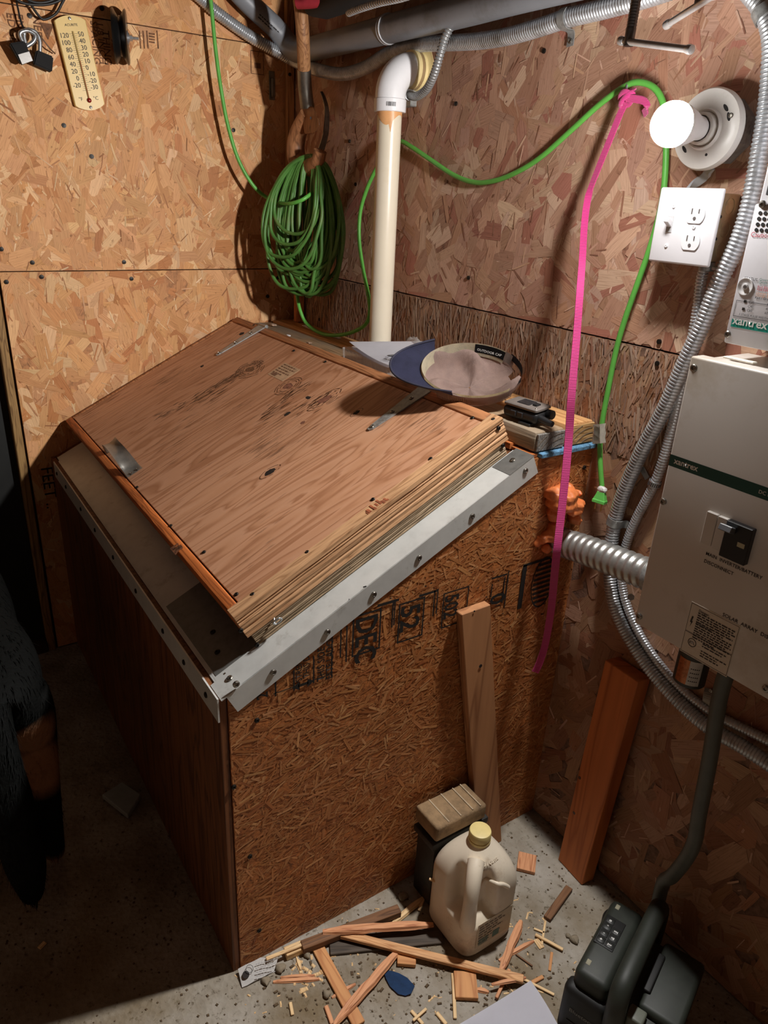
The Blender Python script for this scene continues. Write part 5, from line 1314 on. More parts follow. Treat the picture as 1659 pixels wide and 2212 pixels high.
bm = newbm(); cyl(bm, n0 + Vector((.001, -.002, 0)), n0 + Vector((.001, -.0035, 0)), .0025, 12); obj('status_led', bm, plain('led_grey', (96,90,86), 0.3), cf)
bm = newbm(); box(bm, (KX - .0, KY - .012, PZ1 + .0005), (KX + .05, KY + .0, PZ1 + .0035), Matrix.Translation((0.012, 0, 0)), bev=.001); o = obj('plastic_scrap', bm, plain('off_white_scrap', (220,214,200), 0.6, var=0.1, scale=80), base=(KX + .035, KY - .006, PZ1)); tag(o, 'flat off-white plastic scrap lying on top of the beige panel', 'scrap')

# ------------------------------------------------------------------ C-clamps hanging over the lamp
M_CHROME = plain('bright_clamp_steel', (190,188,186), 0.25, metal=0.65, var=0.08)
M_CLAMPSCREW = plain('dark_clamp_screw', (104,100,98), 0.35, metal=1.0, var=0.12)
def clamp(p_end, top, h0, h1, label, r=.008, sg=1):
    t = thing('c_clamp', label, 'clamp', p_end)
    n = 150; path = [Vector(top).lerp(Vector(p_end), i / n) for i in range(n + 1)]
    L = (Vector(top) - Vector(p_end)).length
    bm = newbm(); sweep(bm, path, lambda i: r * (1.0 if i > n * .88 else (.94 + .06 * ((i % 3) == 0))), 14); obj('threaded_screw', bm, M_CLAMPSCREW, t, smooth=50)
    hd = (Vector(h1) - Vector(h0)).normalized()
    bm = newbm(); cyl(bm, h0, h1, r * .62, 14); obj('sliding_bar', bm, M_CHROME, t, smooth=50)
    for q, d in ((h0, hd), (h1, -hd)):
        bm = newbm(); lathe(bm, [(0, -.003), (r * .78, -.002), (r * .85, .003), (r * .72, .008), (0, .008)], frame(Vector(q), d.orthogonal(), ez=d), 16); obj('bar_end', bm, M_CHROME, t, smooth=50)
    T = Vector(top)
    bm = newbm(); path = catmull([T, T + Vector((0, 0, .03)), T + Vector((sg * 0.02, -0.01, .10)), T + Vector((sg * .1, -.02, .13)), T + Vector((sg * .16, -.02, .10)), T + Vector((sg * .17, -.02, .02))], .01); sweep(bm, path, .013, 10); obj('clamp_frame', bm, plain('black_iron', (34,34,36), 0.5), t, smooth=50)
    return t
E1 = A(1357,100,y=-0.12); clamp(E1, E1 + Vector((.006, 0, .20)), A(1341,88,y=-0.12), A(1492,107,y=-0.14), 'lower C-clamp screw with its bright sliding bar, left of the lamp', sg=-1)
E2 = A(1512,6,y=-0.12); clamp(E2, E2 + Vector((.004, 0, .13)), A(1440,54,y=-0.10), A(1548,-14,y=-0.135), 'upper C-clamp with its bar sloping at the top edge, above the lamp')

# ------------------------------------------------------------------ things on the back wall
# thermometer
TL, TR, BL = A(116,44,x=0.012), A(184,43,x=0.012), A(134,229,x=0.012)
rt = (TR - TL); tw = rt.length; rt.normalize(); dv = (BL - TL); th_ = dv.length; upv = -dv.normalized(); upv = (upv - rt * upv.dot(rt)).normalized(); 
tm = thing('thermometer', 'cream wall thermometer with two printed scales', 'thermometer', (0.012, (TL.y + TR.y) / 2, BL.z))
m = frame(TL - upv * th_, rt, ey=upv)         # origin lower left, x right, y up, z into the room
if (m.to_3x3() @ Vector((0, 0, 1))).x < 0: m = m @ Matrix.Scale(-1, 4, (0, 0, 1))
bm = newbm(); out = []
for k in range(11): out.append((tw * k / 10, -.012 * sin(pi * k / 10)))
for k in range(11): out.append((tw * (1 - k / 10), th_ + .010 * sin(pi * k / 10)))
poly_prism(bm, out, -.010, .004, m); bmesh.ops.bevel(bm, geom=bm.edges[:], offset=.002, segments=1, affect='EDGES')
tb = obj('scale_plate', bm, plain('cream_plate', (222,190,118), 0.4, var=0.03, scale=10), tm)
cx = tw * .5; zf = .0045
TXT = lambda s, x, y, sz, al='LEFT': text('scale_numeral', s, m @ Vector((x, y, zf)), rt, upv, sz, M_BLACK_PRINT, tb, align=al, lift=.0003)
yf0, yf1 = th_ * .22, th_ * .80
for i, s in enumerate(('-20', '0', '20', '40', '60', '80', '100', '120')): TXT(s, cx - .012, yf0 + (yf1 - yf0) * i / 7, .0155, 'RIGHT')
for i, s in enumerate(('-30', '-20', '-10', '0', '10', '20', '30', '40', '50')): TXT(s, cx + .011, yf0 - .006 + (yf1 - yf0 + .008) * i / 8, .0155)
TXT('°F', cx - .026, th_ * .06, .012); TXT('°C', cx + .012, th_ * .06, .012); TXT('ACURITE', cx, th_ * .93, .008, 'CENTER')
bm = newbm()
for i in range(29):
    y = yf0 - .008 + (yf1 - yf0 + .016) * i / 28; L = .008 if i % 4 == 0 else .0045
    for s_ in (-1, 1):
        bm.faces.new([bm.verts.new(m @ Vector((cx + s_ * (.003 + a), y + b, zf + .0003))) for a, b in ((0, 0), (L, 0), (L, .0006), (0, .0006))])
obj('scale_ticks', bm, M_BLACK_PRINT, tb, kind='stuff')
bm = newbm(); sweep(bm, [m @ Vector((cx, th_ * (.07 + .80 * k / 8), zf + .001)) for k in range(9)], .0022, 8); tubeo = obj('glass_tube', bm, plain('glass_column', (186,160,104), 0.15, var=0.05), tm, smooth=60)
bm = newbm(); sweep(bm, [m @ Vector((cx, th_ * (.07 + .46 * k / 8), zf + .0026)) for k in range(9)], .001, 8); obj('red_liquid', bm, plain('red_spirit', (150,60,30), 0.3), tubeo, smooth=60)
bm = newbm(); lathe(bm, [(.006, 0), (.0055, .003), (.003, .0045), (0, .005)], frame(m @ Vector((cx, th_ * .06, zf)), rt, ey=upv), 16); obj('bulb', bm, plain('red_bulb', (120,24,16), 0.25), tm, smooth=60)
for y in (-.005, th_ + .003):
    bm = newbm(); screwhead(bm, m @ Vector((cx, y, zf)), (1, 0, 0), .0038); obj('screw', bm, M_SCREW, tm)

# padlocks
M_LOCK = plain('black_padlock_body', (18,17,16), 0.65, var=0.15, spec=0.2); M_LOCKF = plain('brushed_lock_steel', (170,168,164), 0.3, metal=0.9, var=0.1, stretch=(1, 1, 30))
def padlock(label, corners, face, hgt, sh_pts, depth0):
    pc = [A(*q, x=depth0) for q in corners]; c = sum(pc, Vector()) / 4
    t = thing('padlock', label, 'padlock', c)
    bm = newbm(); lo = [bm.verts.new(p) for p in pc]; hi = [bm.verts.new(p - Vector((hgt, 0, 0))) for p in pc]
    for i in range(4): bm.faces.new((lo[i], lo[(i + 1) % 4], hi[(i + 1) % 4], hi[i]))
    bm.faces.new(lo); bm.faces.new(hi[::-1]); bmesh.ops.bevel(bm, geom=bm.edges[:], offset=.003, segments=2, affect='EDGES'); obj('lock_body', bm, M_LOCK, t, smooth=40)
    if face:
        fc = [A(*q, x=depth0 + .0008) for q in face]; bm = newbm(); lo = [bm.verts.new(p) for p in fc]; hi = [bm.verts.new(p - Vector((.002, 0, 0))) for p in fc]
        for i in range(4): bm.faces.new((lo[i], lo[(i + 1) % 4], hi[(i + 1) % 4], hi[i]))
        bm.faces.new(lo); bm.faces.new(hi[::-1]); obj('face_plate', bm, M_LOCKF, t)
    bm = newbm(); tube(bm, [A(*q, x=depth0 - hgt * .5) for q in sh_pts], .0048, 12, .005); obj('shackle', bm, M_GALV, t, smooth=60)
padlock('black padlock with brushed steel lower face beside the thermometer', ((20,93),(54,88),(71,131),(47,140)), ((39,118),(63,111),(71,131),(48,139)), .024, ((52,95),(44,80),(44,70),(60,66),(76,76),(72,90),(58,100)), .045)
padlock('all-black padlock tilted against the left edge of the thermometer', ((79,107),(116,122),(113,156),(72,138)), None, .024, ((86,112),(86,90),(80,72),(64,64),(54,66),(52,80),(56,96)), .036)
bm = newbm(); tube(bm, [A(82,70,x=.03), A(95,88,x=.03), A(108,105,x=.026), A(119,116,x=.012)], .0016, 6, .006); o = obj('hanging_wire', bm, plain('brown_wire', (92,66,44), 0.6), base=A(95,88,x=.03)); tag(o, 'thin brown wire looped from the padlocks to a nail by the thermometer', 'wire')
# black cord loops at the top left
M_BLKCORD = plain('black_cord_rubber', (24,24,24), 0.5)
bc = [A(150,-25,x=.02), A(135,5,x=.02), A(120,30,x=.02), A(95,42,x=.022), A(82,32,x=.022), A(66,8,x=.022), A(50,-20,x=.02)]
bm = newbm(); tube(bm, bc, .0032, 8, .006); bc2 = [A(150,-10,x=.03), A(110,8,x=.03), A(70,10,x=.03), A(40,2,x=.03), A(20,-18,x=.03)]; tube(bm, bc2, .0032, 8, .006); bc3 = [A(140,-24,x=.025), A(118,-2,x=.026), A(86,6,x=.026), A(58,-2,x=.026), A(44,-22,x=.026)]; tube(bm, bc3, .0032, 8, .006)
o = obj('black_cord', bm, M_BLKCORD, smooth=60, kind='stuff' if False else None, base=A(100,20,x=.02)); tag(o, 'thin black cord looping down from the top edge above the thermometer', 'cord')
bm = newbm(); tube(bm, [A(30,-30,x=.02), A(38,15,x=.02), A(48,55,x=.02), A(58,68,x=.026)], .0024, 6, .008); o = obj('lock_string', bm, M_BLKCORD, base=A(40,20,x=.02)); tag(o, 'dark string holding the padlocks up', 'string')
# pulley
pc = A(262,80,x=0.036); ax = Vector((0.35, 1, -0.12)).normalized()
py = thing('pulley_wheel', 'black grooved pulley wheel with a bolt axle, right of the thermometer', 'pulley', pc)
m = frame(pc, Vector((0, 0, 1)), ez=ax)
bm = newbm(); lathe(bm, [(0, -.02), (.05, -.02), (.063, -.019), (.064, -.015), (.045, -.004), (.045, .0), (.062, .011), (.064, .014), (.06, .0165), (.03, .015), (0, .015)], m, 48); obj('grooved_wheel', bm, plain('black_rubber_wheel', (18,18,18), 0.3, var=0.1), py, smooth=35)
bm = newbm(); lathe(bm, [(.016, .015), (.016, .0185), (0, .0185)], m, 24); lathe(bm, [(.011, .0185), (.011, .021), (0, .021)], m, 24); obj('washer', bm, M_GALV, py, smooth=40)
bm = newbm(); lathe(bm, [(.0075, .021), (.0075, .028), (.004, .028), (.004, .044), (0, .044)], m, 6); obj('axle_bolt', bm, M_GALV, py)
bm = newbm(); tube(bm, [A(256,36,x=.04), A(264,38,x=.05), A(268,44,x=.055), A(272,56,x=.05)], .003, 8, .004); obj('hanging_hook', bm, M_GALV, py, smooth=50)
# things stored on a shelf above the corner, only their lower edges in view
M_DARKBAG = plain('black_canvas', (12,12,12), 0.8, var=0.2)
bm = newbm(); m = frame(Vector((0.60, -0.16, 1.90)), (1, 0, 0), ez=(0, 0, 1)); box(bm, (-.20, -.02, -.045), (.20, .06, .2), m, bev=.02, seg=3); o = obj('tool_bag', bm, M_DARKBAG, smooth=60, base=(0.60, -0.145, 1.855)); tag(o, 'black bag stored high above the corner, only its underside in view', 'bag')
bm = newbm(); p = A(672,2,y=-0.185); tube(bm, [p + Vector((-.03, -.02, .0)), p, p + Vector((.03, .02, .004))], .016, 14, .01); o = obj('red_handle', bm, plain('dark_red_rubber', (150,40,52), 0.5), smooth=50, base=p); tag(o, 'dark red tool handle at the top edge beside the spade shaft', 'handle')

# ------------------------------------------------------------------ cap lying upside down on the timbers
M_CAPCLOTH = plain('faded_mesh_cloth', (186,160,150), 0.85, var=0.08, scale=30, bump=0.5, bscale=900, dirt=(170,146,134), dscale=14)
M_CAPBAND = plain('cream_sweatband', (222,212,186), 0.85, var=0.1, scale=60, bump=0.4, bscale=700, dirt=(170,152,118), dscale=30)
M_NAVY = plain('navy_cap_cloth', (62,64,92), 0.85, var=0.12, scale=40, bump=0.3, bscale=900)
M_BLKCLOTH = plain('black_cap_strap', (24,26,36), 0.7, var=0.1)
cc_ = A(1018,799,z=1.128)
ca_ = Vector((cc_.x - CP.x, cc_.y - CP.y, 0)).normalized(); ch = Vector((-ca_.y, ca_.x, 0)) * -1
if ch.dot(CR) < 0: ch = -ch
phi = radians(31); cv = ca_ * cos(phi) + Vector((0, 0, sin(phi))); cnn = (-ca_) * sin(phi) + Vector((0, 0, cos(phi)))
RA, RB = 0.108, 0.082
def CPT(th, rf, d): return cc_ + ch * (RA * rf * cos(th)) + cv * (RB * rf * sin(th)) - cnn * d
cap = thing('baseball_cap', 'faded tan and navy mesh baseball cap lying upside down on the timbers', 'cap', (cc_.x, cc_.y, 1.052))
NT, NR = 56, 11
rr = random.Random(31)
bm = newbm(); grid = []
for j in range(NR):
    t = j / (NR - 1); row = []
    for k in range(NT):
        th = 2 * pi * k / NT; rf = cos(t * pi / 2) ** 0.55 if t < 1 else 0.02
        d = 0.052 * sin(t * pi / 2) ** 0.9
        buck = 0.016 * sin(3 * th + 5 * t) * t * (1 - t) * 4 + 0.008 * sin(7 * th + 2 + 3 * t) * t * (1 - t) * 4     # collapsed folds
        row.append(bm.verts.new(CPT(th, rf, d - max(0, buck) * 1.5)))
    grid.append(row)
for j in range(NR - 1):
    for k in range(NT):
        th = 2 * pi * (k + .5) / NT; dth = (th + pi) % (2 * pi) - pi
        if abs(dth - 0.25) < 0.55 * (1 - j / 5.5) and j < 5: continue       # the adjuster opening
        bm.faces.new((grid[j][k], grid[j][(k + 1) % NT], grid[j + 1][(k + 1) % NT], grid[j + 1][k]))
bmesh.ops.solidify(bm, geom=bm.faces[:], thickness=.0012)
crown = obj('crown', bm, M_CAPCLOTH, cap, smooth=60)
def band(th0, th1, d0, d1, rf0, rf1, mat, name, par, n=40, thick=.0015):
    bm = newbm(); lo = []; hi = []
    for k in range(n + 1):
        th = th0 + (th1 - th0) * k / n; lo.append(bm.verts.new(CPT(th, rf0, d0))); hi.append(bm.verts.new(CPT(th, rf1, d1)))
    for k in range(n): bm.faces.new((lo[k], lo[k + 1], hi[k + 1], hi[k]))
    bmesh.ops.solidify(bm, geom=bm.faces[:], thickness=thick); return obj(name, bm, mat, par, smooth=60)
sb_ = band(radians(48), radians(322), -.004, .026, .975, .90, M_CAPBAND, 'sweatband', cap, 60)
band(radians(36), radians(48), -.004, .02, .98, .93, plain('grey_buckle_cloth', (172,158,150), 0.8), 'strap_keeper', cap, 8)
band(radians(-22), radians(40), -.006, .012, .99, .985, M_BLKCLOTH, 'adjuster_strap', cap, 20, .0022)
band(radians(48), radians(88), -.002, .018, .965, .915, plain('black_woven_label', (16,16,18), 0.7), 'woven_label', cap, 14)
p = CPT(radians(85), .945, .011); q = CPT(radians(56), .945, .011); text('label_lettering', 'OUTDOOR CAP', p - cnn * 0.0 - cv * .0016, (q - p), (cnn + cv * .4), .0076, M_WHITE_PRINT, sb_, lift=.003)
# near side of the headband: ribbed cloth
bm = newbm(); n = 46
for k in range(n):
    th = radians(232 + 92 * k / n); th2 = radians(232 + 92 * (k + .72) / n)
    vsn = [CPT(a, f_, d) for a, d, f_ in ((th, .001, 1.012), (th2, .001, 1.012), (th2, .022, 1.0), (th, .022, 1.0))]
    vv = [bm.verts.new(v) for v in vsn]; bm.faces.new(vv)
bmesh.ops.solidify(bm, geom=bm.faces[:], thickness=.0016); obj('ribbed_band', bm, M_CAPCLOTH, cap)
# brim
bm = newbm(); g = []
for j in range(9):
    t = j / 8; row = []
    for k in range(25):
        b = -1 + k / 12.0
        th = radians(196) + b * radians(56)
        base = CPT(th, .99, .002)
        ext = .066 * t * (1 - .97 * abs(b) ** 2.4)
        up_b = .010 * (b * b) * (t ** .8) + .012 * t
        row.append(bm.verts.new(base - ch * ext + cnn * (up_b) + cv * (b * -.012 * t)))
    g.append(row)
for a, b in zip(g, g[1:]):
    for k in range(24): bm.faces.new((a[k], a[k + 1], b[k + 1], b[k]))
bmesh.ops.solidify(bm, geom=bm.faces[:], thickness=.003); br_ = obj('brim', bm, M_NAVY, cap, smooth=50, label='curved navy brim')
bm = newbm(); path = [(g_[0].copy() if False else None) for g_ in ()] 
edge = []
for k in range(25):
    b = -1 + k / 12.0; th = radians(196) + b * radians(56); ext = .0662 * (1 - .97 * abs(b) ** 2.4); edge.append(CPT(th, .99, .002) - ch * ext + cnn * (.010 * b * b + .012) + cv * (b * -.012))
sweep(bm, edge, .0024, 8); obj('brim_piping', bm, plain('dark_piping', (48,48,66), 0.8), br_, smooth=60)

# ------------------------------------------------------------------ walkie-talkie
M_WTB = plain('black_radio_shell', (30,31,33), 0.45, var=0.08); M_WTG = plain('warm_grey_faceplate', (122,114,108), 0.45, var=0.05)
wc = Vector((1.290, -0.128, 1.0565)); wm = frame(wc, (1, 0.10, 0), ez=(0.0, -0.10, 1))
wt = thing('walkie_talkie', 'small black and grey walkie-talkie lying face up on the timber end', 'walkie-talkie', wc)
bm = newbm(); box(bm, (-.047, -.026, 0), (.042, .026, .024), wm, bev=.009, seg=3); obj('shell', bm, M_WTB, wt, smooth=50)
bm = newbm(); box(bm, (-.046, -.024, .0235), (.041, .024, .032), wm, bev=.006, seg=3); fp_ = obj('faceplate', bm, M_WTG, wt, smooth=50)
bm = newbm(); box(bm, (-.020, -.013, .0316), (.012, .013, .0328), wm, bev=.0015); obj('screen', bm, plain('dark_lcd', (52,52,54), 0.15), fp_)
bm = newbm(); box(bm, (.016, -.008, .0316), (.028, .006, .0355), wm, bev=.002, seg=2); obj('front_button', bm, M_WTB, fp_)
for k in range(2):
    bm = newbm(); box(bm, (-.022 + k * .018, -.0285, .009), (-.009 + k * .018, -.0255, .019), wm, bev=.001); obj('side_button', bm, plain('side_key', (48,48,50), 0.5), wt)
bm = newbm(); tube(bm, [wm @ Vector((.038, -.012, .013)), wm @ Vector((.055, -.013, .011)), wm @ Vector((.074, -.014, .009))], lambda i: .0075 - .0002 * i, 14, .004); obj('antenna', bm, M_WTB, wt, smooth=50)
bm = newbm(); cyl(bm, wm @ Vector((.040, .012, .016)), wm @ Vector((.054, .012, .016)), .0095, 18, bev=.0015); obj('volume_knob', bm, M_WTB, wt, smooth=40)
for y in (-.017, .017):
    bm = newbm(); screwhead(bm, wm @ Vector((.034, y, .0318)), wm.to_3x3() @ Vector((0, 0, 1)), .0022); obj('screw', bm, M_SCREW, fp_)
bm = newbm(); box(bm, (.0, -.03, -.0055), (.03, .01, .001), wm, bev=.001); obj('belt_clip', bm, M_WTB, wt)

# ------------------------------------------------------------------ clear tray with papers
M_CLEAR, nt, b = base_mat('clear_tray_plastic')
b.inputs['Base Color'].default_value = (0.92, 0.92, 0.9, 1); b.inputs['Roughness'].default_value = 0.12; b.inputs['IOR'].default_value = 1.3; b.inputs['Transmission Weight'].default_value = 0.55; b.inputs['Alpha'].default_value = 0.45
tx0, tx1, ty0, ty1, tz = 0.665, 0.905, -0.192, -0.114, 1.051
tr = thing('plastic_tray', 'clear ribbed plastic tray holding papers between the vent pipe and the cap', 'tray', ((tx0 + tx1) / 2, (ty0 + ty1) / 2, tz))
def ribwall(p0, p1, n, hgt, flare):
    bm = newbm(); d = Vector(p1) - Vector(p0); L = d.length; d.normalize(); out_ = Vector((d.y, -d.x, 0)); lo = []; hi = []
    for k in range(n * 2 + 1):
        q = Vector(p0) + d * (L * k / (2 * n)); o_ = .0018 if k % 2 else 0
        lo.append(bm.verts.new(q + out_ * o_)); hi.append(bm.verts.new(q + out_ * (o_ + flare) + Vector((0, 0, hgt))))
    for k in range(n * 2): bm.faces.new((lo[k], lo[k + 1], hi[k + 1], hi[k]))
    bmesh.ops.solidify(bm, geom=bm.faces[:], thickness=.0005); return obj('ribbed_side', bm, M_CLEAR, tr)
c4 = [(tx0, ty0, tz + .001), (tx1, ty0, tz + .001), (tx1, ty1, tz + .001), (tx0, ty1, tz + .001)]
for i, n in ((0, 14), (1, 6), (2, 14), (3, 6)): ribwall(c4[i], c4[(i + 1) % 4], n, .036, .006)
bm = newbm(); box(bm, (tx0, ty0, tz), (tx1, ty1, tz + .001)); obj('tray_floor', bm, M_CLEAR, tr)
M_PAPER = plain('white_paper', (232,232,238), 0.7, var=0.015)
def sheet(name, label, corners, sag, mat, n=12, thick=.0008, cat='paper', curl=0.0):
    c = [Vector(q) for q in corners]; bm = newbm(); g = []
    for i in range(n + 1):
        row = []
        for j in range(n + 1):
            u, v = i / n, j / n; p = c[0].lerp(c[1], u).lerp(c[3].lerp(c[2], u), v)
            p = p + Vector((0, 0, -sag * sin(pi * u) + curl * (2 * v - 1) ** 2)); row.append(bm.verts.new(p))
        g.append(row)
    for i in range(n):
        for j in range(n): bm.faces.new((g[i][j], g[i + 1][j], g[i + 1][j + 1], g[i][j + 1]))
    bmesh.ops.solidify(bm, geom=bm.faces[:], thickness=thick)
    cen = sum(c, Vector()) / 4; o = obj(name, bm, mat, smooth=60, base=cen); tag(o, label, cat); return o
ps = sheet('paper_sheet', 'white printed paper curling up out of the clear tray', [A(754,738,z=1.105), A(842,790,z=1.083), A(908,772,z=1.088), A(930,737,z=1.120)], .006, M_PAPER)
sheet('paper_sheet', 'lower white paper lying under the curled sheet in the clear tray', [A(760,752,z=1.09), A(838,794,z=1.078), A(900,778,z=1.080), A(850,745,z=1.095)], .004, plain('grey_white_paper', (206,204,210), 0.7, var=0.02))
bm = newbm(); bars(bm, A(832,772,z=1.0905), (A(868,780,z=1.0905) - A(832,772,z=1.0905)), Vector((-.6, .6, .1)), [.05, .045, .05], .008, .003, random.Random(6)); obj('printed_lines', bm, M_BLACK_PRINT, ps, kind='stuff')
bm = newbm(); p = A(852,767,z=1.0925); m = frame(p, CR, ez=(0, 0, 1)); lathe(bm, [(0, .0005), (.016, .0002), (.017, 0)], m @ Matrix.Scale(.5, 4, (0, 1, 0)), 20); obj('printed_blot', bm, plain('grey_print_blot', (120,120,122), 0.7), ps)
bm = newbm(); rr = random.Random(12); g = []
for i in range(7):
    row = []
    for j in range(5):
        q = A(875 + i * 6, 742 - 12 * sin(pi * i / 6) * (1 if j else .3), y=-0.06 + j * .012); row.append(bm.verts.new(q + Vector((rr.uniform(-.004, .004), 0, rr.uniform(-.004, .006)))))
    g.append(row)
for i in range(6):
    for j in range(4): bm.faces.new((g[i][j], g[i + 1][j], g[i + 1][j + 1], g[i][j + 1]))
bmesh.ops.solidify(bm, geom=bm.faces[:], thickness=.0004); o = obj('plastic_wrap', bm, M_CLEAR, base=A(893,742,y=-0.04)); tag(o, 'crumpled clear plastic wrap behind the papers', 'wrap')

# ------------------------------------------------------------------ orange foam sealant on the bin side
M_FOAM = plain('orange_foam', (226,130,74), 0.42, var=0.14, scale=25, bump=0.3, bscale=90, dirt=(180,84,40), dscale=22)
bm = newbm(); rr = random.Random(15)
def blob(px, py, r, d=0.02):
    p = A(px, py, x=1.364 + d * .5); t = bmesh.new(); bmesh.ops.create_icosphere(t, subdivisions=3, radius=1)
    ph = [rr.uniform(0, 6) for _ in range(6)]
    for v in t.verts:
        c = v.co; k = 1 + .14 * sin(5 * c.x + ph[0]) * sin(4 * c.y + ph[1]) + .10 * sin(7 * c.z + ph[2]) + .05 * sin(11 * c.y + ph[3])
        v.co = p + Vector((c.x * d * k, c.y * r * k, c.z * r * k))
    merge(bm, t)
for a in ((1213,1078,.030,.036),(1236,1092,.022,.026),(1200,1106,.020,.022),(1222,1056,.016,.02),(1190,1070,.012,.02),(1192,1088,.010,.022),(1248,1064,.006,.014),(1186,1158,.015,.02),(1170,1166,.009,.014),(1180,1184,.010,.014),(1160,1176,.006,.008),(1196,1140,.012,.016),(1240,1120,.012,.02),(1207,1128,.014,.014)): blob(*a)
me = bpy.data.meshes.new('f'); bm.to_mesh(me); bm.free(); to = bpy.data.objects.new('f', me); COL.objects.link(to)
md = to.modifiers.new('r', 'REMESH'); md.mode = 'VOXEL'; md.voxel_size = .0022; ms = to.modifiers.new('s', 'SMOOTH'); ms.iterations = 4; ms.factor = .5
me2 = bpy.data.meshes.new_from_object(to.evaluated_get(bpy.context.evaluated_depsgraph_get())); bpy.data.objects.remove(to, do_unlink=True)
me2.name = 'foam_sealant'; me2.shade_smooth(); fo_ = link_mesh('foam_sealant', me2, M_FOAM); b0 = A(1205,1110,x=1.37); me2.transform(Matrix.Translation(-b0)); fo_.location = b0; tag(fo_, 'lumpy hardened orange foam on the bin side around the silver hose', 'foam')

# ------------------------------------------------------------------ leaning boards
def plank(name, label, face, ext, mat, bev=.0015, cat='board'):
    bm = newbm(); lo = [bm.verts.new(p) for p in face]; hi = [bm.verts.new(p + Vector(ext)) for p in face]
    for i in range(4): bm.faces.new((lo[i], lo[(i + 1) % 4], hi[(i + 1) % 4], hi[i]))
    bm.faces.new(lo); bm.faces.new(hi[::-1]); bmesh.ops.recalc_face_normals(bm, faces=bm.faces[:]); bmesh.ops.bevel(bm, geom=bm.edges[:], offset=bev, segments=1, affect='EDGES')
    zmin = min(v.co.z for v in bm.verts); cen = sum(face, Vector()) / 4
    o = obj(name, bm, mat, base=(cen.x, cen.y, zmin)); tag(o, label, cat); return o
T0, T1 = A(997,1328,x=1.386), A(1060,1306,x=1.386)
Bm = Vector((1.398, -0.178, 0.0)); wv = (T1 - T0); wv.z = 0; ln_ = (T0 - (Bm - wv * .5)).normalized()
F1 = [T0, T1, Bm + wv * .5, Bm - wv * .5]
o = plank('plywood_strip', 'tan plywood strip with two holes leaning on the bin side', F1, (-0.019, 0, 0), wood('tan_ply_strip', (178,128,88), (146,98,64), 'Z', 8, bump=.15, streak=.25))
for q in ((1036,1437),(1024,1320)):
    p = A(*q, x=1.3866); p.x = F1[0].lerp(F1[2], (F1[0].z - p.z) / F1[0].z).x + .0012
    bm = newbm(); cyl(bm, p + Vector((.0, 0, 0)), p + Vector((.0006, 0, 0)), .0042 if q[1] > 1400 else .002, 12); obj('drilled_hole', bm, M_KNOT_H, o)
F2 = [A(1312,1425,y=-0.042), A(1385,1470,y=-0.042), Vector((1.592, -0.066, 0.001)), Vector((1.511, -0.060, 0.001))]
w2 = F2[2] - F2[3]; F2[0] = Vector((1.519, -0.042, 0.578)); F2[1] = Vector((1.606, -0.044, 0.578))
o = plank('stained_board', 'red-orange stained board leaning against the right wall under the conduits', F2, (0.004, 0.036, 0.0), wood('red_stained_board', (192,112,60), (164,90,46), 'Z', 9, bump=.15, streak=.25))
for q in ((1252,1680),(1240,1756),(1236,1850)):
    p = A(*q, y=-0.056); t = (F2[0].z - p.z) / F2[0].z; p = A(*q, y=F2[0].y + (F2[3].y - F2[0].y) * t - .0012)
    bm = newbm(); cyl(bm, p, p + Vector((0, -.0005, 0)), .004, 10); obj('knot', bm, M_KNOT, o)

# ------------------------------------------------------------------ block on a black box behind the jug
M_BBOX = plain('dull_black_box', (40,38,34), 0.55, var=0.15, dirt=(86,72,54), dscale=10)
bb = thing('battery_box', 'dull black rectangular box with a rim, standing behind the milk jug', 'box', (1.419, -0.332, 0))
bm = newbm(); box(bm, (1.387, -0.405, 0.0), (1.449, -0.262, 0.172), bev=.004, seg=2); obj('box_body', bm, M_BBOX, bb, smooth=40)
bm = newbm(); box(bm, (1.380, -0.412, 0.173), (1.4515, -0.255, 0.190), bev=.003, seg=2); obj('box_lid', bm, M_BBOX, bb, smooth=40)
bm = newbm(); box(bm, (1.393, -0.400, 0.1905), (1.448, -0.268, 0.201), bev=.002); obj('lid_step', bm, M_BBOX, bb, smooth=40)
wbk = thing('weathered_block', 'dusty brown scored block lying on top of the black box', 'block', (1.42, -0.335, 0.2015))
bm = newbm(); box(bm, (1.379, -0.410, 0.2015), (1.458, -0.272, 0.243), bev=.006, seg=3)
for v in bm.verts: v.co.x += .0012 * sin(v.co.y * 160 + v.co.z * 90); v.co.z += .001 * sin(v.co.y * 120)
wb0 = obj('block', bm, plain('dusty_brown_block', (142,116,84), 0.85, var=0.2, scale=40, bump=.5, dirt=(104,82,58), dscale=14), wbk, smooth=50)
bm = newbm()
for y in (-0.378, -0.345, -0.312, -0.290): box(bm, (1.383, y, .2425), (1.455, y + .0028, .2448))
obj('pale_score_lines', bm, plain('pale_score', (176,158,132), 0.9), wb0, kind='stuff')

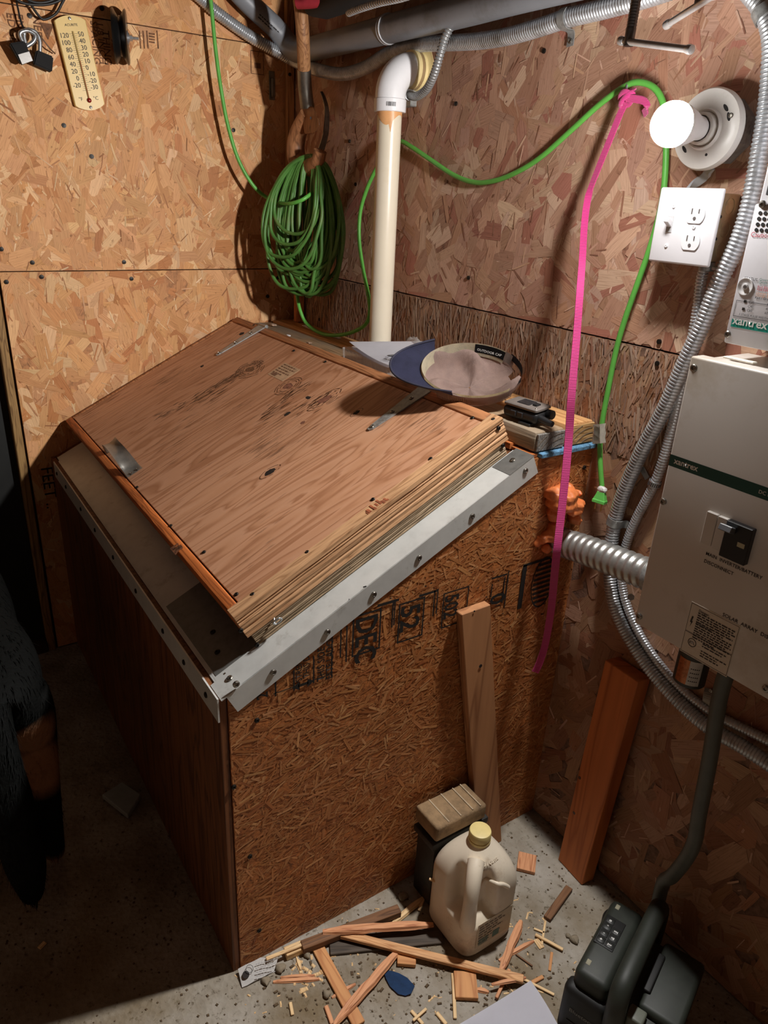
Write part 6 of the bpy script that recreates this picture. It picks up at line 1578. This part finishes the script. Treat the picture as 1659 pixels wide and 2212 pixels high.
# ------------------------------------------------------------------ milk jug
M_JUG = plain('dusty_milk_jug', (232,220,198), 0.42, var=0.05, scale=10, dirt=(168,138,100), dscale=11, dlo=.55, dhi=.8)
JC = Vector((1.5245, -0.352, 0.0)); HD = radians(-47)
jug = thing('milk_jug', 'dusty off-white plastic gallon jug with cream cap standing among wood scraps', 'jug', JC)
hw = 0.0715
def jr(th, z):
    """superelliptic section shrinking to the neck"""
    if z < .012: s = hw * (.93 + .07 * sin(pi / 2 * z / .012)); e = 5
    elif z < .15: s = hw; e = 5
    elif z < .245:
        t = (z - .15) / .095; s = hw * (1 - t ** 2.2 * .72); e = 5 - 3 * min(1, t * 1.15)
    else: s = .0205; e = 2
    c, s_ = abs(cos(th)), abs(sin(th))
    r = s * (c ** e + s_ ** e) ** (-1.0 / e)
    d = (th - HD + pi) % (2 * pi) - pi
    fz = max(0, min(1, (z - .088) / .028)) * max(0, min(1, (.222 - z) / .026)); fz = fz * fz * (3 - 2 * fz)
    fa = max(0, min(1, (radians(52) - abs(d)) / radians(18))); fa = fa * fa * (3 - 2 * fa)
    return r * (1 - fz * fa) + min(r, .040) * fz * fa
bm = newbm(); zs_ = [0, .003, .007, .012] + [.012 + .01 * k for k in range(1, 23)] + [.236, .241, .245, .25, .252]
NT = 96; rings = []
for z in zs_: rings.append([bm.verts.new(JC + Vector((jr(2 * pi * k / NT, z) * cos(2 * pi * k / NT), jr(2 * pi * k / NT, z) * sin(2 * pi * k / NT), z + .0005))) for k in range(NT)])
for a, b in zip(rings, rings[1:]):
    for k in range(NT): bm.faces.new((a[k], a[(k + 1) % NT], b[(k + 1) % NT], b[k]))
bm.faces.new(rings[0][::-1]); bm.faces.new(rings[-1]); body = obj('jug_body', bm, M_JUG, jug, smooth=70)
hdv = Vector((cos(HD), sin(HD), 0))
path = catmull([JC + hdv * .036 + Vector((0, 0, .224)), JC + hdv * .058 + Vector((0, 0, .212)), JC + hdv * .074 + Vector((0, 0, .190)), JC + hdv * .082 + Vector((0, 0, .155)), JC + hdv * .082 + Vector((0, 0, .12)), JC + hdv * .076 + Vector((0, 0, .085))], .006)
bm = newbm(); sweep(bm, path, lambda i: .0145 + .003 * abs(2 * i / len(path) - 1), 18); obj('handle', bm, M_JUG, jug, smooth=70)
bm = newbm(); lathe(bm, [(.0225, .244), (.0235, .246), (.0235, .251), (.0222, .252), (.0222, .254), (.0232, .255), (.0232, .268), (.0218, .2715), (.019, .2725), (0, .2722)], Matrix.Translation(JC), 36); obj('cap', bm, plain('cream_cap', (226,206,138), 0.45, var=0.06), jug, smooth=40)
# raised arc on the shoulder and lettering
bm = newbm(); arc = []
for k in range(14):
    a = radians(-22 + 44 * k / 13); z = .182 - .02 * (abs(a) / radians(22)) ** 2; arc.append(JC + Vector((jr(a, z) * cos(a), jr(a, z) * sin(a), z)))
sweep(bm, arc, .0045, 10); obj('raised_arc', bm, M_JUG, body, smooth=60)
for i, ch_ in enumerate('Tropicana'):
    a = radians(-52 + i * 9.0); z = .221; p = JC + Vector((jr(a, z) * cos(a), jr(a, z) * sin(a), z)); tn = Vector((-sin(a), cos(a), 0)); up = Vector((-cos(a) * .75, -sin(a) * .75, .66))
    if abs((a - HD + pi) % (2 * pi) - pi) > .12: text('embossed_letter', ch_, p, tn, up, .013, M_JUG, body, align='CENTER', lift=.0016, bold=.0003)
bm = newbm(); fx = JC.x + hw + .0006
box(bm, (fx - .0004, JC.y - .045, .030), (fx, JC.y + .05, .098)); lb2 = obj('paper_label', bm, plain('faded_jug_label', (206,196,172), 0.6, var=.05), body)
r9 = random.Random(10); bm = newbm(); bars(bm, (fx, JC.y - .04, .086), (0, 1, 0), (0, 0, 1), [.06, .07, .05, .065, .04, .06, .03], .0078, .0036, r9); obj('label_print', bm, plain('grey_label_print', (110,104,92), 0.7), lb2, kind='stuff')
bm = newbm(); 
for k in range(9): rect(bm, (fx, JC.y, 0), (0, 1, 0), (0, 0, 1), -.038 + k * .0028, .034, -.0365 + k * .0028, .052, .0007)
rect(bm, (fx, JC.y, 0), (0, 1, 0), (0, 0, 1), .0, .034, .018, .052, .0006); obj('teal_barcode', bm, plain('teal_print', (86,128,124), 0.6), lb2, kind='stuff')

# ------------------------------------------------------------------ jobsite radio
M_RAD = plain('dark_green_grey_radio', (38,43,36), 0.55, var=0.12, dirt=(54,56,46), dscale=12, dlo=.56, dhi=.8)
M_RADB = plain('black_radio_rubber', (15,16,15), 0.6, var=0.1)
U = Vector((-0.33, 0.944, 0)).normalized(); Vv = Vector((U.y, -U.x, 0))
RO = Vector((1.777, -0.349, 0.0)); rm = frame(RO, U, ey=-Vv)     # local x along U, local -y to the right
rad = thing('jobsite_radio', 'rugged dark green jobsite radio with carry handle and control buttons on the floor', 'radio', RO + U * .12 + Vv * .1)
def RB_(name, lo, hi, mat, bev=.01, seg=3, par=None, ex=None):
    """box in radio axes: (u, v, z)"""
    bm = newbm(); m = Matrix((U, Vv, Vector((0, 0, 1)))).transposed().to_4x4(); m.translation = RO
    if ex is not None: m = m @ ex
    box(bm, lo, hi, m, bev=bev, seg=seg); return obj(name, bm, mat, par or rad, smooth=50)
bd = RB_('body', (0, .012, .004), (.20, .205, .128), M_RAD, .024)
RB_('control_deck', (.006, .016, .10), (.205, .082, .162), M_RAD, .014)
RB_('bumper', (-.008, .006, .0), (.03, .09, .125), M_RADB, .014); RB_('bumper', (.178, .006, .0), (.212, .09, .125), M_RADB, .014)
RB_('battery_bay', (.03, .130, .11), (.19, .208, .146), M_RAD, .010); RB_('latch', (.06, .128, .144), (.15, .142, .152), M_RADB, .003); RB_('latch', (.0, .12, .10), (.03, .15, .142), plain('pale_green_grey_latch', (100,104,92), 0.5, var=.1), .004)
kp = RB_('key_panel', (.082, .022, .1605), (.156, .060, .1632), M_RADB, .0015, 2)
M_KEY = plain('radio_key', (34,36,34), 0.5)
def RT(u, v, z): return RO + U * u + Vv * v + Vector((0, 0, z))
keys = []
for i in range(4):
    for j in range(2):
        if i == 3 and j == 1: continue
        RB_('key', (.086 + i * .0168, .0245 + j * .0175, .1628), (.1012 + i * .0168, .0405 + j * .0175, .1645), M_KEY, .001, 1, kp)
for (s, i, j) in (('+', 0, 0), ('-', 1, 0), ('*', 2, 0), ('o', 3, 0), ('|<<', 0, 1), ('>||', 1, 1), ('>>|', 2, 1)):
    text('key_symbol', s, RT(.0905 + i * .0168, .0325 + j * .0175, .1646), Vv, U, .0085 if j == 0 else .0052, M_WHITE_PRINT, kp, align='CENTER', bold=.0003)
text('logo_lettering', 'Bluetooth', RO + Vv * .026 - U * .0085 + Vector((0, 0, .072)), Vv, (0, 0, 1), .0135, plain('dim_grey_print', (130,132,126), 0.6), bd, lift=.0006)
RB_('grille_slot', (-.0092, .025, .044), (-.007, .06, .047), M_BLACK_PRINT, .0003, 1, bd); RB_('grille_slot', (-.0092, .025, .028), (-.007, .07, .031), M_BLACK_PRINT, .0003, 1, bd)
path = catmull([RT(-.006, .104, .095), RT(-.012, .104, .15), RT(.002, .102, .187), RT(.04, .102, .2), RT(.14, .102, .2), RT(.205, .102, .195), RT(.222, .103, .165), RT(.214, .104, .10)], .008)
bm = newbm(); sweep(bm, path, .0155, 14, flat=(Vv, 1.15)); hh = obj('carry_handle', bm, M_RAD, rad, smooth=60)
bm = newbm(); cyl(bm, RT(-.006, .119, .105), RT(-.006, .124, .105), .009, 16); obj('handle_pivot', bm, M_RADB, hh)
for u in (.03, .178): RB_('wear_mark', (u, .028, .1615), (u + .012, .036, .1626), plain('worn_pale_spot', (150,146,124), 0.7), .0004, 1, bd)

# ------------------------------------------------------------------ paper, cloth, tag and tile on the floor
M_PAPER2 = plain('cool_white_paper', (226,226,234), 0.7, var=0.01)  # even, slightly bluish white
a, b_, c_, d_ = A(1146,2120,z=.012), A(1205,2216,z=.016), A(1105,2330,z=.006), A(930,2250,z=.004)
sheet('paper_sheet', 'blank white sheet of paper on the floor in front of the radio', [a, b_, c_, d_], -.004, M_PAPER2, curl=.003)
M_BLUE = plain('blue_fabric', (40,74,118), 0.8, var=0.15, scale=60, bump=.8, bscale=90)
bm = newbm(); rr = random.Random(19); out = [(828,2096),(833,2112),(842,2130),(860,2147),(876,2151),(888,2146),(896,2130),(880,2112),(862,2102),(845,2097)]
ctr = A(862,2122,z=.005); vs = [bm.verts.new(A(*q, z=.002 + rr.uniform(0, .004))) for q in out]
mid = [bm.verts.new(A(862 + (q[0] - 862) * .55, 2122 + (q[1] - 2122) * .55, z=.003 + rr.uniform(0, .005))) for q in out]; c0 = bm.verts.new(ctr); n = len(out)
for k in range(n): bm.faces.new((vs[k], vs[(k + 1) % n], mid[(k + 1) % n], mid[k])); bm.faces.new((mid[k], mid[(k + 1) % n], c0))
bmesh.ops.solidify(bm, geom=bm.faces[:], thickness=.001); o = obj('fabric_scrap', bm, M_BLUE, smooth=30, base=(ctr.x, ctr.y, .001)); tag(o, 'half-round crumpled blue fabric scrap on the floor', 'fabric')
# white paper tag with a punched hole
TG = lambda px, py, z: A(px, py, z=z)
bm = newbm(); rr = random.Random(21)
top_ = [TG(514,2093,.012), TG(530,2084,.016), TG(548,2076,.018), TG(563,2068,.018), TG(580,2070,.014), TG(600,2072,.012)]
bot_ = [TG(523,2133,.003), TG(535,2128,.004), TG(552,2118,.006), TG(565,2112,.005), TG(580,2104,.004), TG(592,2098,.003)]
mid_ = [a.lerp(b, .5) + Vector((0, 0, .002 * (i % 2))) for i, (a, b) in enumerate(zip(top_, bot_))]
g = [[bm.verts.new(p) for p in r] for r in (top_, mid_, bot_)]
for a, b in zip(g, g[1:]):
    for k in range(5): bm.faces.new((a[k], a[k + 1], b[k + 1], b[k]))
bmesh.ops.solidify(bm, geom=bm.faces[:], thickness=.0006); tg = obj('hang_tag', bm, plain('off_white_tag', (228,226,222), 0.7, var=.04), smooth=30, base=TG(555,2105,0)); tag(tg, 'crumpled white hang tag with fine print at the bin corner', 'tag')
q0 = TG(552,2085,.0185); rv = TG(595,2073,.0155) - q0; uv_ = (TG(552,2076,.019) - TG(552,2100,.013)); bm = newbm(); bars(bm, q0, rv, uv_, [.04, .044, .036, .04], .0075, .0016, random.Random(3), lift=.002); obj('fine_print', bm, plain('tag_print', (150,148,146), 0.7), tg, kind='stuff')
q1 = TG(539,2093,.018); m = frame(q1, rv, ey=uv_); bm = newbm(); lathe(bm, [(.0075, .001), (.0075, .0013), (.0066, .0013), (.0066, .001)], m, 24); obj('printed_ring', bm, M_BLACK_PRINT, tg)
q2 = TG(531,2106,.012); bm = newbm(); lathe(bm, [(0, .0018), (.007, .0018), (.007, .0012)], frame(q2, rv, ey=uv_), 20); obj('punched_hole', bm, M_KNOT_H, tg)
F3 = [A(221,1725,z=.003), A(265,1697,z=.003), A(305,1724,z=.003), A(277,1770,z=.003)]
o = plank('foam_offcut', 'pale grey foam offcut on the dark floor left of the bin', F3, (0, 0, .014), plain('pale_grey_foam', (150,160,160), 0.85, var=.06), .002, 'offcut')

# ------------------------------------------------------------------ wood scraps on the floor
WM = [wood('fresh_split_fir', (216,168,120), (176,122,78), 'X', 40, bump=.6, streak=.5), wood('pinkish_split_fir', (212,154,112), (176,114,78), 'X', 40, bump=.6), wood('pale_sliver', (226,194,146), (196,156,108), 'X', 50, bump=.4),
      wood('brown_old_stick', (122,86,58), (86,58,38), 'X', 30), wood('dark_grey_slat', (84,74,64), (60,52,44), 'X', 24), wood('orange_offcut', (206,150,98), (182,122,76), 'X', 20, bump=.2, streak=.3)]
def stick(x0, y0, x1, y1, wpx, mi, label, z=0.0, thick=None, split=False, group=None, name='wood_splinter', seed=0):
    p0, p1 = A(x0, y0, z=z), A(x1, y1, z=z); d = p1 - p0; L = d.length; u = d.normalized(); v = Vector((-u.y, u.x, 0))
    dist = (p0 - CP).length; wd = wpx * dist / FPX; th_ = thick if thick else wd * .55
    rr = random.Random(int(x0 * 3 + y0 * 7 + seed)); n = max(3, int(L / .02)) if split else 2
    bm = newbm(); rings = []
    for i in range(n + 1):
        t = i / n; c = p0 + d * t; e = 1.0
        if split: e = rr.uniform(.82, 1.0) * (.5 + .45 * min(1, min(t, 1 - t) * 6))
        j = rr.uniform(-.06, .06) * wd if split else 0
        rings.append([bm.verts.new(c + v * (s * wd * .5 * e + j) + Vector((0, 0, zz * th_ * (e if zz else 1)))) for s, zz in ((-1, 0), (1, 0), (1, 1), (-.6 if split else -1, 1))])
    for a, b in zip(rings, rings[1:]):
        for k in range(4): bm.faces.new((a[k], a[(k + 1) % 4], b[(k + 1) % 4], b[k]))
    bm.faces.new(rings[0][::-1]); bm.faces.new(rings[-1])
    if not split: bmesh.ops.recalc_face_normals(bm, faces=bm.faces[:]); bmesh.ops.bevel(bm, geom=bm.edges[:], offset=min(.001, wd * .12), segments=1, affect='EDGES')
    c = (p0 + p1) / 2; bm.transform(Matrix.Rotation(-atan2(u.y, u.x), 4, 'Z') @ Matrix.Translation(-Vector((c.x, c.y, z)))); o = obj(name, bm, WM[mi]); o.location = (c.x, c.y, z); o.rotation_euler.z = atan2(u.y, u.x); tag(o, label, 'wood scrap', group); return o
G = 'wood scraps on the floor'
stick(712,2047,955,2022,34,4,'dark grey flat slat on the floor under the crossed splinters',.001,.006,name='flat_stick',group=G)
stick(652,2052,862,1972,19,3,'brown square stick beside the bin foot, its far end bare',.008,.016,name='wood_stick',group=G)
stick(616,2066,654,2050,19,2,'pale cut block end touching the brown square stick',.001,.015,name='wood_block',group=G)
stick(575,2073,722,2014,7,2,'thin pale sliver lying along the bin foot to the tag',.018,.004,group=G)
stick(697,2014,936,1999,17,1,'thick splintered strip crossing the dark slat towards the jug',.024,.009,True,group=G)
stick(737,2021,1130,2119,15,0,'longest straight splinter, running from the slat to the white paper',.012,.009,group=G)
stick(684,2044,776,2216,22,5,'broad reddish plank piece with dark stain, crossed by a splinter',.001,.006,name='plank_piece',group=G)
stick(722,2216,862,2054,18,1,'splintered strip crossing the reddish plank piece near the blue fabric',.009,.008,True,group=G)
stick(845,2000,916,1940,13,2,'pale splinter poking up to the black box behind the jug',.002,.007,True,group=G)
stick(905,1968,916,1940,6,2,'short thin sliver between the jug and the black box',.002,.003,group=G)
stick(858,2071,898,2074,30,5,'small square offcut under the longest splinter',.001,.010,name='wood_offcut',group=G)
stick(1003,2104,1008,2162,40,5,'rectangular orange offcut left of the white paper',.001,.010,name='wood_offcut',group=G)
stick(978,2104,983,2202,6,2,'upright thin sliver beside the rectangular orange offcut',.001,.004,group=G)
stick(1082,2098,1126,1990,17,1,'ragged thick splinter between the jug and the radio',.006,.008,True,group=G)
stick(1078,2076,1153,2033,9,1,'thin ragged strip crossing under the thick splinter right of the jug',.001,.005,True,group=G)
stick(1156,2020,1216,2053,6,2,'pale sliver ending near the radio keys',.004,.004,group=G)
stick(1178,1990,1170,2042,4,2,'needle-thin pale sliver crossing the pale sliver near the radio',.001,.003,group=G)
stick(1153,2007,1176,2016,4,2,'tiny horizontal sliver above the crossed slivers near the radio',.001,.003,group=G)
stick(1157,2029,1171,2049,11,2,'small leaf-shaped pale shaving near the radio',.001,.002,group=G)
stick(1181,1988,1229,1921,14,3,'brown stick with chewed edge between the jug and the red board',.001,.009,name='wood_stick',group=G)
stick(1139,1849,1135,1886,34,1,'pink ridged square chip right of the jug',.001,.010,name='wood_chip',group=G)
stick(590,2122,690,2116,9,1,'lower splinter of the pair below the hang tag',.001,.005,True,group=G)
stick(606,2112,680,2108,7,1,'upper splinter of the pair below the hang tag',.001,.004,True,group=G)
stick(1096,2098,1197,2150,5,2,'thin sliver running from the white paper corner to the radio',.002,.003,group=G)
stick(1149,2124,1173,2111,7,5,'short chip just above the corner of the white paper',.001,.004,group=G)
stick(1062,2128,1136,2113,9,1,'reddish splinter touching the top corner of the white paper',.016,.005,True,group=G)
stick(1072,2158,1100,2096,6,1,'thin splinter running under the reddish one to the white paper',.004,.005,group=G)
stick(1192,2058,1187,2098,5,5,'single thin upright sliver between white paper and radio',.001,.003,group=G)
stick(1026,2138,1056,2144,9,1,'broken chip right of the rectangular orange offcut',.001,.005,True,group=G)
stick(892,2206,921,2180,5,2,'pale matchstick sliver near the bottom edge',.004,.003,group=G)
stick(888,2184,914,2214,6,2,'pale sliver crossed by the matchstick near the bottom edge',.001,.003,group=G)
stick(943,2188,964,2214,7,2,'pale sliver at the bottom edge left of the white paper',.001,.003,group=G)
stick(704,2174,718,2214,8,1,'short splinter at the bottom edge beside the crossed planks',.001,.004,group=G)
stick(717,2156,768,2126,8,1,'short splinter lying left of the crossing of the planks',.001,.004,True,group=G)
stick(640,2068,650,2096,6,2,'grey-edged chip just below the pale block end',.001,.004,True,group=G)
stick(627,2166,632,2194,6,2,'single chip below the pair of splinters under the tag',.001,.003,group=G)
stick(1114,2062,1150,2088,3,3,'brown twig right of the ragged thick splinter',.001,.003,group=G)
stick(84,2050,98,2036,8,2,'small pale chip alone on the dark floor at the lower left',.001,.003,group=G)
stick(927,1900,942,1905,5,2,'short pale stick poking out of the left side of the milk jug',.118,.004,group=G)
# stones
for i, (x, y, s_) in enumerate(((606,2092,.012),(575,2120,.010),(722,2086,.006),(664,2064,.009),(1242,2030,.011),(1228,2022,.007),(705,2146,.010),(870,1935,.012))):
    rr = random.Random(60 + i); p = A(x, y, z=s_ * .4); bm = newbm(); bmesh.ops.create_icosphere(bm, subdivisions=2, radius=1); ph = [rr.uniform(0, 6) for _ in range(3)]
    for v in bm.verts: c = v.co.copy(); k = 1 + .2 * sin(3 * c.x + ph[0]) + .15 * sin(4 * c.y + ph[1]); v.co = Vector((p.x + c.x * s_ * k, p.y + c.y * s_ * .8 * k, max(.0003, s_ * .45 + c.z * s_ * .5 * k)))
    o = obj('pebble', bm, plain('grey_pebble', (134,122,102), 0.85, var=.2, scale=90), smooth=50, base=(p.x, p.y, 0)); tag(o, ['pebble against the right end of the hang tag','dark pebble under the lower edge of the hang tag','small grey pebble right of the reddish plank piece','pebble beside the pale block end','mossy lump left of the radio keys','small lump touching the mossy lump left of the radio','dark pebble near the short splinter at the bottom','dark lump at the foot of the bin behind the jug'][i], 'pebble')
# fine grit, sawdust and chips nobody could count
rr = random.Random(88); V = []; F = []
def grit(n, x0, x1, y0, y1, s0, s1, zmul, L=1.0):
    for i in range(n):
        for _ in range(20):
            x, y = rr.uniform(x0, x1), rr.uniform(y0, y1)
            if not (x < 1.372 and y > -.84) and not ((x - JC.x) ** 2 + (y - JC.y) ** 2 < .0081) and not (1.37 < x < 1.46 and -.42 < y < -.25): break
        else: continue
        a = rr.uniform(0, pi); s_ = rr.uniform(s0, s1); l = s_ * rr.uniform(1, L); b = len(V); u = Vector((cos(a), sin(a), 0)) * l; v = Vector((-sin(a), cos(a), 0)) * s_; c = Vector((x, y, .0002)); h = s_ * zmul
        for q in (-u - v, u - v, u + v, -u + v): V.append(c + q)
        for q in (-u - v, u - v, u + v, -u + v): V.append(c + q * .6 + Vector((0, 0, h)))
        for f_ in ((4, 5, 6, 7), (0, 1, 5, 4), (1, 2, 6, 5), (2, 3, 7, 6), (3, 0, 4, 7)): F.append(tuple(b + k for k in f_))
def grit_obj(name, mat, label, cat):
    global V, F
    me = bpy.data.meshes.new(name); me.from_pydata([tuple(v) for v in V], [], F); me.update(); o = link_mesh(name, me, mat, kind='stuff'); o['label'] = label; o['category'] = cat; V = []; F = []
grit(1500, 1.0, 2.2, -1.3, -.02, .0008, .0026, .9); grit(250, 1.38, 1.75, -.8, -.25, .001, .003, .8, 2); grit_obj('floor_grit', plain('brown_grit', (92,74,52), 0.9, var=.3, scale=300), 'dark grit and crumbs scattered over the concrete', 'grit')
grit(130, 1.37, 1.75, -.85, -.2, .0007, .002, .6, 5); grit(40, 1.4, 1.48, -.74, -.66, .001, .004, .5, 3); grit_obj('sawdust', WM[2], 'pale sawdust and tiny chips around the splinters', 'sawdust')

# ------------------------------------------------------------------ dog at the left edge, seen from behind
def dog_mat(name):
    m, nt, b = base_mat(name)
    tc = N(nt, 'ShaderNodeTexCoord'); gm = N(nt, 'ShaderNodeNewGeometry')
    def ball(c, r):
        d = N(nt, 'ShaderNodeVectorMath', operation='DISTANCE'); nt.links.new(tc.outputs['Object'], d.inputs[0]); d.inputs[1].default_value = c
        rp = ramp(nt, [(r * .6, (1, 1, 1, 1)), (r, (0, 0, 0, 1))]); nt.links.new(d.outputs['Value'], rp.inputs[0]); return rp.outputs[0]
    f_ = None
    for c, r in DOG_TAN:
        o = ball(c, r)
        if f_ is None: f_ = o
        else:
            mx = N(nt, 'ShaderNodeMix', data_type='RGBA', blend_type='LIGHTEN'); mx.inputs[0].default_value = 1; nt.links.new(f_, mx.inputs[6]); nt.links.new(o, mx.inputs[7]); f_ = mx.outputs[2]
    mix = N(nt, 'ShaderNodeMix', data_type='RGBA'); nt.links.new(f_, mix.inputs[0]); mix.inputs[6].default_value = srgb(13,14,13); mix.inputs[7].default_value = srgb(150,106,76)
    nt.links.new(mix.outputs[2], b.inputs['Base Color']); b.inputs['Roughness'].default_value = .75; b.inputs['Specular IOR Level'].default_value = .08
    nz = N(nt, 'ShaderNodeTexNoise', i_Scale=120.0, i_Detail=4.0); nt.links.new(tc.outputs['Object'], nz.inputs['Vector']); bp = N(nt, 'ShaderNodeBump', i_Strength=.6, i_Distance=.004); nt.links.new(nz.outputs['Fac'], bp.inputs['Height']); nt.links.new(bp.outputs[0], b.inputs['Normal'])
    return m
DB = Vector((0.62, -1.16, 0.0))
J = {}; E_ = []
def jn(k, x, y, z, r, par=None, r2=None):
    J[k] = (len(J), Vector((x, y, z)) , r, r2 or r)
    if par: E_.append((J[par][0], J[k][0]))
yc = -1.155
jn('pel', .88, yc, .50, .100); jn('loin', .72, yc - .01, .505, .115, 'pel'); jn('chest', .55, yc - .01, .49, .135, 'loin', .15); jn('sho', .43, yc - .01, .50, .12, 'chest', .14); jn('neck', .33, yc - .015, .60, .085, 'sho'); jn('head', .245, yc - .02, .67, .075, 'neck'); jn('brow', .19, yc - .02, .665, .055, 'head'); jn('muz', .13, yc - .02, .645, .034, 'brow'); jn('nose', .09, yc - .02, .64, .022, 'muz')
for s, n in ((1, 'r'), (-1, 'l')):
    jn('hip' + n, .90, yc + s * .058, .47, .085, 'pel'); jn('kne' + n, .845, yc + s * .078, .325, .055, 'hip' + n); jn('hoc' + n, .955, yc + s * .075, .17, .027, 'kne' + n); jn('ank' + n, .925, yc + s * .075, .055, .024, 'hoc' + n); jn('paw' + n, .875, yc + s * .078, .026, .026, 'ank' + n)
    jn('elb' + n, .44, yc + s * .075, .33, .05, 'sho'); jn('wri' + n, .425, yc + s * .072, .15, .028, 'elb' + n); jn('fpa' + n, .39, yc + s * .072, .026, .028, 'wri' + n)
    jn('ear' + n, .255, yc - .02 + s * .045, .735, .022, 'head'); jn('eat' + n, .262, yc - .02 + s * .055, .785, .008, 'ear' + n)
jn('ta0', .975, yc, .525, .045, 'pel'); jn('ta1', 1.015, yc + .004, .42, .040, 'ta0'); jn('ta2', 1.03, yc + .008, .30, .046, 'ta1'); jn('ta3', 1.035, yc + .012, .16, .044, 'ta2'); jn('ta4', 1.035, yc + .012, .055, .02, 'ta3')
me = bpy.data.meshes.new('dog'); me.from_pydata([tuple(v[1] - DB) for v in J.values()], E_, [])
to = bpy.data.objects.new('dogtmp', me); COL.objects.link(to)
mk = to.modifiers.new('skin', 'SKIN'); mk.use_smooth_shade = True; sd = to.modifiers.new('sub', 'SUBSURF'); sd.levels = 2; sd.render_levels = 2
for (i, p, r, r2), sv in zip(J.values(), me.skin_vertices[0].data): sv.radius = (r, r2); sv.use_root = (i == 0)
bpy.context.view_layer.update()
dm = bpy.data.meshes.new_from_object(to.evaluated_get(bpy.context.evaluated_depsgraph_get())); bpy.data.objects.remove(to, do_unlink=True)
DOG_TAN = [((J['hipr'][1] + Vector((.05, .02, -.10))) - DB, .085), ((J['kner'][1] + Vector((.06, .0, -.04))) - DB, .07), ((J['hipl'][1] + Vector((.05, -.02, -.10))) - DB, .085), (J['pawr'][1] - DB, .09), (J['pawl'][1] - DB, .09), (J['muz'][1] - DB, .06), (J['fpar'][1] - DB, .1), (J['fpal'][1] - DB, .1)]
DOG_TAN = [(tuple(c), r) for c, r in DOG_TAN]
M_DOG = dog_mat('black_and_tan_coat')
dm.name = 'dog'; dm.materials.clear(); dm.materials.append(M_DOG); dm.shade_smooth()
dog = bpy.data.objects.new('dog', dm); COL.objects.link(dog); dog.location = DB; WO['dog'] = Vector((0, 0, 0)); tag(dog, 'black and tan dog standing with its rump and bushy tail towards the viewer', 'dog')
# coat of hair tufts
rr = random.Random(101); V = []; F = []
polys = [(p.center.copy(), p.normal.copy(), p.area) for p in dm.polygons]
tot = sum(p[2] for p in polys)
import bisect
cum = []; s_ = 0
for p in polys: s_ += p[2]; cum.append(s_)
for i in range(9000):
    c, n, a = polys[bisect.bisect(cum, rr.uniform(0, tot)) if cum else 0] if True else None
    sp_r = sqrt(a) * .6; t1 = n.orthogonal().normalized(); t2 = n.cross(t1)
    c = c + t1 * rr.uniform(-sp_r, sp_r) + t2 * rr.uniform(-sp_r, sp_r)
    dn_ = Vector((.55, 0, -.8)); fl__ = (dn_ - n * dn_.dot(n)); fl__ = fl__.normalized() if fl__.length > .05 else t1
    Lh = rr.uniform(.012, .026) * (1.3 if c.x > .33 else 1); wv_ = n.cross(fl__).normalized() * rr.uniform(.0008, .0018)
    tip = c + fl__ * Lh + n * (Lh * rr.uniform(.15, .4)); b = len(V); V += [c - wv_ - n * .001, c + wv_ - n * .001, tip]; F.append((b, b + 1, b + 2))
me = bpy.data.meshes.new('fur'); me.from_pydata([tuple(v) for v in V], [], F); me.update(); me.materials.append(M_DOG)
fu = bpy.data.objects.new('fur', me); COL.objects.link(fu); fu.parent = dog; fu['kind'] = 'stuff'
bm = newbm()
for s in (1, -1): bmesh.ops.create_uvsphere(bm, u_segments=12, v_segments=8, radius=.009, matrix=Matrix.Translation(J['brow'][1] - DB + Vector((-.012, s * .034, .03))))
me = bpy.data.meshes.new('eyes'); bm.to_mesh(me); bm.free(); me.materials.append(plain('dark_eye', (20,14,10), .1)); ey = bpy.data.objects.new('eyes', me); COL.objects.link(ey); ey.parent = dog; ey['kind'] = 'stuff'
